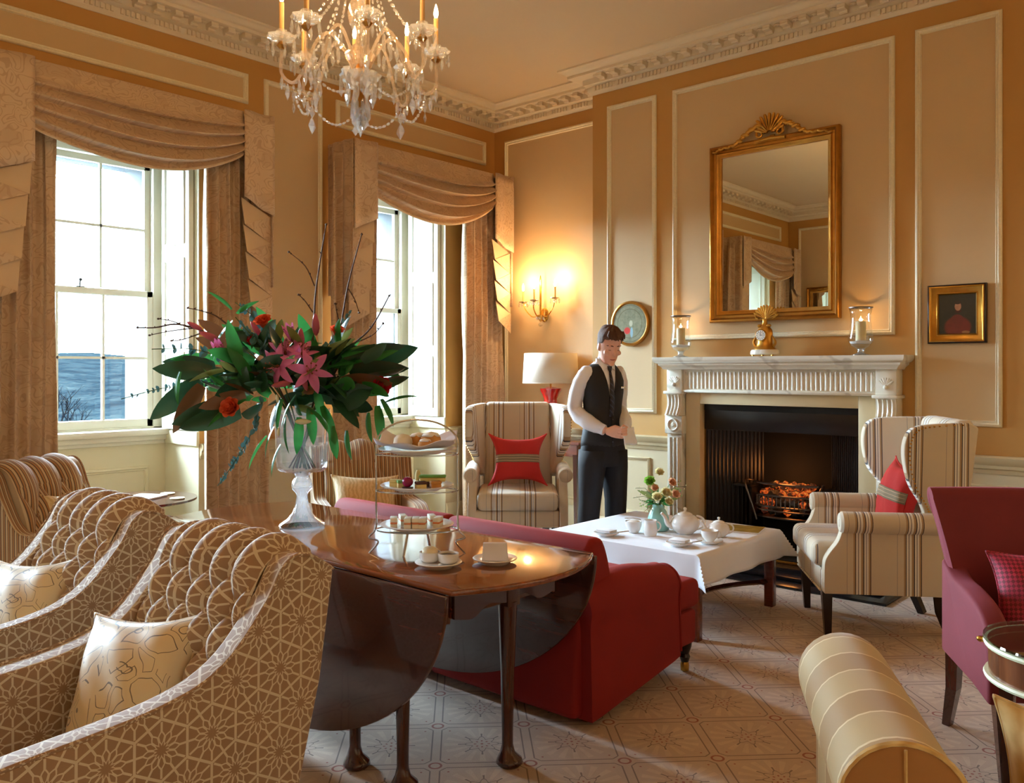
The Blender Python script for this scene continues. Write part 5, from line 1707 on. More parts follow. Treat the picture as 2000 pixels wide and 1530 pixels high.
# ---------------------------------------------------------------- sofa with the banded roll arm (near right)
bs = thing('sofa', 'gold banded sofa whose rolled arm juts into the right foreground', 'sofa', (-0.179, 2.423, 0), facing(-0.49, 0.87))
for sg in (-1, 1):
    xc = sg*0.64
    nth, ny = 30, 26
    P = np.zeros((ny, nth, 3)); U = np.zeros((ny, nth, 2))
    for i in range(ny):
        f = i/(ny-1)
        y = -0.40 + 0.80*f
        r = 0.118
        if f < 0.10: r *= (1-(1-f/0.10)**2*0.35)
        for k in range(nth):
            a = 2*PI*k/(nth-1)
            P[i, k] = (xc + r*math.cos(a)*1.02, y, 0.598 + r*math.sin(a)); U[i, k] = (y, a*r)
    g = MB().grid(P, uv=U)
    arm = g.build('roll_arm', 'band_fabric', bs, smooth=180, uv='own')
    for yy, nm in ((0.40, 'arm_end'), (-0.40, 'arm_front')):
        r0 = 0.118 if yy > 0 else 0.077
        s_ = 1 if yy > 0 else -1
        gg = MB().lathe([(0.0, 0.010), (r0*0.7, 0.010), (r0*0.93, 0.004), (r0, 0.0)], 30)
        gg.v = [(xc+p[0]*1.02, yy+s_*p[2], 0.598+p[1]) for p in gg.v]
        gg.build(nm, 'band_plain', arm, smooth=60)
        MB().tube([(xc+r0*1.03*math.cos(a), yy, 0.598+r0*1.01*math.sin(a)) for a in np.linspace(0, 2*PI, 32, False)], 0.006, 6, closed=True).build('end_piping', 'gold_silk', arm)
    MB().tube([(xc, 0.411, 0.485), (xc, 0.413, 0.60), (xc, 0.411, 0.71)], 0.0035, 5).build('end_seam', 'gold_silk', arm)
    MB().bb(xc-0.07, xc+0.07, -0.36, 0.38, 0.14, 0.56).build('arm_panel', 'band_fabric', bs, bevel=0.02, uv='yz')
    for y in (-0.33, 0.33):
        MB().taper((xc, y, 0.0), (0.03, 0.03), (xc, y, 0.15), (0.05, 0.05)).build('leg', 'dark_leg', bs)
MB().bb(-0.58, 0.58, -0.31, 0.36, 0.12, 0.22).build('seat_rail', 'band_plain', bs, bevel=0.015)
MB().bb(-0.568, 0.568, -0.33, 0.24, 0.22, 0.33).build('seat_cushion', 'band_plain', bs, bevel=0.035, seg=3)
MB().prism([(0.24, 0.24), (0.40, 0.18), (0.42, 0.56), (0.39, 0.605), (0.34, 0.612), (0.295, 0.58)], 'x', -0.52, 0.52).build('backrest', 'band_plain', bs, bevel=0.03, seg=3)
pillow('cushion', 'plump golden silk cushion in the lower right corner', 0.40, 0.42, 0.16, 'gold_silk', (-0.255, 2.14, 0.335), facing(-0.49, 0.87)-0.45, 0.16, 0.0, None, None, 0.15)
# ================================================================== drop-leaf table
TZ = 0.74
TX, TY = -2.95, 2.31
dt = thing('drop_leaf_table', 'polished mahogany drop-leaf table with both leaves hanging', 'table', (TX, TY, 0))
arc = []
for s_ in (1, -1):
    for v in np.linspace(-0.385, 0.385, 13)*s_:
        arc.append((s_*(0.975+0.125*(1-(v/0.385)**2)), v))
g = MB().prism(arc, 'z', TZ-0.022, TZ)
g.build('table_top', 'mahogany_top', dt, bevel=0.007, seg=3)
for sg in (-1, 1):
    pts = [(0.975*math.cos(a), TZ-0.018-0.645*math.sin(a)) for a in np.linspace(0, PI, 41)]
    g = MB().prism(pts, 'y', sg*0.394, sg*0.412)
    leaf = g.build('drop_leaf', 'mahogany', dt, bevel=0.005)
    for x in (-0.5, 0.5):
        MB().bb(x-0.03, x+0.03, min(sg*0.388, sg*0.393), max(sg*0.388, sg*0.393), TZ-0.06, TZ-0.03).build('hinge', 'brass', leaf, smooth=0)
fr = MB().bb(-0.86, 0.86, -0.30, -0.275, 0.585, TZ-0.022); fr.bb(-0.86, 0.86, 0.275, 0.30, 0.585, TZ-0.022); fr.bb(0.84, 0.86, -0.275, 0.275, 0.60, TZ-0.022); fr.bb(-0.86, -0.84, -0.275, 0.275, 0.60, TZ-0.022)
fr.build('frame', 'mahogany', dt, bevel=0.003)
sk = MB().prism(bez2([(-0.27, 0.60), (-0.18, 0.585), (-0.10, 0.62), (0, 0.605), (0.10, 0.62), (0.18, 0.585), (0.27, 0.60)], 5) + [(0.27, 0.70), (-0.27, 0.70)], 'x', 0.862, 0.874)
sk.build('shaped_apron', 'mahogany', dt)
LEGP = [(0.0, 0.0), (0.040, 0.0), (0.050, 0.012), (0.046, 0.026), (0.028, 0.045), (0.021, 0.075), (0.021, 0.12), (0.026, 0.35), (0.034, 0.55), (0.037, 0.60)]
for x, y in ((0.845, 0.03), (0.695, -0.345), (0.44, -0.352), (-0.845, -0.03), (-0.695, 0.345), (-0.44, 0.352)):
    lg = MB().lathe(LEGP, 18)
    lg.v = [(p[0]+(0.010 if p[2] < 0.03 else 0.0), p[1], p[2]) for p in lg.v]
    o = lg.build('leg', 'mahogany_leg', dt, smooth=60, loc=(x, y, 0))
    MB().bb(-0.034, 0.034, -0.034, 0.034, 0.585, TZ-0.024).build('leg_block', 'mahogany_leg', o, bevel=0.004)

# ================================================================== coffee table under a white cloth
KX0, KX1, KY0, KY1, KZ = -3.31, -2.27, 4.03, 5.02, 0.465
kx, ky = (KX0+KX1)/2, (KY0+KY1)/2
kt = thing('coffee_table', 'low dark wood table carrying the white tea cloth', 'table', (kx, ky, 0))
hx, hy = (KX1-KX0)/2-0.012, (KY1-KY0)/2-0.012
MB().bb(-hx, hx, -hy, hy, KZ-0.03, KZ-0.003).build('table_top', 'red_wood', kt, bevel=0.003)
MB().bb(-hx+0.02, hx-0.02, -hy+0.02, hy-0.02, KZ-0.10, KZ-0.03).build('apron', 'red_wood', kt, smooth=0)
for sx in (-1, 1):
    for sy in (-1, 1):
        MB().bb(sx*(hx-0.03)-0.027, sx*(hx-0.03)+0.027, sy*(hy-0.03)-0.027, sy*(hy-0.03)+0.027, 0, KZ-0.03).build('leg', 'red_wood', kt, bevel=0.003)
for sx in (-1, 1):
    MB().tube([(sx*(hx-0.03) - sx*0.18*math.sin(PI*k/12), -hy+0.03+(2*hy-0.06)*k/12, 0.15) for k in range(13)], 0.015, 4).build('stretcher', 'mahogany', kt, smooth=0)
def _cloth_mat():
    t = NT('tea_cloth')
    x, y, z = t.sep(t.uv())
    def crease(v):
        return t.math('LESS_THAN', t.math('ABSOLUTE', t.math('SUBTRACT', t.math('FRACT', t.math('ADD', t.math('DIVIDE', v, 0.34), 10.3)), 0.5)), 0.018)
    h = t.math('MAXIMUM', crease(x), crease(y))
    MATS['tea_cloth'] = t.done(S(236, 239, 246), 0.85, 0.0, t.bump(h, 0.35, 0.004))
_cloth_mat()
cl = thing('tablecloth', 'white linen cloth hanging over the low tea table', 'tablecloth', (kx, ky, KZ))
OV = 0.17
n = 81
A = KX1-KX0; B = KY1-KY0
us = np.linspace(-(A/2+OV), A/2+OV, n); vs_ = np.linspace(-(B/2+OV), B/2+OV, n)
P = np.zeros((n, n, 3)); U = np.zeros((n, n, 2))
for i, u in enumerate(us):
    for j, v in enumerate(vs_):
        ex = max(0, abs(u)-A/2); ey = max(0, abs(v)-B/2)
        su, sv = (1 if u > 0 else -1), (1 if v > 0 else -1)
        mn = min(ex, ey); mx = max(ex, ey)
        rip = 0.010*math.sin(17*(u if ey > ex else v)+1.0)*(mx/OV)
        x = su*min(abs(u), A/2) + su*(0.006*(1 if ex > 0 else 0) + 0.10*ex*(1 if ex > 0 else 0) + 0.42*mn) + (su*rip if ex >= ey and ex > 0 else 0)
        y = sv*min(abs(v), B/2) + sv*(0.006*(1 if ey > 0 else 0) + 0.10*ey*(1 if ey > 0 else 0) + 0.42*mn) + (sv*rip if ey > ex else 0)
        z = 0.004 - mx*0.95 - 0.05*mn
        P[i, j] = (x, y, z); U[i, j] = (u, v)
MB().grid(P, uv=U).build('cloth', 'tea_cloth', cl, smooth=60, uv='own', solid=0.003)

# ================================================================== round tables
rt = thing('side_table', 'small round mahogany table with glass top and pale edge bands', 'table', (-0.445, 3.02, 0))
MB().lathe([(0.0, 0.512), (0.225, 0.512), (0.228, 0.62), (0.0, 0.62)], 48).build('drum', 'burl', rt)
for z in (0.515, 0.612):
    MB().lathe([(0.222, z-0.007), (0.237, z-0.007), (0.240, z), (0.237, z+0.007), (0.222, z+0.007)], 48, cap0=False, cap1=False).build('edge_band', 'bud_cream', rt)
MB().lathe([(0.0, 0.621), (0.236, 0.621), (0.242, 0.626), (0.240, 0.632), (0.0, 0.634)], 48).build('glass_top', 'green_glass', rt)
for k in range(4):
    a = k*PI/2 + 0.45
    MB().taper((0.17*math.cos(a), 0.17*math.sin(a), 0.0), (0.022, 0.022), (0.18*math.cos(a), 0.18*math.sin(a), 0.52), (0.04, 0.04)).build('leg', 'mahogany_leg', rt)
MB().ball((-0.247, -0.02, 0.60), (0.014, 0.010, 0.010), 5, 8).build('knob', 'brass', rt)

ot = thing('side_table', 'round dark table with coasters before the large window', 'table', (-5.46, 2.52, 0))
MB().lathe([(0.0, 0.595), (0.32, 0.595), (0.355, 0.605), (0.355, 0.618), (0.0, 0.62)], 40).build('table_top', 'mahogany', ot)
MB().lathe([(0.05, 0.05), (0.03, 0.10), (0.045, 0.2), (0.028, 0.3), (0.04, 0.45), (0.06, 0.595)], 18).build('pillar', 'mahogany_leg', ot)
for k in range(3):
    a = k*2*PI/3
    MB().tube(bez([(0.03*math.cos(a), 0.03*math.sin(a), 0.14), (0.14*math.cos(a), 0.14*math.sin(a), 0.11), (0.24*math.cos(a), 0.24*math.sin(a), 0.022)], 5), 0.02, 6).build('foot', 'mahogany_leg', ot)
for k, (dx, dy, lb) in enumerate(((0.20, 0.16, 'pale coaster nearest the curtain on the dark round table'), (0.10, -0.22, 'pale coaster at the left rim of the dark round table'), (-0.05, 0.22, 'pale coaster at the back of the dark round table'))):
    tag(MB().lathe([(0.0, 0.0), (0.046, 0.0), (0.046, 0.006), (0.0, 0.006)], 20).build('coaster', 'bud_cream', loc=(-5.46+dx, 2.52+dy, 0.62)), lb, 'coaster', 'coasters on the dark table')
tag(MB().bb(-0.10, 0.10, -0.14, 0.14, 0.0, 0.012).build('menu_folder', 'napkin', bevel=0.002, loc=(-5.43, 2.52, 0.62), rotz=0.5), 'pale blue folder lying on the dark round table', 'folder')

# ================================================================== on the dark table: cake stand, saucers
def plate_prof(r): return [(0.0, 0.006), (r*0.55, 0.006), (r*0.62, 0.0), (r*0.66, 0.004), (r*0.98, 0.016), (r, 0.019), (r*0.97, 0.021), (r*0.62, 0.011), (0.0, 0.010)]
CX_, CY_ = -2.47, 2.225
FA = math.radians(41.67)                     # stand turned square to the room's diagonal
cs_ = thing('cake_stand', 'three-tier silver cake stand with white plates', 'cake stand', (CX_, CY_, TZ), FA)
W2 = 0.158
for sg in (-1, 1):
    pts = bez([(sg*0.185, 0, 0.0), (sg*0.150, 0, 0.045), (sg*0.185, 0, 0.062), (sg*0.158, 0, 0.10), (sg*W2, 0, 0.20), (sg*W2, 0, 0.40), (sg*W2, 0, 0.42)], 6)
    MB().tube(pts, 0.0038, 6).build('side_wire', 'silver', cs_)
MB().tube([(W2*math.cos(a), 0, 0.42+0.095*math.sin(a)) for a in np.linspace(0, PI, 25)], 0.0038, 6).build('handle', 'silver', cs_)
for dy in (-0.05, 0.05):
    MB().tube([(x, dy, 0.0) if abs(x) > 0.9 else (x, dy, 0.09) for x in (-0.10, 0.10)], 0.003, 6).build('brace', 'silver', cs_)
    MB().tube([(0.0+dy*0.6, dy, 0.09), (0.0+dy*0.9, dy*1.2, 0.0)], 0.005, 6).build('foot', 'silver', cs_)
TIERS = (0.095, 0.245, 0.385)
for k, z in enumerate(TIERS):
    MB().tube([(W2*math.cos(a), 0.09*math.sin(a), z-0.002) for a in np.linspace(0, 2*PI, 32, False)], 0.003, 6, closed=True).build('ring', 'silver', cs_)
def on_stand(x, y, z):
    return (CX_+x*math.cos(FA)-y*math.sin(FA), CY_+x*math.sin(FA)+y*math.cos(FA), TZ+z)
for k, z in enumerate(TIERS):
    p = thing('plate', ['white plate of sandwiches, lowest tier of the cake stand', 'white plate of small cakes, middle tier of the cake stand', 'white plate under the napkin, top tier of the cake stand'][k], 'plate', on_stand(0, 0, z+0.002), FA, 'plates on the cake stand')
    MB().lathe(plate_prof(0.142 if k < 2 else 0.15), 40).build('dish', 'porcelain', p, smooth=60)
# napkin basket with scones
npk = thing('napkin', 'white napkin folded up round the scones on the top tier', 'napkin', on_stand(0, 0, TIERS[2]+0.02), FA)
n = 41; P = np.zeros((n, n, 3))
for i in range(n):
    for j in range(n):
        u, v = -1+2*i/(n-1), -1+2*j/(n-1)
        r = max(abs(u), abs(v)); q = math.hypot(u, v)
        x = u*0.165*(1-0.10*r*r); y = v*0.135*(1-0.10*r*r)
        z = 0.002 + 0.062*max(0, q-0.45)**1.3*(1.05 if v > 0 else 0.75) + 0.006*math.sin(7*u+3*v)*r
        P[i, j] = (x, y, z)
MB().grid(P).build('cloth', 'napkin', npk, smooth=180, solid=0.0025)
for k, (x, y, sc_, lb) in enumerate(((-0.055, -0.005, 1.0, 'pale round scone left in the napkin'), (0.0, 0.035, 1.0, 'brown sugared bun at the back of the napkin'), (0.055, 0.0, 1.1, 'brown sugared bun on the right in the napkin'), (0.035, -0.05, 0.7, 'small torn piece of bun in front of the napkin'))):
    t = thing('scone', lb, 'bun', on_stand(x, y, TIERS[2]+0.024), 0.6*k, 'buns on the top tier')
    MB().lathe([(0.0, 0.0), (0.030, 0.002), (0.037, 0.018), (0.034, 0.036), (0.022, 0.048), (0.0, 0.053)], 16, flute=lambda a, z: 0.06*math.sin(3*a)).build('crust', 'bread' if k == 0 else 'bun', t, smooth=180)
    if k:
        MB().lathe([(0.0, 0.0515), (0.018, 0.0495), (0.028, 0.0435), (0.033, 0.0385), (0.0255, 0.0490), (0.0, 0.0555)], 14, flute=lambda a, z: 0.10*math.sin(5*a)).build('icing_sugar', 'sugar', t, smooth=180)
    t.scale = (sc_, sc_, sc_)
# small cakes
CK = [(-0.085, 0.0, 'pale_cake', 'tiny pale tart at the left of the middle tier'), (-0.055, -0.02, 'green_cake', 'green topped slice left of the berry cake'), (-0.03, -0.055, 'berry_cake', 'round glossy berry cake at the front of the middle tier'),
      (0.0, 0.03, 'pale_cake', 'pale shell-shaped biscuit at the back of the middle tier'), (0.02, -0.06, 'choc_cake', 'chocolate and lemon square at the front of the middle tier'),
      (0.03, 0.025, 'choc_cake', 'dark chocolate cake behind the green finger'), (0.06, 0.0, 'green_cake', 'long green iced finger across the middle tier'), (0.075, -0.045, 'bun', 'small brown cake at the right of the middle tier')]
for k, (x, y, m_, lb) in enumerate(CK):
    t = thing('small_cake', lb, 'cake', on_stand(x, y, TIERS[1]+0.012), FA+0.4*math.sin(k*2.1), 'small cakes on the middle tier')
    if k == 2:
        MB().lathe([(0.0, 0.0), (0.020, 0.0), (0.022, 0.006), (0.0, 0.008)], 14).build('base', 'choc_cake', t)
        MB().ball((0, 0, 0.026), (0.021, 0.021, 0.020), 8, 14).build('glaze_dome', 'berry_cake', t, smooth=180)
    elif k == 6:
        MB().bb(-0.05, 0.05, -0.014, 0.014, 0.02, 0.036).build('finger', 'pale_cake', t, bevel=0.006)
        MB().bb(-0.052, 0.052, -0.015, 0.015, 0.036, 0.046).build('icing', 'green_cake', t, bevel=0.004)
        MB().bb(-0.03, 0.03, -0.012, 0.012, 0.0, 0.02).build('base', 'choc_cake', t, bevel=0.003)
    elif k == 3:
        g = MB().ball((0, 0, 0.032), (0.012, 0.010, 0.032), 8, 10); g.build('biscuit', m_, t, smooth=180)
        MB().ball((0, -0.004, 0.012), (0.016, 0.014, 0.012), 6, 10).build('cream', 'cream_food', t, smooth=180)
    else:
        MB().bb(-0.020, 0.020, -0.016, 0.016, 0.0, 0.018).build('sponge', 'pale_cake' if k != 7 else 'bun', t, bevel=0.003)
        MB().bb(-0.021, 0.021, -0.017, 0.017, 0.018, 0.028).build('icing', m_, t, bevel=0.003)
# finger sandwiches
for k in range(7):
    x = -0.085+k*0.028; y = (-0.035, 0.02, -0.045, -0.04, -0.045, 0.02, -0.03)[k]
    t = thing('finger_sandwich', ['finger sandwich with orange filling at the left of the lowest tier', 'upright finger sandwich behind the orange one', 'white finger sandwich at the front left of the lowest tier', 'white finger sandwich in the front middle of the lowest tier', 'white finger sandwich in the front right of the lowest tier', 'finger sandwich leaning at the back of the lowest tier', 'finger sandwich with pink filling at the right of the lowest tier'][k], 'sandwich', on_stand(x, y, TIERS[0]+0.012), FA + (0.12, 0.3, 0.0, 0.05, -0.05, 0.3, -0.2)[k], 'finger sandwiches on the lowest tier')
    h0 = 0.0
    for q, (m_, th_) in enumerate((('bread', 0.016), ('ham', 0.007), ('bread', 0.016))):
        MB().bb(-0.0135, 0.0135, -0.028, 0.028, h0, h0+th_).build(('lower_slice', 'filling', 'upper_slice')[q], m_, t, bevel=0.0025)
        h0 += th_

def saucer(label, x, y, r, z=TZ, rot=0.0, group=None):
    t = thing('saucer', label, 'saucer', (x, y, z), rot, group)
    MB().lathe(plate_prof(r), 36).build('dish', 'porcelain', t, smooth=60)
    return t
saucer('white saucer under the two jam pots on the dark table', -2.245, 2.125, 0.085)
for k, (dx, dy, lb, fill) in enumerate(((-0.045, 0.0, 'white ramekin heaped with clotted cream', 'cream_food'), (0.022, 0.028, 'white ramekin of dark jam beside the cream', 'jam'))):
    t = thing('ramekin', lb, 'ramekin', (-2.245+dx, 2.125+dy, TZ+0.012))
    MB().lathe([(0.0, 0.0), (0.026, 0.0), (0.036, 0.010), (0.038, 0.030), (0.0385, 0.036), (0.035, 0.036), (0.033, 0.020), (0.0, 0.018)], 24).build('pot', 'porcelain', t, smooth=50)
    if k == 0:
        MB().ball((0, 0, 0.036), (0.030, 0.030, 0.020), 8, 12).build('clotted_cream', fill, t, smooth=180)
    else:
        MB().lathe([(0.0, 0.018), (0.034, 0.018), (0.034, 0.030), (0.0, 0.0305)], 20).build('jam_fill', fill, t)
saucer('white plate holding the folded napkin on the dark table', -2.135, 2.305, 0.082)
t = thing('napkin', 'folded white napkin standing on the plate near the table end', 'napkin', (-2.135, 2.305, TZ+0.012), FA)
nv_ = MB().prism([(-0.028, 0.0), (0.030, 0.0), (0.034, 0.004), (0.006, 0.062), (0.0, 0.064), (-0.006, 0.060)], 'x', -0.048, 0.048)
nv_.v = [(x*(1-0.10*z/0.06), y, z) for x, y, z in nv_.v]
nv_.build('folded_cloth', 'napkin', t, bevel=0.002)

# ================================================================== tea things on the white cloth
CZ = KZ+0.0065
def napkin_plate(label, x, y, rot):
    saucer('white side plate ' + label, x, y, 0.075, CZ, 0, 'side plates on the tea table')
    t = thing('napkin', 'folded white napkin on the side plate ' + label, 'napkin', (x, y, CZ+0.021), rot, 'napkins on the tea table')
    MB().bb(-0.05, 0.05, -0.038, 0.038, 0.0, 0.008).build('lower_fold', 'linen_white', t, bevel=0.003)
    MB().bb(-0.048, 0.05, -0.036, 0.036, 0.008, 0.015).build('upper_fold', 'linen_white', t, bevel=0.003)
    kf = thing('knife', 'silver knife lying beside the napkin ' + label, 'knife', (x+0.075, y+0.012, CZ+0.024), rot+1.1, 'knives on the tea table')
    MB().bb(-0.09, 0.0, -0.006, 0.006, 0, 0.002).build('blade', 'silver', kf, bevel=0.0008)
    MB().tube([(0, 0, 0.002), (0.07, 0, 0.003)], [0.0035, 0.005], 8).build('handle', 'silver', kf)
napkin_plate('at the left of the tea table', -2.94, 4.14, 0.0)
napkin_plate('at the front of the tea table', -2.47, 4.17, 0.15)

sb = thing('sugar_bowl', 'white sugar bowl with tongs on the tea table', 'bowl', (-2.87, 4.32, CZ))
MB().lathe([(0.0, 0.004), (0.026, 0.0), (0.030, 0.004), (0.040, 0.02), (0.048, 0.045), (0.050, 0.070), (0.047, 0.070), (0.044, 0.045), (0.0, 0.03)], 28).build('bowl', 'porcelain', sb, smooth=60)
MB().ball((0, 0, 0.058), (0.044, 0.044, 0.020), 6, 14).build('sugar', 'sugar', sb)
MB().tube([(-0.05, -0.02, 0.082), (0.0, 0.0, 0.086), (0.045, 0.012, 0.08)], 0.003, 5).build('tongs', 'silver', sb)
mj = thing('milk_jug', 'small white milk jug next to the sugar bowl', 'jug', (-2.745, 4.31, CZ))
MB().lathe([(0.0, 0.004), (0.034, 0.0), (0.040, 0.02), (0.041, 0.04), (0.036, 0.065), (0.034, 0.085), (0.038, 0.092), (0.034, 0.092), (0.030, 0.06), (0.0, 0.03)], 26).build('body', 'porcelain', mj, smooth=60)
MB().tube([(0.036+0.024*math.sin(a), 0.0, 0.055+0.026*math.cos(a)) for a in np.linspace(0.1, PI-0.1, 12)], 0.0045, 6).build('handle', 'porcelain', mj)
mj.rotation_euler = (0, 0, FA)
def teapot(label, x, y, s, rot, knobcol='porcelain'):
    t = thing('teapot', label, 'teapot', (x, y, CZ), rot, 'teapots')
    MB().lathe([(0.0, 0.004), (0.045, 0.0), (0.050, 0.006), (0.078, 0.03), (0.088, 0.06), (0.080, 0.09), (0.060, 0.110), (0.045, 0.116), (0.0, 0.116)], 30).build('body', 'porcelain', t, smooth=70)
    lid = MB().lathe([(0.046, 0.115), (0.044, 0.122), (0.026, 0.130), (0.008, 0.134), (0.007, 0.142), (0.012, 0.150), (0.008, 0.158), (0.0, 0.160)], 22).build('lid', 'porcelain', t, smooth=70)
    MB().tube(bez([(-0.072, 0, 0.045), (-0.105, 0, 0.06), (-0.122, 0, 0.10), (-0.145, 0, 0.125)], 5), [0.022, 0.021, 0.02, 0.019, 0.018, 0.017, 0.015, 0.014, 0.0125, 0.0115, 0.011, 0.0105, 0.010, 0.0095, 0.009, 0.0095][:16], 10).build('spout', 'porcelain', t)
    MB().tube([(0.068+0.052*math.sin(a), 0.0, 0.066+0.040*math.cos(a)) for a in np.linspace(0.0, PI, 14)], 0.0065, 8).build('handle', 'porcelain', t)
    t.scale = (s, s, s)
    return t
teapot('large round white teapot beside the vase on the tea table', -2.625, 4.50, 0.98, FA)
teapot('smaller white hot-water pot behind the tea cup', -2.43, 4.55, 0.72, FA)
tc = saucer('white saucer under the tea cup', -2.375, 4.34, 0.075, CZ)
cu_ = thing('tea_cup', 'white tea cup on its saucer at the front of the tea table', 'cup', (-2.375, 4.34, CZ+0.011), FA)
MB().lathe([(0.0, 0.004), (0.022, 0.0), (0.026, 0.006), (0.042, 0.025), (0.048, 0.05), (0.050, 0.062), (0.047, 0.062), (0.042, 0.04), (0.0, 0.012)], 28).build('cup', 'porcelain', cu_, smooth=60)
MB().tube([(0.046+0.020*math.sin(a), 0, 0.036+0.018*math.cos(a)) for a in np.linspace(0, PI, 12)], 0.0035, 6).build('handle', 'porcelain', cu_)
t = thing('magazine', 'glossy gold and brown magazine on the far side of the tea table', 'magazine', (-2.46, 4.83, CZ), 0.25)
MB().bb(-0.15, 0.15, -0.105, 0.105, 0.0, 0.008).build('pages', 'paper_white', t, smooth=0)
MB().bb(-0.151, 0.152, -0.106, 0.106, 0.008, 0.0092).build('cover', 'magazine_cover', t, smooth=0)
# ================================================================== flowers
def leaf_mesh(L, W, droop=0.2, fold=0.25, n=9, tip=1.0, base=0.15, twist=0.0):
    """leaf along +Z from the origin, face towards -Y, drooping towards -Y"""
    P = []
    for i in range(n):
        t = i/(n-1)
        w_ = W/2*(math.sin(PI*(base+(1-base)*t)**tip)**0.75 if 0 < t < 1 else (math.sin(PI*base)**0.8 if t == 0 else 0.02))
        if t == 1: w_ = W*0.015
        z = L*t*(1-0.25*droop*t*t); y = -L*droop*t*t
        row = []
        for s in (-1, -0.5, 0, 0.5, 1):
            a = twist*t
            xx, yy = s*w_, -abs(s)*w_*fold
            row.append((xx*math.cos(a)-yy*math.sin(a), y+xx*math.sin(a)+yy*math.cos(a), z))
        P.append(row)
    return MB().grid(P)
def aim(o, p, d, spin=0.0, s=1.0):
    q = Vector(d).normalized().to_track_quat('Z', 'Y')
    o.rotation_mode = 'QUATERNION'
    o.rotation_quaternion = q @ Matrix.Rotation(spin, 3, 'Z').to_quaternion()
    o.location = p
    o.scale = (s, s, s)
    return o
LEAFSRC = {}
def leaf(parent, kind, p, d, s=1.0, spin=0.0):
    spec = {'lily_leaf': ('leaf_green', 0.17, 0.046, 0.35, 0.3), 'magnolia_leaf': ('leaf_dark', 0.22, 0.076, 0.18, 0.16), 'magnolia_underside': ('leaf_brown', 0.21, 0.07, 0.15, 0.14),
            'olive_leaf': ('leaf_olive', 0.12, 0.03, 0.3, 0.25), 'dark_leaf': ('leaf_dark', 0.14, 0.06, 0.3, 0.2), 'eucalyptus_leaf': ('leaf_euca', 0.035, 0.026, 0.1, 0.1), 'small_leaf': ('leaf_green', 0.06, 0.025, 0.25, 0.2)}[kind]
    if kind not in LEAFSRC:
        o = leaf_mesh(*spec[1:]).build('leaf', spec[0], parent, smooth=180)
        LEAFSRC[kind] = o
    else:
        o = inst(LEAFSRC[kind], parent, name='leaf')
    return aim(o, p, d, spin, s)
PET = {}
def lily(parent, p, d, s=1.0, open_=1.0, spin=0.0):
    h = MB().lathe([(0.004, -0.01), (0.010, 0.02), (0.007, 0.03), (0.002, 0.034)], 8)
    for k in range(6):
        a = k*PI/3+0.3
        h.tube([(0, 0, 0.01), (0.012*math.cos(a), 0.012*math.sin(a), 0.06), (0.03*math.cos(a), 0.03*math.sin(a), 0.095)], 0.0012, 4)
        h.ball((0.03*math.cos(a), 0.03*math.sin(a), 0.096), (0.006, 0.006, 0.003), 4, 6)
    c = h.build('lily', 'stamen', parent)
    aim(c, p, d, spin, s)
    key = 'lp%.1f' % open_
    for k in range(6):
        a = k*PI/3
        if key not in PET:
            PET[key] = leaf_mesh(0.135, 0.058 if open_ > 0.5 else 0.05, 0.62*open_-0.05, 0.25, 11, 0.9, 0.12).build('petal', 'lily_pink', c, smooth=180); o = PET[key]
        else:
            o = inst(PET[key], c, name='petal')
        tl = 0.30 + 0.62*open_ if open_ > 0.5 else 0.16
        o.rotation_mode = 'QUATERNION'
        o.rotation_quaternion = Matrix.Rotation(a, 3, 'Z').to_quaternion() @ Matrix.Rotation(tl, 3, 'X').to_quaternion()
        o.scale = (1, 1, 1) if k % 2 == 0 else (0.8, 1, 0.96)
    return c
def budd(parent, p, d, s, mat='lily_bud', name='bud'):
    if ('b', mat) not in PET:
        PET[('b', mat)] = MB().lathe([(0.004, 0.0), (0.012, 0.012), (0.017, 0.035), (0.016, 0.06), (0.009, 0.088), (0.002, 0.10)], 10, flute=lambda a, z: 0.07*math.sin(3*a)).build(name, mat, parent, smooth=180); o = PET[('b', mat)]
    else:
        o = inst(PET[('b', mat)], parent, name=name)
    return aim(o, p, d, 0, s)
def rose(parent, p, d, r, mat, name='rose'):
    core = MB().lathe([(0.002, 0.0), (r*0.35, r*0.2), (r*0.38, r*0.8), (r*0.2, r*1.1), (0.002, r*1.12)], 10, flute=lambda a, z: 0.10*math.sin(4*a+z*90)).build(name, mat, parent, smooth=180)
    aim(core, p, d)
    key = ('r', mat)
    for ring, (cnt, rr, tl, zz) in enumerate(((4, 0.30, -0.12, 0.22), (5, 0.46, 0.0, 0.14), (6, 0.62, 0.14, 0.06), (7, 0.80, 0.42, -0.02))):
        for k in range(cnt):
            a = 2*PI*k/cnt + ring*0.5
            if key not in PET:
                Pp = []
                for i in range(6):
                    t = i/5
                    Pp.append([(math.sin(s)*0.55*(0.55+0.5*math.sin(PI*min(1, t*0.8+0.1))), 0.50-math.cos(s)*0.5-0.22*t**3+0.1*math.sin(PI*t), t*1.05) for s in np.linspace(-1.1, 1.1, 7)])
                PET[key] = MB().grid(Pp).build('petal', mat, core, smooth=180); o = PET[key]
            else:
                o = inst(PET[key], core, name='petal')
            o.rotation_mode = 'QUATERNION'
            o.rotation_quaternion = Matrix.Rotation(a, 3, 'Z').to_quaternion() @ Matrix.Rotation(tl, 3, 'X').to_quaternion()
            o.location = (r*rr*0.45*math.sin(a), -r*rr*0.45*math.cos(a), r*zz)
            o.scale = (r, r, r)
    return core
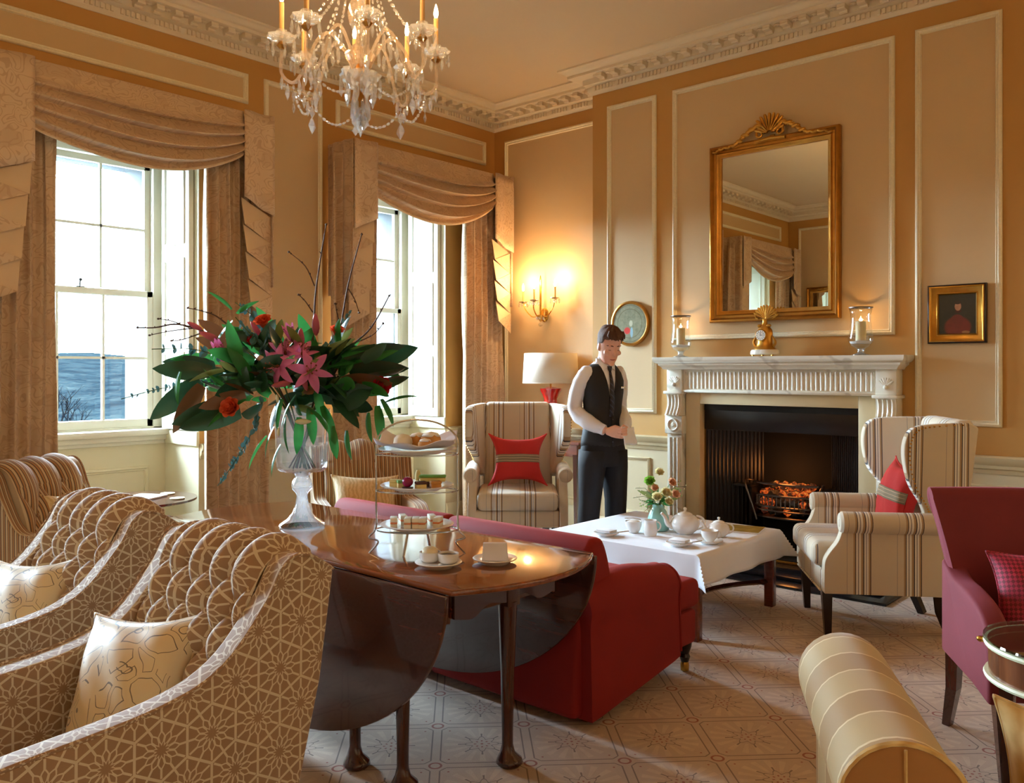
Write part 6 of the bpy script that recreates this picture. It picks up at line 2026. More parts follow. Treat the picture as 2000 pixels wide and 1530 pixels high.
def twig(parent, pts, r, seed, buds=True, side=()):
    rn = random.Random(seed)
    path = bez(pts, 6)
    b = MB().tube(path, [r*(1-0.6*i/(len(path)-1)) for i in range(len(path))], 6)
    for sd in side:
        q = bez(sd, 5); b.tube(q, [r*0.55*(1-0.5*i/(len(q)-1)) for i in range(len(q))], 5)
    o = b.build('branch', 'twig', parent)
    if buds:
        for pp in [path]+[bez(sd, 5) for sd in side]:
            for i in range(3, len(pp), 3):
                dd = Vector((rn.uniform(-1, 1), rn.uniform(-1, 1), 0.8))
                v = pp[i]
                MB().tube([v, v+dd*0.009], [0.0045, 0.001], 5).build('twig_bud', 'twig', o)
            v = pp[-1]
            MB().ball(tuple(v), 0.006, 4, 6).build('twig_bud', 'twig', o)
    return o
def euca(parent, pts, n, s=1.0, seed=1):
    rn = random.Random(seed)
    path = bez(pts, 8)
    o = MB().tube(path, 0.0022, 5).build('eucalyptus_sprig', 'stem_green', parent)
    for k in range(n):
        i = int((k+1)*(len(path)-2)/(n+1))
        t = (path[i+1]-path[i]).normalized()
        for sg in (-1, 1):
            dd = t*0.35 + Vector((rn.uniform(-.4, .4), rn.uniform(-.6, .2), sg*1.0))
            leaf(o, 'eucalyptus_leaf', path[i], dd, s*rn.uniform(0.75, 1.1)*(1.1-0.5*k/n), rn.uniform(0, 6))
    return o

VX, VY = -3.295, 2.27
vase = thing('glass_vase', 'tall footed clear glass vase on the dark table', 'vase', (VX, VY, TZ), FA)
VP = [(0.0, 0.0), (0.100, 0.0), (0.103, 0.006), (0.096, 0.016), (0.066, 0.035), (0.042, 0.062), (0.030, 0.10), (0.024, 0.135), (0.028, 0.15), (0.044, 0.168), (0.048, 0.185), (0.042, 0.205), (0.030, 0.222), (0.034, 0.235), (0.05, 0.243), (0.0, 0.250)]
MB().lathe(VP, 36, cap1=False).build('foot', 'cut_glass', vase, smooth=60)
MB().lathe([(0.02, 0.246), (0.098, 0.250), (0.112, 0.262), (0.116, 0.30), (0.119, 0.42), (0.126, 0.53)], 36, cap0=False, cap1=False).build('bowl', 'vase_glass', vase, smooth=180)
MB().lathe([(0.0, 0.254), (0.100, 0.256), (0.109, 0.27), (0.111, 0.30), (0.113, 0.37), (0.0, 0.37)], 32).build('water', 'thin_glass', vase, smooth=60)

fa = thing('flower_arrangement', 'big bouquet of pink lilies, roses, branches and dark leaves', 'flowers', (VX, VY, TZ), FA)
rn = random.Random(11)
HB = Vector((0, 0, 0.52))
for k in range(16):
    a = rn.uniform(0, 6.28); r0 = rn.uniform(0.01, 0.08)
    MB().tube(bez([(r0*math.cos(a+2.5)*0.9, r0*math.sin(a+2.5)*0.9, 0.262), (0.03*math.cos(a), 0.03*math.sin(a), 0.42), (0.09*math.cos(a), 0.09*math.sin(a), 0.56), (0.18*math.cos(a), 0.13*math.sin(a), 0.68)], 5), 0.0038, 5).build('stem', 'stem_green' if k % 3 else 'twig', fa)
# dense heart of foliage
for k in range(170):
    a = rn.uniform(0, 2*PI); e = rn.uniform(-0.35, 1.15)
    d = Vector((math.cos(a)*math.cos(e)*1.5, math.sin(a)*math.cos(e)*0.9, math.sin(e)))
    p = Vector((0, 0, 0.60)) + Vector((d.x*0.10, d.y*0.10, d.z*0.10)) + Vector((rn.uniform(-.26, .22), rn.uniform(-.12, .12), rn.uniform(-.06, .16)))
    leaf(fa, rn.choice(['dark_leaf', 'lily_leaf', 'olive_leaf', 'dark_leaf', 'lily_leaf', 'small_leaf', 'dark_leaf']), p, d, rn.uniform(0.95, 1.45), rn.uniform(0, 6.28))
# drooping lily foliage over the vase rim
for x, z, dx, dz, s in ((-0.09, 0.46, -0.5, -0.8, 0.9), (-0.05, 0.50, -0.2, -1, 1.0), (0.02, 0.50, 0.1, -1, 1.0), (0.06, 0.54, 0.25, -1, 1.0), (0.12, 0.55, 0.5, -0.8, 1.1), (-0.13, 0.42, -0.75, -0.75, 1.0), (-0.07, 0.38, -0.55, -0.85, 0.9),
                        (0.16, 0.46, 0.15, -1, 0.9), (0.0, 0.60, -0.6, -0.7, 1.0), (0.09, 0.62, 0.3, -0.9, 0.9), (0.36, 0.55, 0.25, -1.0, 1.0), (0.38, 0.58, 0.6, -0.7, 0.8), (0.32, 0.52, -0.1, -1, 0.8), (0.40, 0.57, 0.8, 0.45, 0.9), (-0.06, 0.58, -0.35, -0.9, 0.85),
                        (-0.50, 0.70, -0.3, -1.0, 0.9), (-0.33, 0.58, 0.0, -1, 0.7), (0.22, 0.44, -0.05, -1, 0.8)):
    leaf(fa, 'lily_leaf', (x, -0.10-rn.uniform(0, 0.05), z), (dx, -0.25, dz), s, rn.uniform(-0.6, 0.6))
# green strap leaves on top left
for x, z, dx, dz, s in ((-0.30, 0.98, -0.55, 0.8, 0.8), (-0.28, 0.96, 0.7, 0.7, 0.8), (-0.30, 0.93, -0.75, -0.7, 1.25), (-0.28, 0.90, 0.3, -1, 0.8), (-0.26, 0.92, 0.8, -0.6, 0.7)):
    leaf(fa, 'lily_leaf', (x, -0.05, z), (dx, -0.2, dz), s, rn.uniform(-0.5, 0.5))
# large magnolia leaves: lower left fan, right hand fan
for x, y, z, dx, dy, dz, s, k, sp in ((-0.44, -0.06, 0.66, -0.75, -0.2, -0.60, 1.12, 'magnolia_leaf', 0.2), (-0.42, -0.10, 0.64, -0.5, -0.2, -0.85, 1.05, 'magnolia_underside', 0.1), (-0.40, -0.02, 0.70, -1, -0.1, 0.02, 1.05, 'magnolia_leaf', 0.6), (-0.40, 0.02, 0.73, -0.9, 0.1, 0.15, 1.0, 'magnolia_leaf', -0.2),
                                  (-0.30, -0.10, 0.56, -0.9, -0.3, -0.35, 1.05, 'magnolia_leaf', 0.4), (-0.22, -0.12, 0.60, -0.85, -0.4, -0.25, 0.9, 'magnolia_underside', 0.3), (-0.24, -0.12, 0.52, -0.95, -0.3, -0.2, 1.1, 'magnolia_leaf', 0.2), (-0.30, 0.05, 0.80, -1.0, 0.1, 0.2, 0.9, 'magnolia_underside', 0.9),
                                  (-0.36, 0.06, 0.86, -0.8, 0.2, 0.4, 0.7, 'magnolia_underside', 0.9), (0.22, -0.04, 0.70, 1.0, -0.1, 0.18, 1.2, 'magnolia_leaf', 0.3), (0.26, 0.04, 0.73, 0.95, 0.15, 0.32, 1.15, 'magnolia_leaf', -0.3), (0.20, -0.08, 0.66, 1.0, -0.25, 0.05, 1.1, 'magnolia_underside', 0.2),
                                  (0.12, -0.10, 0.58, 0.9, -0.3, 0.25, 1.15, 'magnolia_leaf', 0.0), (0.16, -0.10, 0.54, 0.85, -0.35, 0.3, 1.0, 'magnolia_leaf', -0.4), (0.10, 0.12, 0.62, 0.6, 0.7, 0.1, 1.0, 'magnolia_leaf', 0.5), (-0.15, 0.14, 0.66, -0.6, 0.7, 0.1, 1.0, 'magnolia_leaf', 0.5), (0.0, 0.15, 0.72, 0.1, 0.8, 0.4, 1.0, 'magnolia_leaf', 0.1)):
    leaf(fa, k, (x, y, z), (dx, dy, dz), s*1.12, sp+(1.15 if dx < 0 else -1.15))
rl = random.Random(23)
for k in range(34):
    a = rl.uniform(0, 2*PI); x = rl.uniform(-0.30, 0.28); z = rl.uniform(0.52, 0.86)
    leaf(fa, rl.choice(['magnolia_leaf', 'dark_leaf', 'dark_leaf', 'magnolia_leaf', 'magnolia_underside']), (x*0.7, rl.uniform(-0.12, 0.05), 0.60+(z-0.60)*0.6), (x*2.4+rl.uniform(-.4, .4), -0.35, (z-0.62)*3.5+rl.uniform(-.3, .3)), rl.uniform(0.6, 0.95), rl.uniform(-0.7, 0.7))
# lilies
lily(fa, (0.085, -0.20, 0.700), (0.30, -0.95, 0.20), 0.74, 1.0, 0.3)
lily(fa, (-0.050, -0.19, 0.725), (-0.40, -0.80, -0.10), 0.74, 1.0, 0.8)
lily(fa, (-0.030, -0.17, 0.770), (0.10, -0.60, 0.80), 0.70, 0.7, 0.0)
lily(fa, (-0.010, -0.12, 0.830), (-0.25, -0.30, 0.95), 0.70, 0.3, 0.0)
lily(fa, (0.035, -0.15, 0.770), (0.30, -0.60, 0.70), 0.62, 0.7, 0.4)
lily(fa, (-0.30, -0.14, 0.74), (-0.35, -0.3, 0.9), 0.85, 0.1, 0.0)
for x, y, z, dx, dz, s, m_ in ((0.082, -0.08, 0.86, 0.02, 1, 1.0, 'lily_bud'), (0.02, -0.10, 0.80, 0.05, 1, 0.95, 'lily_bud'), (0.0, -0.19, 0.655, -0.7, -0.15, 0.85, 'lily_bud'), (0.045, -0.19, 0.69, 0.3, -0.8, 0.8, 'lily_bud'), (-0.17, -0.06, 0.86, -0.5, 0.8, 0.75, 'lily_bud'),
                            (-0.055, -0.20, 0.565, 0.0, 0.5, 0.42, 'bud_cream'), (-0.055, -0.19, 0.42, 0.1, 1, 0.42, 'bud_cream'), (0.02, -0.20, 0.485, 1.0, 0.02, 0.75, 'bud_cream'), (-0.46, 0.02, 0.89, -0.9, 0.5, 0.75, 'lily_bud'), (-0.36, -0.04, 0.84, -0.9, 0.4, 0.95, 'lily_bud'), (-0.17, -0.05, 0.90, 0.3, 0.9, 0.5, 'lily_pink')):
    budd(fa, (x, y, z), (dx, -0.25, dz), s, m_)
rose(fa, (-0.255, -0.17, 0.535), (-0.15, -0.9, 0.3), 0.048, 'rose_orange')
rose(fa, (-0.155, -0.05, 0.905), (-0.1, -0.6, 0.7), 0.042, 'rose_orange')
rose(fa, (0.365, -0.10, 0.63), (0.45, -0.8, 0.2), 0.045, 'rose_red')
rose(fa, (0.165, -0.04, 0.865), (0.2, -0.5, 0.8), 0.036, 'rose_orange')
rose(fa, (-0.20, -0.06, 0.83), (0.0, -0.8, 0.5), 0.028, 'rose_red')
# branches
twig(fa, [(0.02, 0.0, 0.62), (0.045, 0.02, 0.86), (0.060, 0.02, 1.08), (0.105, 0.02, 1.37)], 0.0062, 1, True, ([(0.052, 0.02, 1.09), (0.01, 0.02, 1.18), (-0.065, 0.02, 1.245)], [(0.044, 0.02, 0.97), (0.01, 0.02, 1.02), (-0.02, 0.02, 1.05)]))
twig(fa, [(0.10, 0.03, 0.66), (0.16, 0.05, 0.88), (0.20, 0.05, 1.10), (0.262, 0.05, 1.33)], 0.0058, 2, True, ([(0.165, 0.05, 0.90), (0.15, 0.04, 0.97), (0.145, 0.03, 1.01)], [(0.20, 0.05, 1.08), (0.23, 0.05, 1.03), (0.25, 0.05, 0.97)]))
twig(fa, [(0.10, 0.02, 0.62), (0.21, 0.02, 0.80), (0.31, 0.02, 0.90), (0.392, 0.02, 1.045)], 0.0058, 3, True)
twig(fa, [(-0.20, 0.0, 0.66), (-0.36, 0.02, 0.80), (-0.44, 0.02, 0.875), (-0.57, 0.02, 0.915), (-0.675, 0.02, 0.90), (-0.755, 0.02, 0.90)], 0.0060, 4, True, ([(-0.45, 0.02, 0.88), (-0.55, 0.02, 0.845), (-0.60, 0.02, 0.84)], [(-0.47, 0.02, 0.90), (-0.60, 0.02, 0.885), (-0.70, 0.02, 0.865)], [(-0.52, 0.02, 0.90), (-0.60, 0.02, 0.93), (-0.66, 0.02, 0.94)]))
twig(fa, [(-0.22, 0.02, 0.80), (-0.38, 0.03, 0.94), (-0.46, 0.03, 0.975), (-0.53, 0.03, 0.99)], 0.0042, 5, True)
twig(fa, [(0.14, 0.04, 0.80), (0.30, 0.05, 0.86), (0.36, 0.05, 0.92)], 0.003, 6, True)
# eucalyptus
euca(fa, [(-0.18, -0.05, 0.68), (-0.34, -0.06, 0.76), (-0.48, -0.06, 0.80), (-0.66, -0.05, 0.80)], 14, 1.15, 1)
euca(fa, [(-0.30, -0.04, 0.66), (-0.50, -0.02, 0.64), (-0.65, 0.0, 0.62), (-0.82, 0.0, 0.575)], 16, 0.7, 2)
euca(fa, [(-0.16, -0.10, 0.50), (-0.22, -0.12, 0.38), (-0.28, -0.13, 0.28), (-0.335, -0.14, 0.20)], 18, 0.85, 3)
euca(fa, [(-0.12, -0.04, 0.84), (-0.20, -0.04, 0.94), (-0.29, -0.04, 1.01)], 12, 1.1, 4)
euca(fa, [(-0.10, -0.08, 0.76), (-0.18, -0.10, 0.84), (-0.27, -0.10, 0.94)], 12, 1.2, 5)
euca(fa, [(0.10, 0.02, 0.80), (0.18, 0.03, 0.92), (0.22, 0.03, 0.98)], 8, 0.8, 6)
euca(fa, [(-0.14, -0.12, 0.58), (-0.17, -0.13, 0.50), (-0.16, -0.13, 0.47)], 5, 1.1, 7)

# ---------------------------------------------------------------- posy in the celadon vase on the tea table
PX_, PY_ = -2.80, 4.485
pv = thing('posy_vase', 'pale turquoise vase on the tea table', 'vase', (PX_, PY_, CZ))
MB().lathe([(0.0, 0.0), (0.055, 0.0), (0.064, 0.006), (0.066, 0.04), (0.062, 0.08), (0.050, 0.115), (0.036, 0.135), (0.034, 0.15), (0.040, 0.158), (0.034, 0.158), (0.028, 0.14), (0.0, 0.10)], 30).build('body', 'celadon', pv, smooth=70)
po = thing('posy', 'small posy of green, cream and peach blooms in the turquoise vase', 'flowers', (PX_, PY_, CZ+0.10), FA)
rn = random.Random(4)
for k in range(9):
    a = rn.uniform(0, 6.28)
    MB().tube([(0, 0, 0.02), (0.05*math.cos(a), 0.05*math.sin(a), 0.12)], 0.002, 4).build('stem', 'stem_green', po)
for x, y, z, r, m_ in ((0.0, -0.02, 0.245, 0.030, 'rose_cream'), (-0.055, -0.03, 0.19, 0.036, 'bloom_green'), (-0.03, -0.05, 0.155, 0.026, 'rose_peach'), (0.07, -0.03, 0.185, 0.030, 'rose_peach'), (0.03, -0.06, 0.125, 0.036, 'rose_cream'), (0.085, -0.05, 0.115, 0.032, 'rose_peach'), (-0.02, -0.06, 0.10, 0.034, 'rose_cream'), (0.045, -0.07, 0.075, 0.030, 'rose_cream')):
    rose(po, (x, y, z), (x*4, -0.7, 0.6), r, m_, 'bloom')
for k in range(26):
    a = rn.uniform(0, 6.28); e = rn.uniform(-0.2, 1.0)
    d = Vector((math.cos(a)*math.cos(e), math.sin(a)*math.cos(e), math.sin(e)))
    leaf(po, rn.choice(['small_leaf', 'olive_leaf', 'small_leaf']), (d.x*0.03, d.y*0.03, 0.07+d.z*0.04), d, rn.uniform(0.8, 1.2), rn.uniform(0, 6))
for k, (dx, dz) in enumerate(((-0.16, 0.10), (-0.12, 0.05), (-0.14, 0.16), (0.13, 0.14), (0.16, 0.17), (0.12, 0.20), (-0.09, 0.02))):
    sp = MB().tube([(dx*0.1, 0, 0.08), (dx*0.6, -0.02, dz*0.8+0.03), (dx, -0.03, dz)], 0.0012, 4).build('spray', 'stem_green', po)
    for q in range(8):
        t_ = 0.4+0.6*q/7
        MB().ball((dx*t_+rn.uniform(-.012, .012), -0.03*t_, dz*t_+0.01+rn.uniform(-.012, .012)), 0.004, 4, 6).build('spray_floret', 'bloom_green' if k % 2 else 'bud_cream', sp)
# ================================================================== chandelier
CHX, CHY = -3.0, 2.37
ch = thing('chandelier', 'crystal chandelier with candle lights hanging from the ceiling', 'chandelier', (CHX, CHY, 0))
MB().lathe([(0.0, ZC-0.06), (0.03, ZC-0.055), (0.07, ZC-0.02), (0.075, ZC-0.001), (0.0, ZC-0.001)], 20).build('ceiling_rose', 'old_gold', ch)
MB().tube([(0, 0, 3.55), (0, 0, ZC-0.05)], 0.008, 8).build('rod', 'old_gold', ch)
MB().lathe([(0.010, 2.60), (0.020, 2.62), (0.016, 2.66), (0.022, 2.70), (0.034, 2.73), (0.03, 2.77), (0.014, 2.79)], 14).build('hub', 'old_gold', ch)
MB().lathe([(0.008, 2.78), (0.05, 2.80), (0.065, 2.83), (0.05, 2.86), (0.022, 2.88), (0.018, 2.92), (0.045, 2.96), (0.055, 3.01), (0.042, 3.06), (0.02, 3.09), (0.018, 3.15), (0.05, 3.20), (0.055, 3.26), (0.03, 3.33), (0.016, 3.36), (0.012, 3.56)], 12, flute=lambda a, z: 0.06*math.cos(6*a)).build('glass_shaft', 'arm_glass', ch, smooth=30)
MB().lathe([(0.01, 2.66), (0.055, 2.69), (0.085, 2.735), (0.09, 2.742), (0.02, 2.72)], 16, flute=lambda a, z: 0.05*math.cos(8*a)).build('glass_bowl', 'cut_glass', ch, smooth=30)
bead = MB().lathe([(0.001, -0.0105), (0.0055, -0.006), (0.0065, 0.0), (0.0055, 0.006), (0.001, 0.0105)], 6)
drop = MB().lathe([(0.0006, -0.088), (0.0075, -0.070), (0.0125, -0.052), (0.0085, -0.024), (0.003, -0.004), (0.001, 0.0)], 6)
kite = MB().lathe([(0.0006, -0.062), (0.020, -0.034), (0.012, -0.014), (0.001, 0.0)], 4, sy=0.45)
prism_ = MB().lathe([(0.0006, -0.095), (0.011, -0.080), (0.010, -0.012), (0.002, 0.0)], 3)
SRC = {}
def crystal(kind, parent, loc, rot=(0, 0, 0), s=1.0):
    if kind not in SRC:
        g, nm = {'bead': (bead, 'bead'), 'drop': (drop, 'crystal_drop'), 'kite': (kite, 'crystal_pendant'), 'prism': (prism_, 'crystal_prism')}[kind]
        SRC[kind] = g.build(nm, 'cut_glass', parent, smooth=0); o = SRC[kind]
    else:
        o = inst(SRC[kind], parent)
    o.location = loc; o.rotation_euler = rot; o.scale = (s, s, s)
    return o
def chain(parent, a, b, sag, n, s=1.0):
    a, b = Vector(a), Vector(b)
    for k in range(1, n):
        t = k/n
        p = a*(1-t)+b*t - Vector((0, 0, sag*4*t*(1-t)))
        dz = (b-a) - Vector((0, 0, sag*4*(1-2*t)))
        o = crystal('bead', parent, p, (0, 0, 0), s)
        o.rotation_mode = 'QUATERNION'; o.rotation_quaternion = dz.to_track_quat('Z', 'Y')
NA = 8
RA = 0.335
arms = []
for k in range(NA):
    a = 2*PI*k/NA + 0.20
    c, s = math.cos(a), math.sin(a)
    def q(r, z): return (r*c, r*s, z)
    path = bez([q(0.03, 2.76), q(0.08, 2.86), q(0.135, 2.915), q(0.19, 2.87), q(0.235, 2.76), q(0.285, 2.685), q(0.335, 2.72), q(RA, 2.80), q(RA, 2.845)], 5)
    arm = MB().tube(path, 0.0075, 8).build('arm', 'arm_glass', ch)
    arms.append(arm)
    p = q(RA, 0)
    MB().lathe([(0.010, 2.825), (0.022, 2.84), (0.012, 2.855)], 10, c=p).build('socket', 'old_gold', arm)
    MB().lathe([(0.008, 2.85), (0.035, 2.856), (0.058, 2.872), (0.062, 2.880), (0.054, 2.878), (0.012, 2.862)], 16, c=p, flute=lambda b, z: 0.06*math.cos(8*b)).build('drip_pan', 'cut_glass', arm, smooth=30)
    MB().lathe([(0.012, 2.86), (0.022, 2.885), (0.024, 2.905), (0.020, 2.905), (0.010, 2.88)], 12, c=p).build('candle_cup', 'cut_glass', arm, smooth=30)
    MB().lathe([(0.0, 2.87), (0.0105, 2.87), (0.0105, 3.025), (0.0, 3.025)], 12, c=p).build('candle', 'candle_sleeve', arm)
    MB().lathe([(0.0, 3.025), (0.006, 3.028), (0.011, 3.045), (0.009, 3.065), (0.002, 3.09)], 10, c=p).build('bulb', 'bulb', arm)
    point_light('chandelier_light', (p[0], p[1], 3.10), CH_W/NA, WARM, 0.025, ch)
    for j in range(7):
        b = 2*PI*j/7 + a
        crystal('drop', arm, (p[0]+0.058*math.cos(b), p[1]+0.058*math.sin(b), 2.868), (0, 0, b), 0.72)
    crystal('bead', arm, q(0.285, 2.665)); crystal('kite', arm, q(0.285, 2.655), (0, 0, a+PI/2), 1.0); 
    crystal('kite', arm, q(0.285, 2.60), (0, 0, a+PI/2), 0.8 if k % 2 else 1.25)
    crystal('drop', arm, q(0.20, 2.84), (0, 0, a), 0.9); crystal('drop', arm, q(0.335, 2.71), (0, 0, a), 0.7)
    crystal('prism', arm, q(0.13, 2.90), (0, 0, a), 0.9)
    for rr_, zz_ in ((0.235, 2.75), (0.16, 2.88), (0.31, 2.68), (0.26, 2.70)):
        crystal('drop', arm, q(rr_, zz_), (0, 0, a), 0.85)
        crystal('bead', arm, q(rr_+0.012, zz_-0.01), (0, 0, a), 1.0)
    a2 = a + 2*PI/NA
    chain(ch, q(0.285, 2.66), (0.285*math.cos(a2), 0.285*math.sin(a2), 2.66), 0.075, 11, 1.0)
    chain(ch, q(RA, 2.86), (0.04*c, 0.04*s, 3.30), 0.09, 20, 0.9)
    chain(ch, q(0.135, 2.90), (0.03*c, 0.03*s, 3.35), 0.03, 18, 0.8)
    crystal('prism', ch, (0.082*c, 0.082*s, 2.735), (0, 0, a), 1.0)
    crystal('drop', ch, (0.06*math.cos(a+0.4), 0.06*math.sin(a+0.4), 2.70), (0, 0, a), 1.1)
    crystal('prism', ch, (0.035*math.cos(a+0.2), 0.035*math.sin(a+0.2), 2.63), (0, 0, a), 0.95)
    crystal('drop', ch, (0.05*math.cos(a), 0.05*math.sin(a), 3.20), (0, 0, a), 1.0)
for j in range(5):
    b = 2*PI*j/5
    crystal('kite', ch, (0.016*math.cos(b), 0.016*math.sin(b), 2.575), (0, 0, b), 1.2)
crystal('drop', ch, (0, 0, 2.575), (0, 0, 0), 1.2)
# ================================================================== the waiter
PX, PY = -3.56, 4.97
pm = thing('person', 'waiter in black waistcoat, white shirt and dark tie, looking down at the tea table', 'person', (PX, PY, 0), facing(0.92, -0.40))
def ell(cx, cy, z, a, b, n=24, tilt=0.0):
    return [(cx+a*math.sin(2*PI*k/n), cy-b*math.cos(2*PI*k/n), z+tilt*(-math.cos(2*PI*k/n))) for k in range(n)]
HT = Matrix.Translation((0.0, -0.045, 1.535)) @ Matrix.Rotation(-0.05, 4, 'Z') @ Matrix.Rotation(0.40, 4, 'X')      # head frame at the base of the skull, nodding
def H(p): return tuple(HT @ Vector(p))
# --- body: one fused skin surface
b = MB()
for z0, rings in ((0, [(1.02, 0.135, 0.095), (1.15, 0.13, 0.09), (1.30, 0.155, 0.10), (1.40, 0.16, 0.09), (1.46, 0.12, 0.07), (1.50, 0.06, 0.055)]),):
    b.rings([ell(0, 0.005, z, a, c) for z, a, c in rings])
b.tube([(0, 0.01, 1.44), (0, -0.015, 1.50), (0, -0.045, 1.58)], [0.056, 0.052, 0.050], 14)
for sg in (-1, 1):
    b.tube([(sg*0.07, 0.0, 0.95), (sg*0.09, 0.0, 0.75), (sg*0.10, 0.005, 0.50), (sg*0.10, 0.02, 0.28), (sg*0.10, 0.03, 0.07)], [0.07, 0.07, 0.055, 0.05, 0.035], 12)
RARM = [(-0.165, 0.01, 1.43), (-0.205, 0.04, 1.33), (-0.222, 0.075, 1.17), (-0.18, -0.05, 1.085), (-0.105, -0.185, 1.03)]
LARM = [(0.165, 0.01, 1.43), (0.20, 0.035, 1.33), (0.212, 0.06, 1.17), (0.155, -0.08, 1.09), (0.06, -0.21, 1.035)]
for A_ in (RARM, LARM):
    b.tube(bez(A_, 5), list(np.interp(np.linspace(0, 1, 21), [0, 0.5, 0.8, 1], [0.038, 0.038, 0.033, 0.027])), 12)
# hands: palm, four fingers of different length and a thumb, lightly curled round a folded cloth
def hand(wr, fw, inn, mb):
    wr = Vector(wr); fw = Vector(fw).normalized(); inn = Vector(inn).normalized()
    up = fw.cross(inn).normalized()
    if up.z < 0: up = -up
    R = []
    for t, wd, tk in ((0, 0.024, 0.018), (0.25, 0.030, 0.018), (0.6, 0.038, 0.017), (1.0, 0.040, 0.014)):
        c = wr + fw*0.09*t + inn*0.006*t
        R.append([tuple(c + up*(wd*math.cos(2*PI*k/12)) + inn*(tk*math.sin(2*PI*k/12))) for k in range(12)])
    mb.rings(R)
    for k, (o, L) in enumerate(((0.030, 0.070), (0.010, 0.078), (-0.011, 0.073), (-0.030, 0.058))):
        p0 = wr + fw*0.080 + up*o
        p1 = p0 + fw*L*0.45 + inn*L*0.10
        p2 = p1 + fw*L*0.25 + inn*L*0.30
        p3 = p2 + fw*L*0.02 + inn*L*0.28
        mb.tube([p0, p1, p2, p3], [0.0095, 0.009, 0.008, 0.0065], 8)
    t0 = wr + fw*0.03 + up*0.022
    mb.tube([t0, t0+fw*0.03+up*0.018+inn*0.018, t0+fw*0.06+up*0.014+inn*0.034, t0+fw*0.078+up*0.006+inn*0.040], [0.014, 0.012, 0.010, 0.007], 8)
hand((-0.10, -0.19, 1.028), (0.62, -0.72, -0.10), (0.75, 0.62, -0.1), b)
hand((0.055, -0.215, 1.033), (-0.45, -0.85, -0.10), (-0.85, 0.45, -0.1), b)
# head
hd_ = []
for z, a, fr_, bk, cy_ in ((-0.030, 0.040, 0.050, 0.045, -0.02), (-0.012, 0.050, 0.072, 0.060, -0.022), (0.010, 0.058, 0.080, 0.075, -0.02), (0.035, 0.063, 0.082, 0.088, -0.016), (0.065, 0.068, 0.083, 0.098, -0.012), (0.095, 0.071, 0.084, 0.103, -0.010), (0.125, 0.073, 0.086, 0.105, -0.008), (0.155, 0.072, 0.084, 0.102, -0.006), (0.185, 0.064, 0.072, 0.090, -0.004), (0.207, 0.046, 0.052, 0.064, 0.0), (0.220, 0.018, 0.02, 0.025, 0.004)):
    ring = []
    for k in range(24):
        th_ = 2*PI*k/24
        c_ = math.cos(th_)
        d_ = fr_ if c_ > 0 else bk
        ring.append(H((a*math.sin(th_), cy_-d_*c_, z)))
    hd_.append(ring)
b.rings(hd_)
b.tube([H((0, -0.088, 0.105)), H((0, -0.102, 0.078)), H((0, -0.112, 0.058)), H((0, -0.100, 0.050))], [0.007, 0.009, 0.012, 0.010], 8)
b.ball(H((0, -0.090, -0.012)), (0.024, 0.018, 0.018), 6, 10)
for sg in (-1, 1):
    b.ball(H((sg*0.030, -0.083, 0.118)), (0.022, 0.012, 0.008), 6, 10)           # brow ridge
    b.ball(H((sg*0.046, -0.072, 0.062)), (0.022, 0.018, 0.020), 6, 10)           # cheek
    e = MB().ball((0, 0, 0), (0.008, 0.020, 0.032), 6, 10); e.xf(HT @ Matrix.Translation((sg*0.074, 0.005, 0.078)) @ Matrix.Rotation(sg*0.25, 4, 'Z'))
    b.add(e.v, e.f)
body = b.build('body', 'skin', pm, smooth=180)
rm = body.modifiers.new('fuse', 'REMESH'); rm.mode = 'VOXEL'; rm.voxel_size = 0.0048; rm.use_smooth_shade = True
sm_ = body.modifiers.new('soften', 'SMOOTH'); sm_.factor = 0.5; sm_.iterations = 3
for sg in (-1, 1):
    MB().ball(H((sg*0.030, -0.0770, 0.092)), (0.0125, 0.006, 0.006), 6, 10).build('eyelid', 'skin', pm, smooth=180)
    MB().tube([H((sg*(0.031+dx), -0.0885+abs(dx)*0.25, 0.0875)) for dx in (-0.012, -0.006, 0, 0.006, 0.012)], 0.0016, 5).build('eyelashes', 'hair', pm)
    MB().tube([H((sg*(0.014+0.011*k), -0.0935+0.0028*k*k*0.5, 0.118+0.003*math.sin(k))) for k in range(5)], [0.002, 0.0035, 0.0038, 0.003, 0.001], 6).build('eyebrow', 'hair', pm)
MB().tube([H((x, -0.1005+abs(x)*0.45, 0.020)) for x in np.linspace(-0.022, 0.022, 7)], [0.002, 0.0045, 0.0052, 0.0048, 0.0052, 0.0045, 0.002], 6).build('lips', 'lips', pm)
# hair: short cut with a swept fringe
hr = []
nT = 40
for i in range(14):
    f = i/13
    row = []
    for k in range(nT):
        th_ = 2*PI*k/nT; c_ = math.cos(th_); s_ = math.sin(th_)
        low = 0.168 - 0.125*max(0, -c_)**0.7 - 0.055*abs(s_)**3*(1 if c_ < 0.4 else 0.3)       # hairline height
        z = low + (0.236-low)*f
        env = [(0.02, 0.064, 0.090), (0.06, 0.0695, 0.101), (0.10, 0.0735, 0.108), (0.14, 0.0775, 0.112), (0.17, 0.0775, 0.109), (0.195, 0.070, 0.098), (0.215, 0.054, 0.076), (0.228, 0.034, 0.048), (0.236, 0.006, 0.008)]
        a_ = np.interp(z, [e[0] for e in env], [e[1] for e in env]); b_ = np.interp(z, [e[0] for e in env], [e[2] for e in env])
        fr_ = b_*(0.90 if c_ > 0 else 1.0)
        wv = 1 + 0.025*math.sin(th_*11+z*60) + 0.018*math.sin(th_*23)
        row.append(H((a_*s_*wv, -0.006-fr_*c_*wv, z + 0.004*math.sin(th_*9))))
    hr.append(row)
MB().rings(hr, False, True).build('hair', 'hair', pm, smooth=180, solid=0.006)
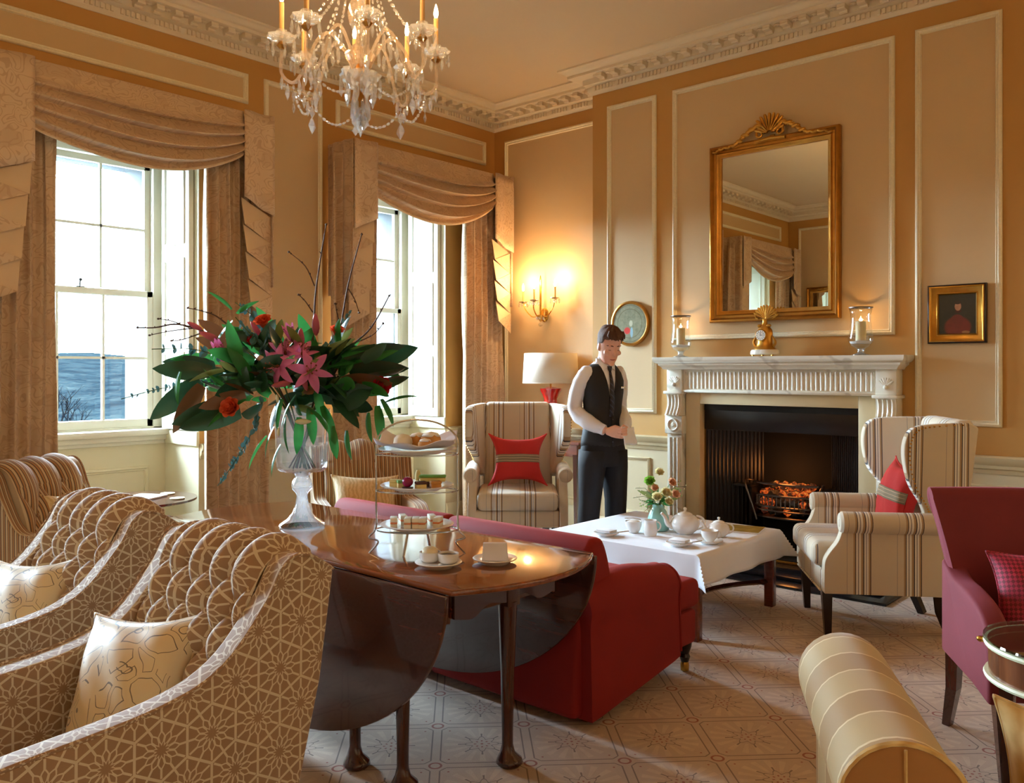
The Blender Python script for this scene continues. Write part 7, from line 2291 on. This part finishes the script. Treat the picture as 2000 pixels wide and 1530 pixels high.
for k in range(9):
    x = -0.058+0.0145*k
    MB().tube([H((x*0.8+0.004, -0.06, 0.215)), H((x, -0.093+abs(x)*0.25, 0.190)), H((x+0.012, -0.101+abs(x)*0.35, 0.166-0.006*math.sin(k*2)))], [0.012, 0.012, 0.003], 7).build('fringe_lock', 'hair', pm, smooth=180)
# --- shirt
s = MB()
s.rings([ell(0, 0.005, z, a, c, 32) for z, a, c in ((0.96, 0.155, 0.112), (1.05, 0.148, 0.108), (1.15, 0.150, 0.108), (1.28, 0.172, 0.118), (1.38, 0.182, 0.113), (1.43, 0.165, 0.098), (1.465, 0.125, 0.082), (1.495, 0.078, 0.068), (1.505, 0.064, 0.062))], True, False)
s.build('shirt', 'shirt', pm, smooth=180)
def sleeve(A_, rr):
    q0 = Vector(A_[0])
    p = bez([(q0.x*0.62, q0.y, q0.z+0.006), (q0.x*0.92, q0.y, q0.z-0.022)]+A_[1:-1]+[tuple(Vector(A_[-1])*0.9+Vector(A_[-2])*0.1)], 6)
    n_ = len(p)
    rad = list(np.interp(np.linspace(0, 1, n_), [0, 0.15, 0.5, 0.62, 0.85, 0.93, 1.0], rr))
    rad = [r*(1+0.035*math.sin(i*1.9)) for i, r in enumerate(rad)]
    MB().tube(p, rad, 16).build('sleeve', 'shirt', pm, smooth=180)
    c0, c1 = p[-3], p[-1]
    MB().tube([c0, (c0+c1)/2, c1, c1+(c1-c0)*0.25], [0.037, 0.038, 0.038, 0.0365], 16).build('cuff', 'shirt', pm)
sleeve(RARM, [0.040, 0.062, 0.060, 0.060, 0.052, 0.040, 0.036])
sleeve(LARM, [0.040, 0.062, 0.060, 0.060, 0.052, 0.040, 0.036])
for sg in (-1, 1):
    c = MB().add([(0, -0.082, 1.478), (sg*0.016, -0.088, 1.462), (sg*0.056, -0.083, 1.440), (sg*0.072, -0.045, 1.492), (sg*0.066, -0.018, 1.533), (sg*0.030, -0.068, 1.508)],
                 [(0, 1, 2, 5), (5, 2, 3, 4)])
    c.build('collar_wing', 'shirt', pm, smooth=0, solid=0.005)
MB().rings([ell(0, -0.012, 1.480, 0.070, 0.066, 24, -0.018), ell(0, -0.018, 1.512, 0.063, 0.061, 24, -0.018), ell(0, -0.020, 1.530, 0.061, 0.059, 24, -0.020)], False, False).build('collar_band', 'shirt', pm, solid=0.004)
# --- waistcoat with a V opening
rows = [(0.905, 0.158, 0.122), (0.95, 0.166, 0.124), (1.02, 0.160, 0.119), (1.10, 0.157, 0.117), (1.20, 0.166, 0.122), (1.29, 0.181, 0.127), (1.37, 0.184, 0.121), (1.425, 0.160, 0.104), (1.462, 0.122, 0.087), (1.485, 0.092, 0.077)]
P = []
for z, a, c in rows:
    half = 0.0 if z < 1.17 else (z-1.17)*0.215
    phi = math.asin(min(0.9, half/a)) if half else 0.004
    drop_ = 0.045*max(0, 1-(z-0.905)/0.05) if z < 0.95 else 0
    P.append([(a*math.sin(t), 0.005-c*math.cos(t), z-(drop_*max(0, 1-abs(t if t < PI else 2*PI-t)/0.5) if z < 0.95 else 0)) for t in np.linspace(phi, 2*PI-phi, 61)])
wco = MB().grid(P).build('waistcoat', 'black_cloth', pm, smooth=180, solid=0.007)
for k in range(5):
    MB().ball((0.006, -0.124-0.001*k, 0.945+0.052*k), (0.006, 0.003, 0.006), 5, 8).build('button', 'button', wco)
MB().bb(0.085, 0.135, -0.128, -0.124, 1.315, 1.330).build('name_badge', 'silver', pm, bevel=0.001)
MB().bb(-0.125, -0.075, -0.127, -0.122, 1.03, 1.036).build('pocket_welt', 'navy_cloth', wco, smooth=0)
# --- tie
MB().taper((0, -0.094, 1.437), (0.024, 0.014), (0, -0.090, 1.472), (0.038, 0.020)).build('tie_knot', 'tie_silk', pm, bevel=0.004)
tp = []
for z, wd, y in ((1.440, 0.020, -0.098), (1.36, 0.034, -0.123), (1.26, 0.042, -0.130), (1.17, 0.046, -0.126), (1.12, 0.046, -0.118)):
    tp.append([(-wd/2, y+0.004, z), (0, y-0.003, z), (wd/2, y+0.004, z)])
MB().grid(tp).build('tie', 'tie_silk', pm, smooth=180, solid=0.004)
# --- trousers, shoes
tr = MB()
tr.rings([ell(0, 0.0, z, a, c, 28) for z, a, c in ((1.00, 0.140, 0.110), (0.95, 0.152, 0.118), (0.88, 0.170, 0.125), (0.82, 0.174, 0.124), (0.77, 0.170, 0.118))])
for sg in (-1, 1):
    R = []
    for z, x, y, a, c in ((0.88, 0.082, 0.0, 0.096, 0.122), (0.78, 0.088, 0.0, 0.095, 0.115), (0.66, 0.098, 0.0, 0.086, 0.100), (0.52, 0.106, 0.002, 0.076, 0.088), (0.40, 0.110, 0.012, 0.072, 0.084), (0.25, 0.114, 0.022, 0.070, 0.084), (0.10, 0.118, 0.026, 0.070, 0.088), (0.035, 0.118, 0.020, 0.072, 0.094)):
        R.append(ell(sg*x, y, z, a, c, 22))
    tr.rings(R)
tro = tr.build('trousers', 'navy_cloth', pm, smooth=180)
for sg in (-1, 1):
    R = []
    for y, a, h in ((0.085, 0.022, 0.045), (0.06, 0.036, 0.070), (0.0, 0.038, 0.085), (-0.07, 0.042, 0.066), (-0.13, 0.045, 0.050), (-0.18, 0.036, 0.040), (-0.205, 0.014, 0.026)):
        R.append([(sg*0.118 + a*math.sin(2*PI*k/14), y, max(0.001, h/2*(1-math.cos(2*PI*k/14)))) for k in range(14)])
    MB().rings(R).build('shoe', 'shoe_leather', pm, smooth=180)
# slim the upper body
for o in [q for q in bpy.data.objects if q.parent == pm or (q.parent and q.parent.parent == pm)]:
    if o.name.split('.')[0] in ('trousers', 'shoe', 'hair', 'fringe_lock', 'eyelid', 'eyelashes', 'eyebrow', 'lips'): continue
    for v in o.data.vertices:
        z = v.co.z
        f = np.interp(z, [0.90, 1.0, 1.12, 1.40, 1.47, 1.52], [1.0, 0.90, 0.82, 0.84, 0.90, 1.0])
        v.co.x *= f
# --- folded cloth held in the hands
hc = thing('serving_cloth', 'small white cloth held in the waiter\'s hands', 'cloth', (PX, PY, 0), facing(0.92, -0.40))
P = []
for i in range(9):
    P.append([(-0.03+0.012*j, -0.290-0.006*i+0.004*math.sin(j*1.3+i), 1.055-0.014*i+0.004*math.sin(j*0.9)) for j in range(9)])
MB().grid(P).build('cloth', 'linen_white', hc, smooth=180, solid=0.004)
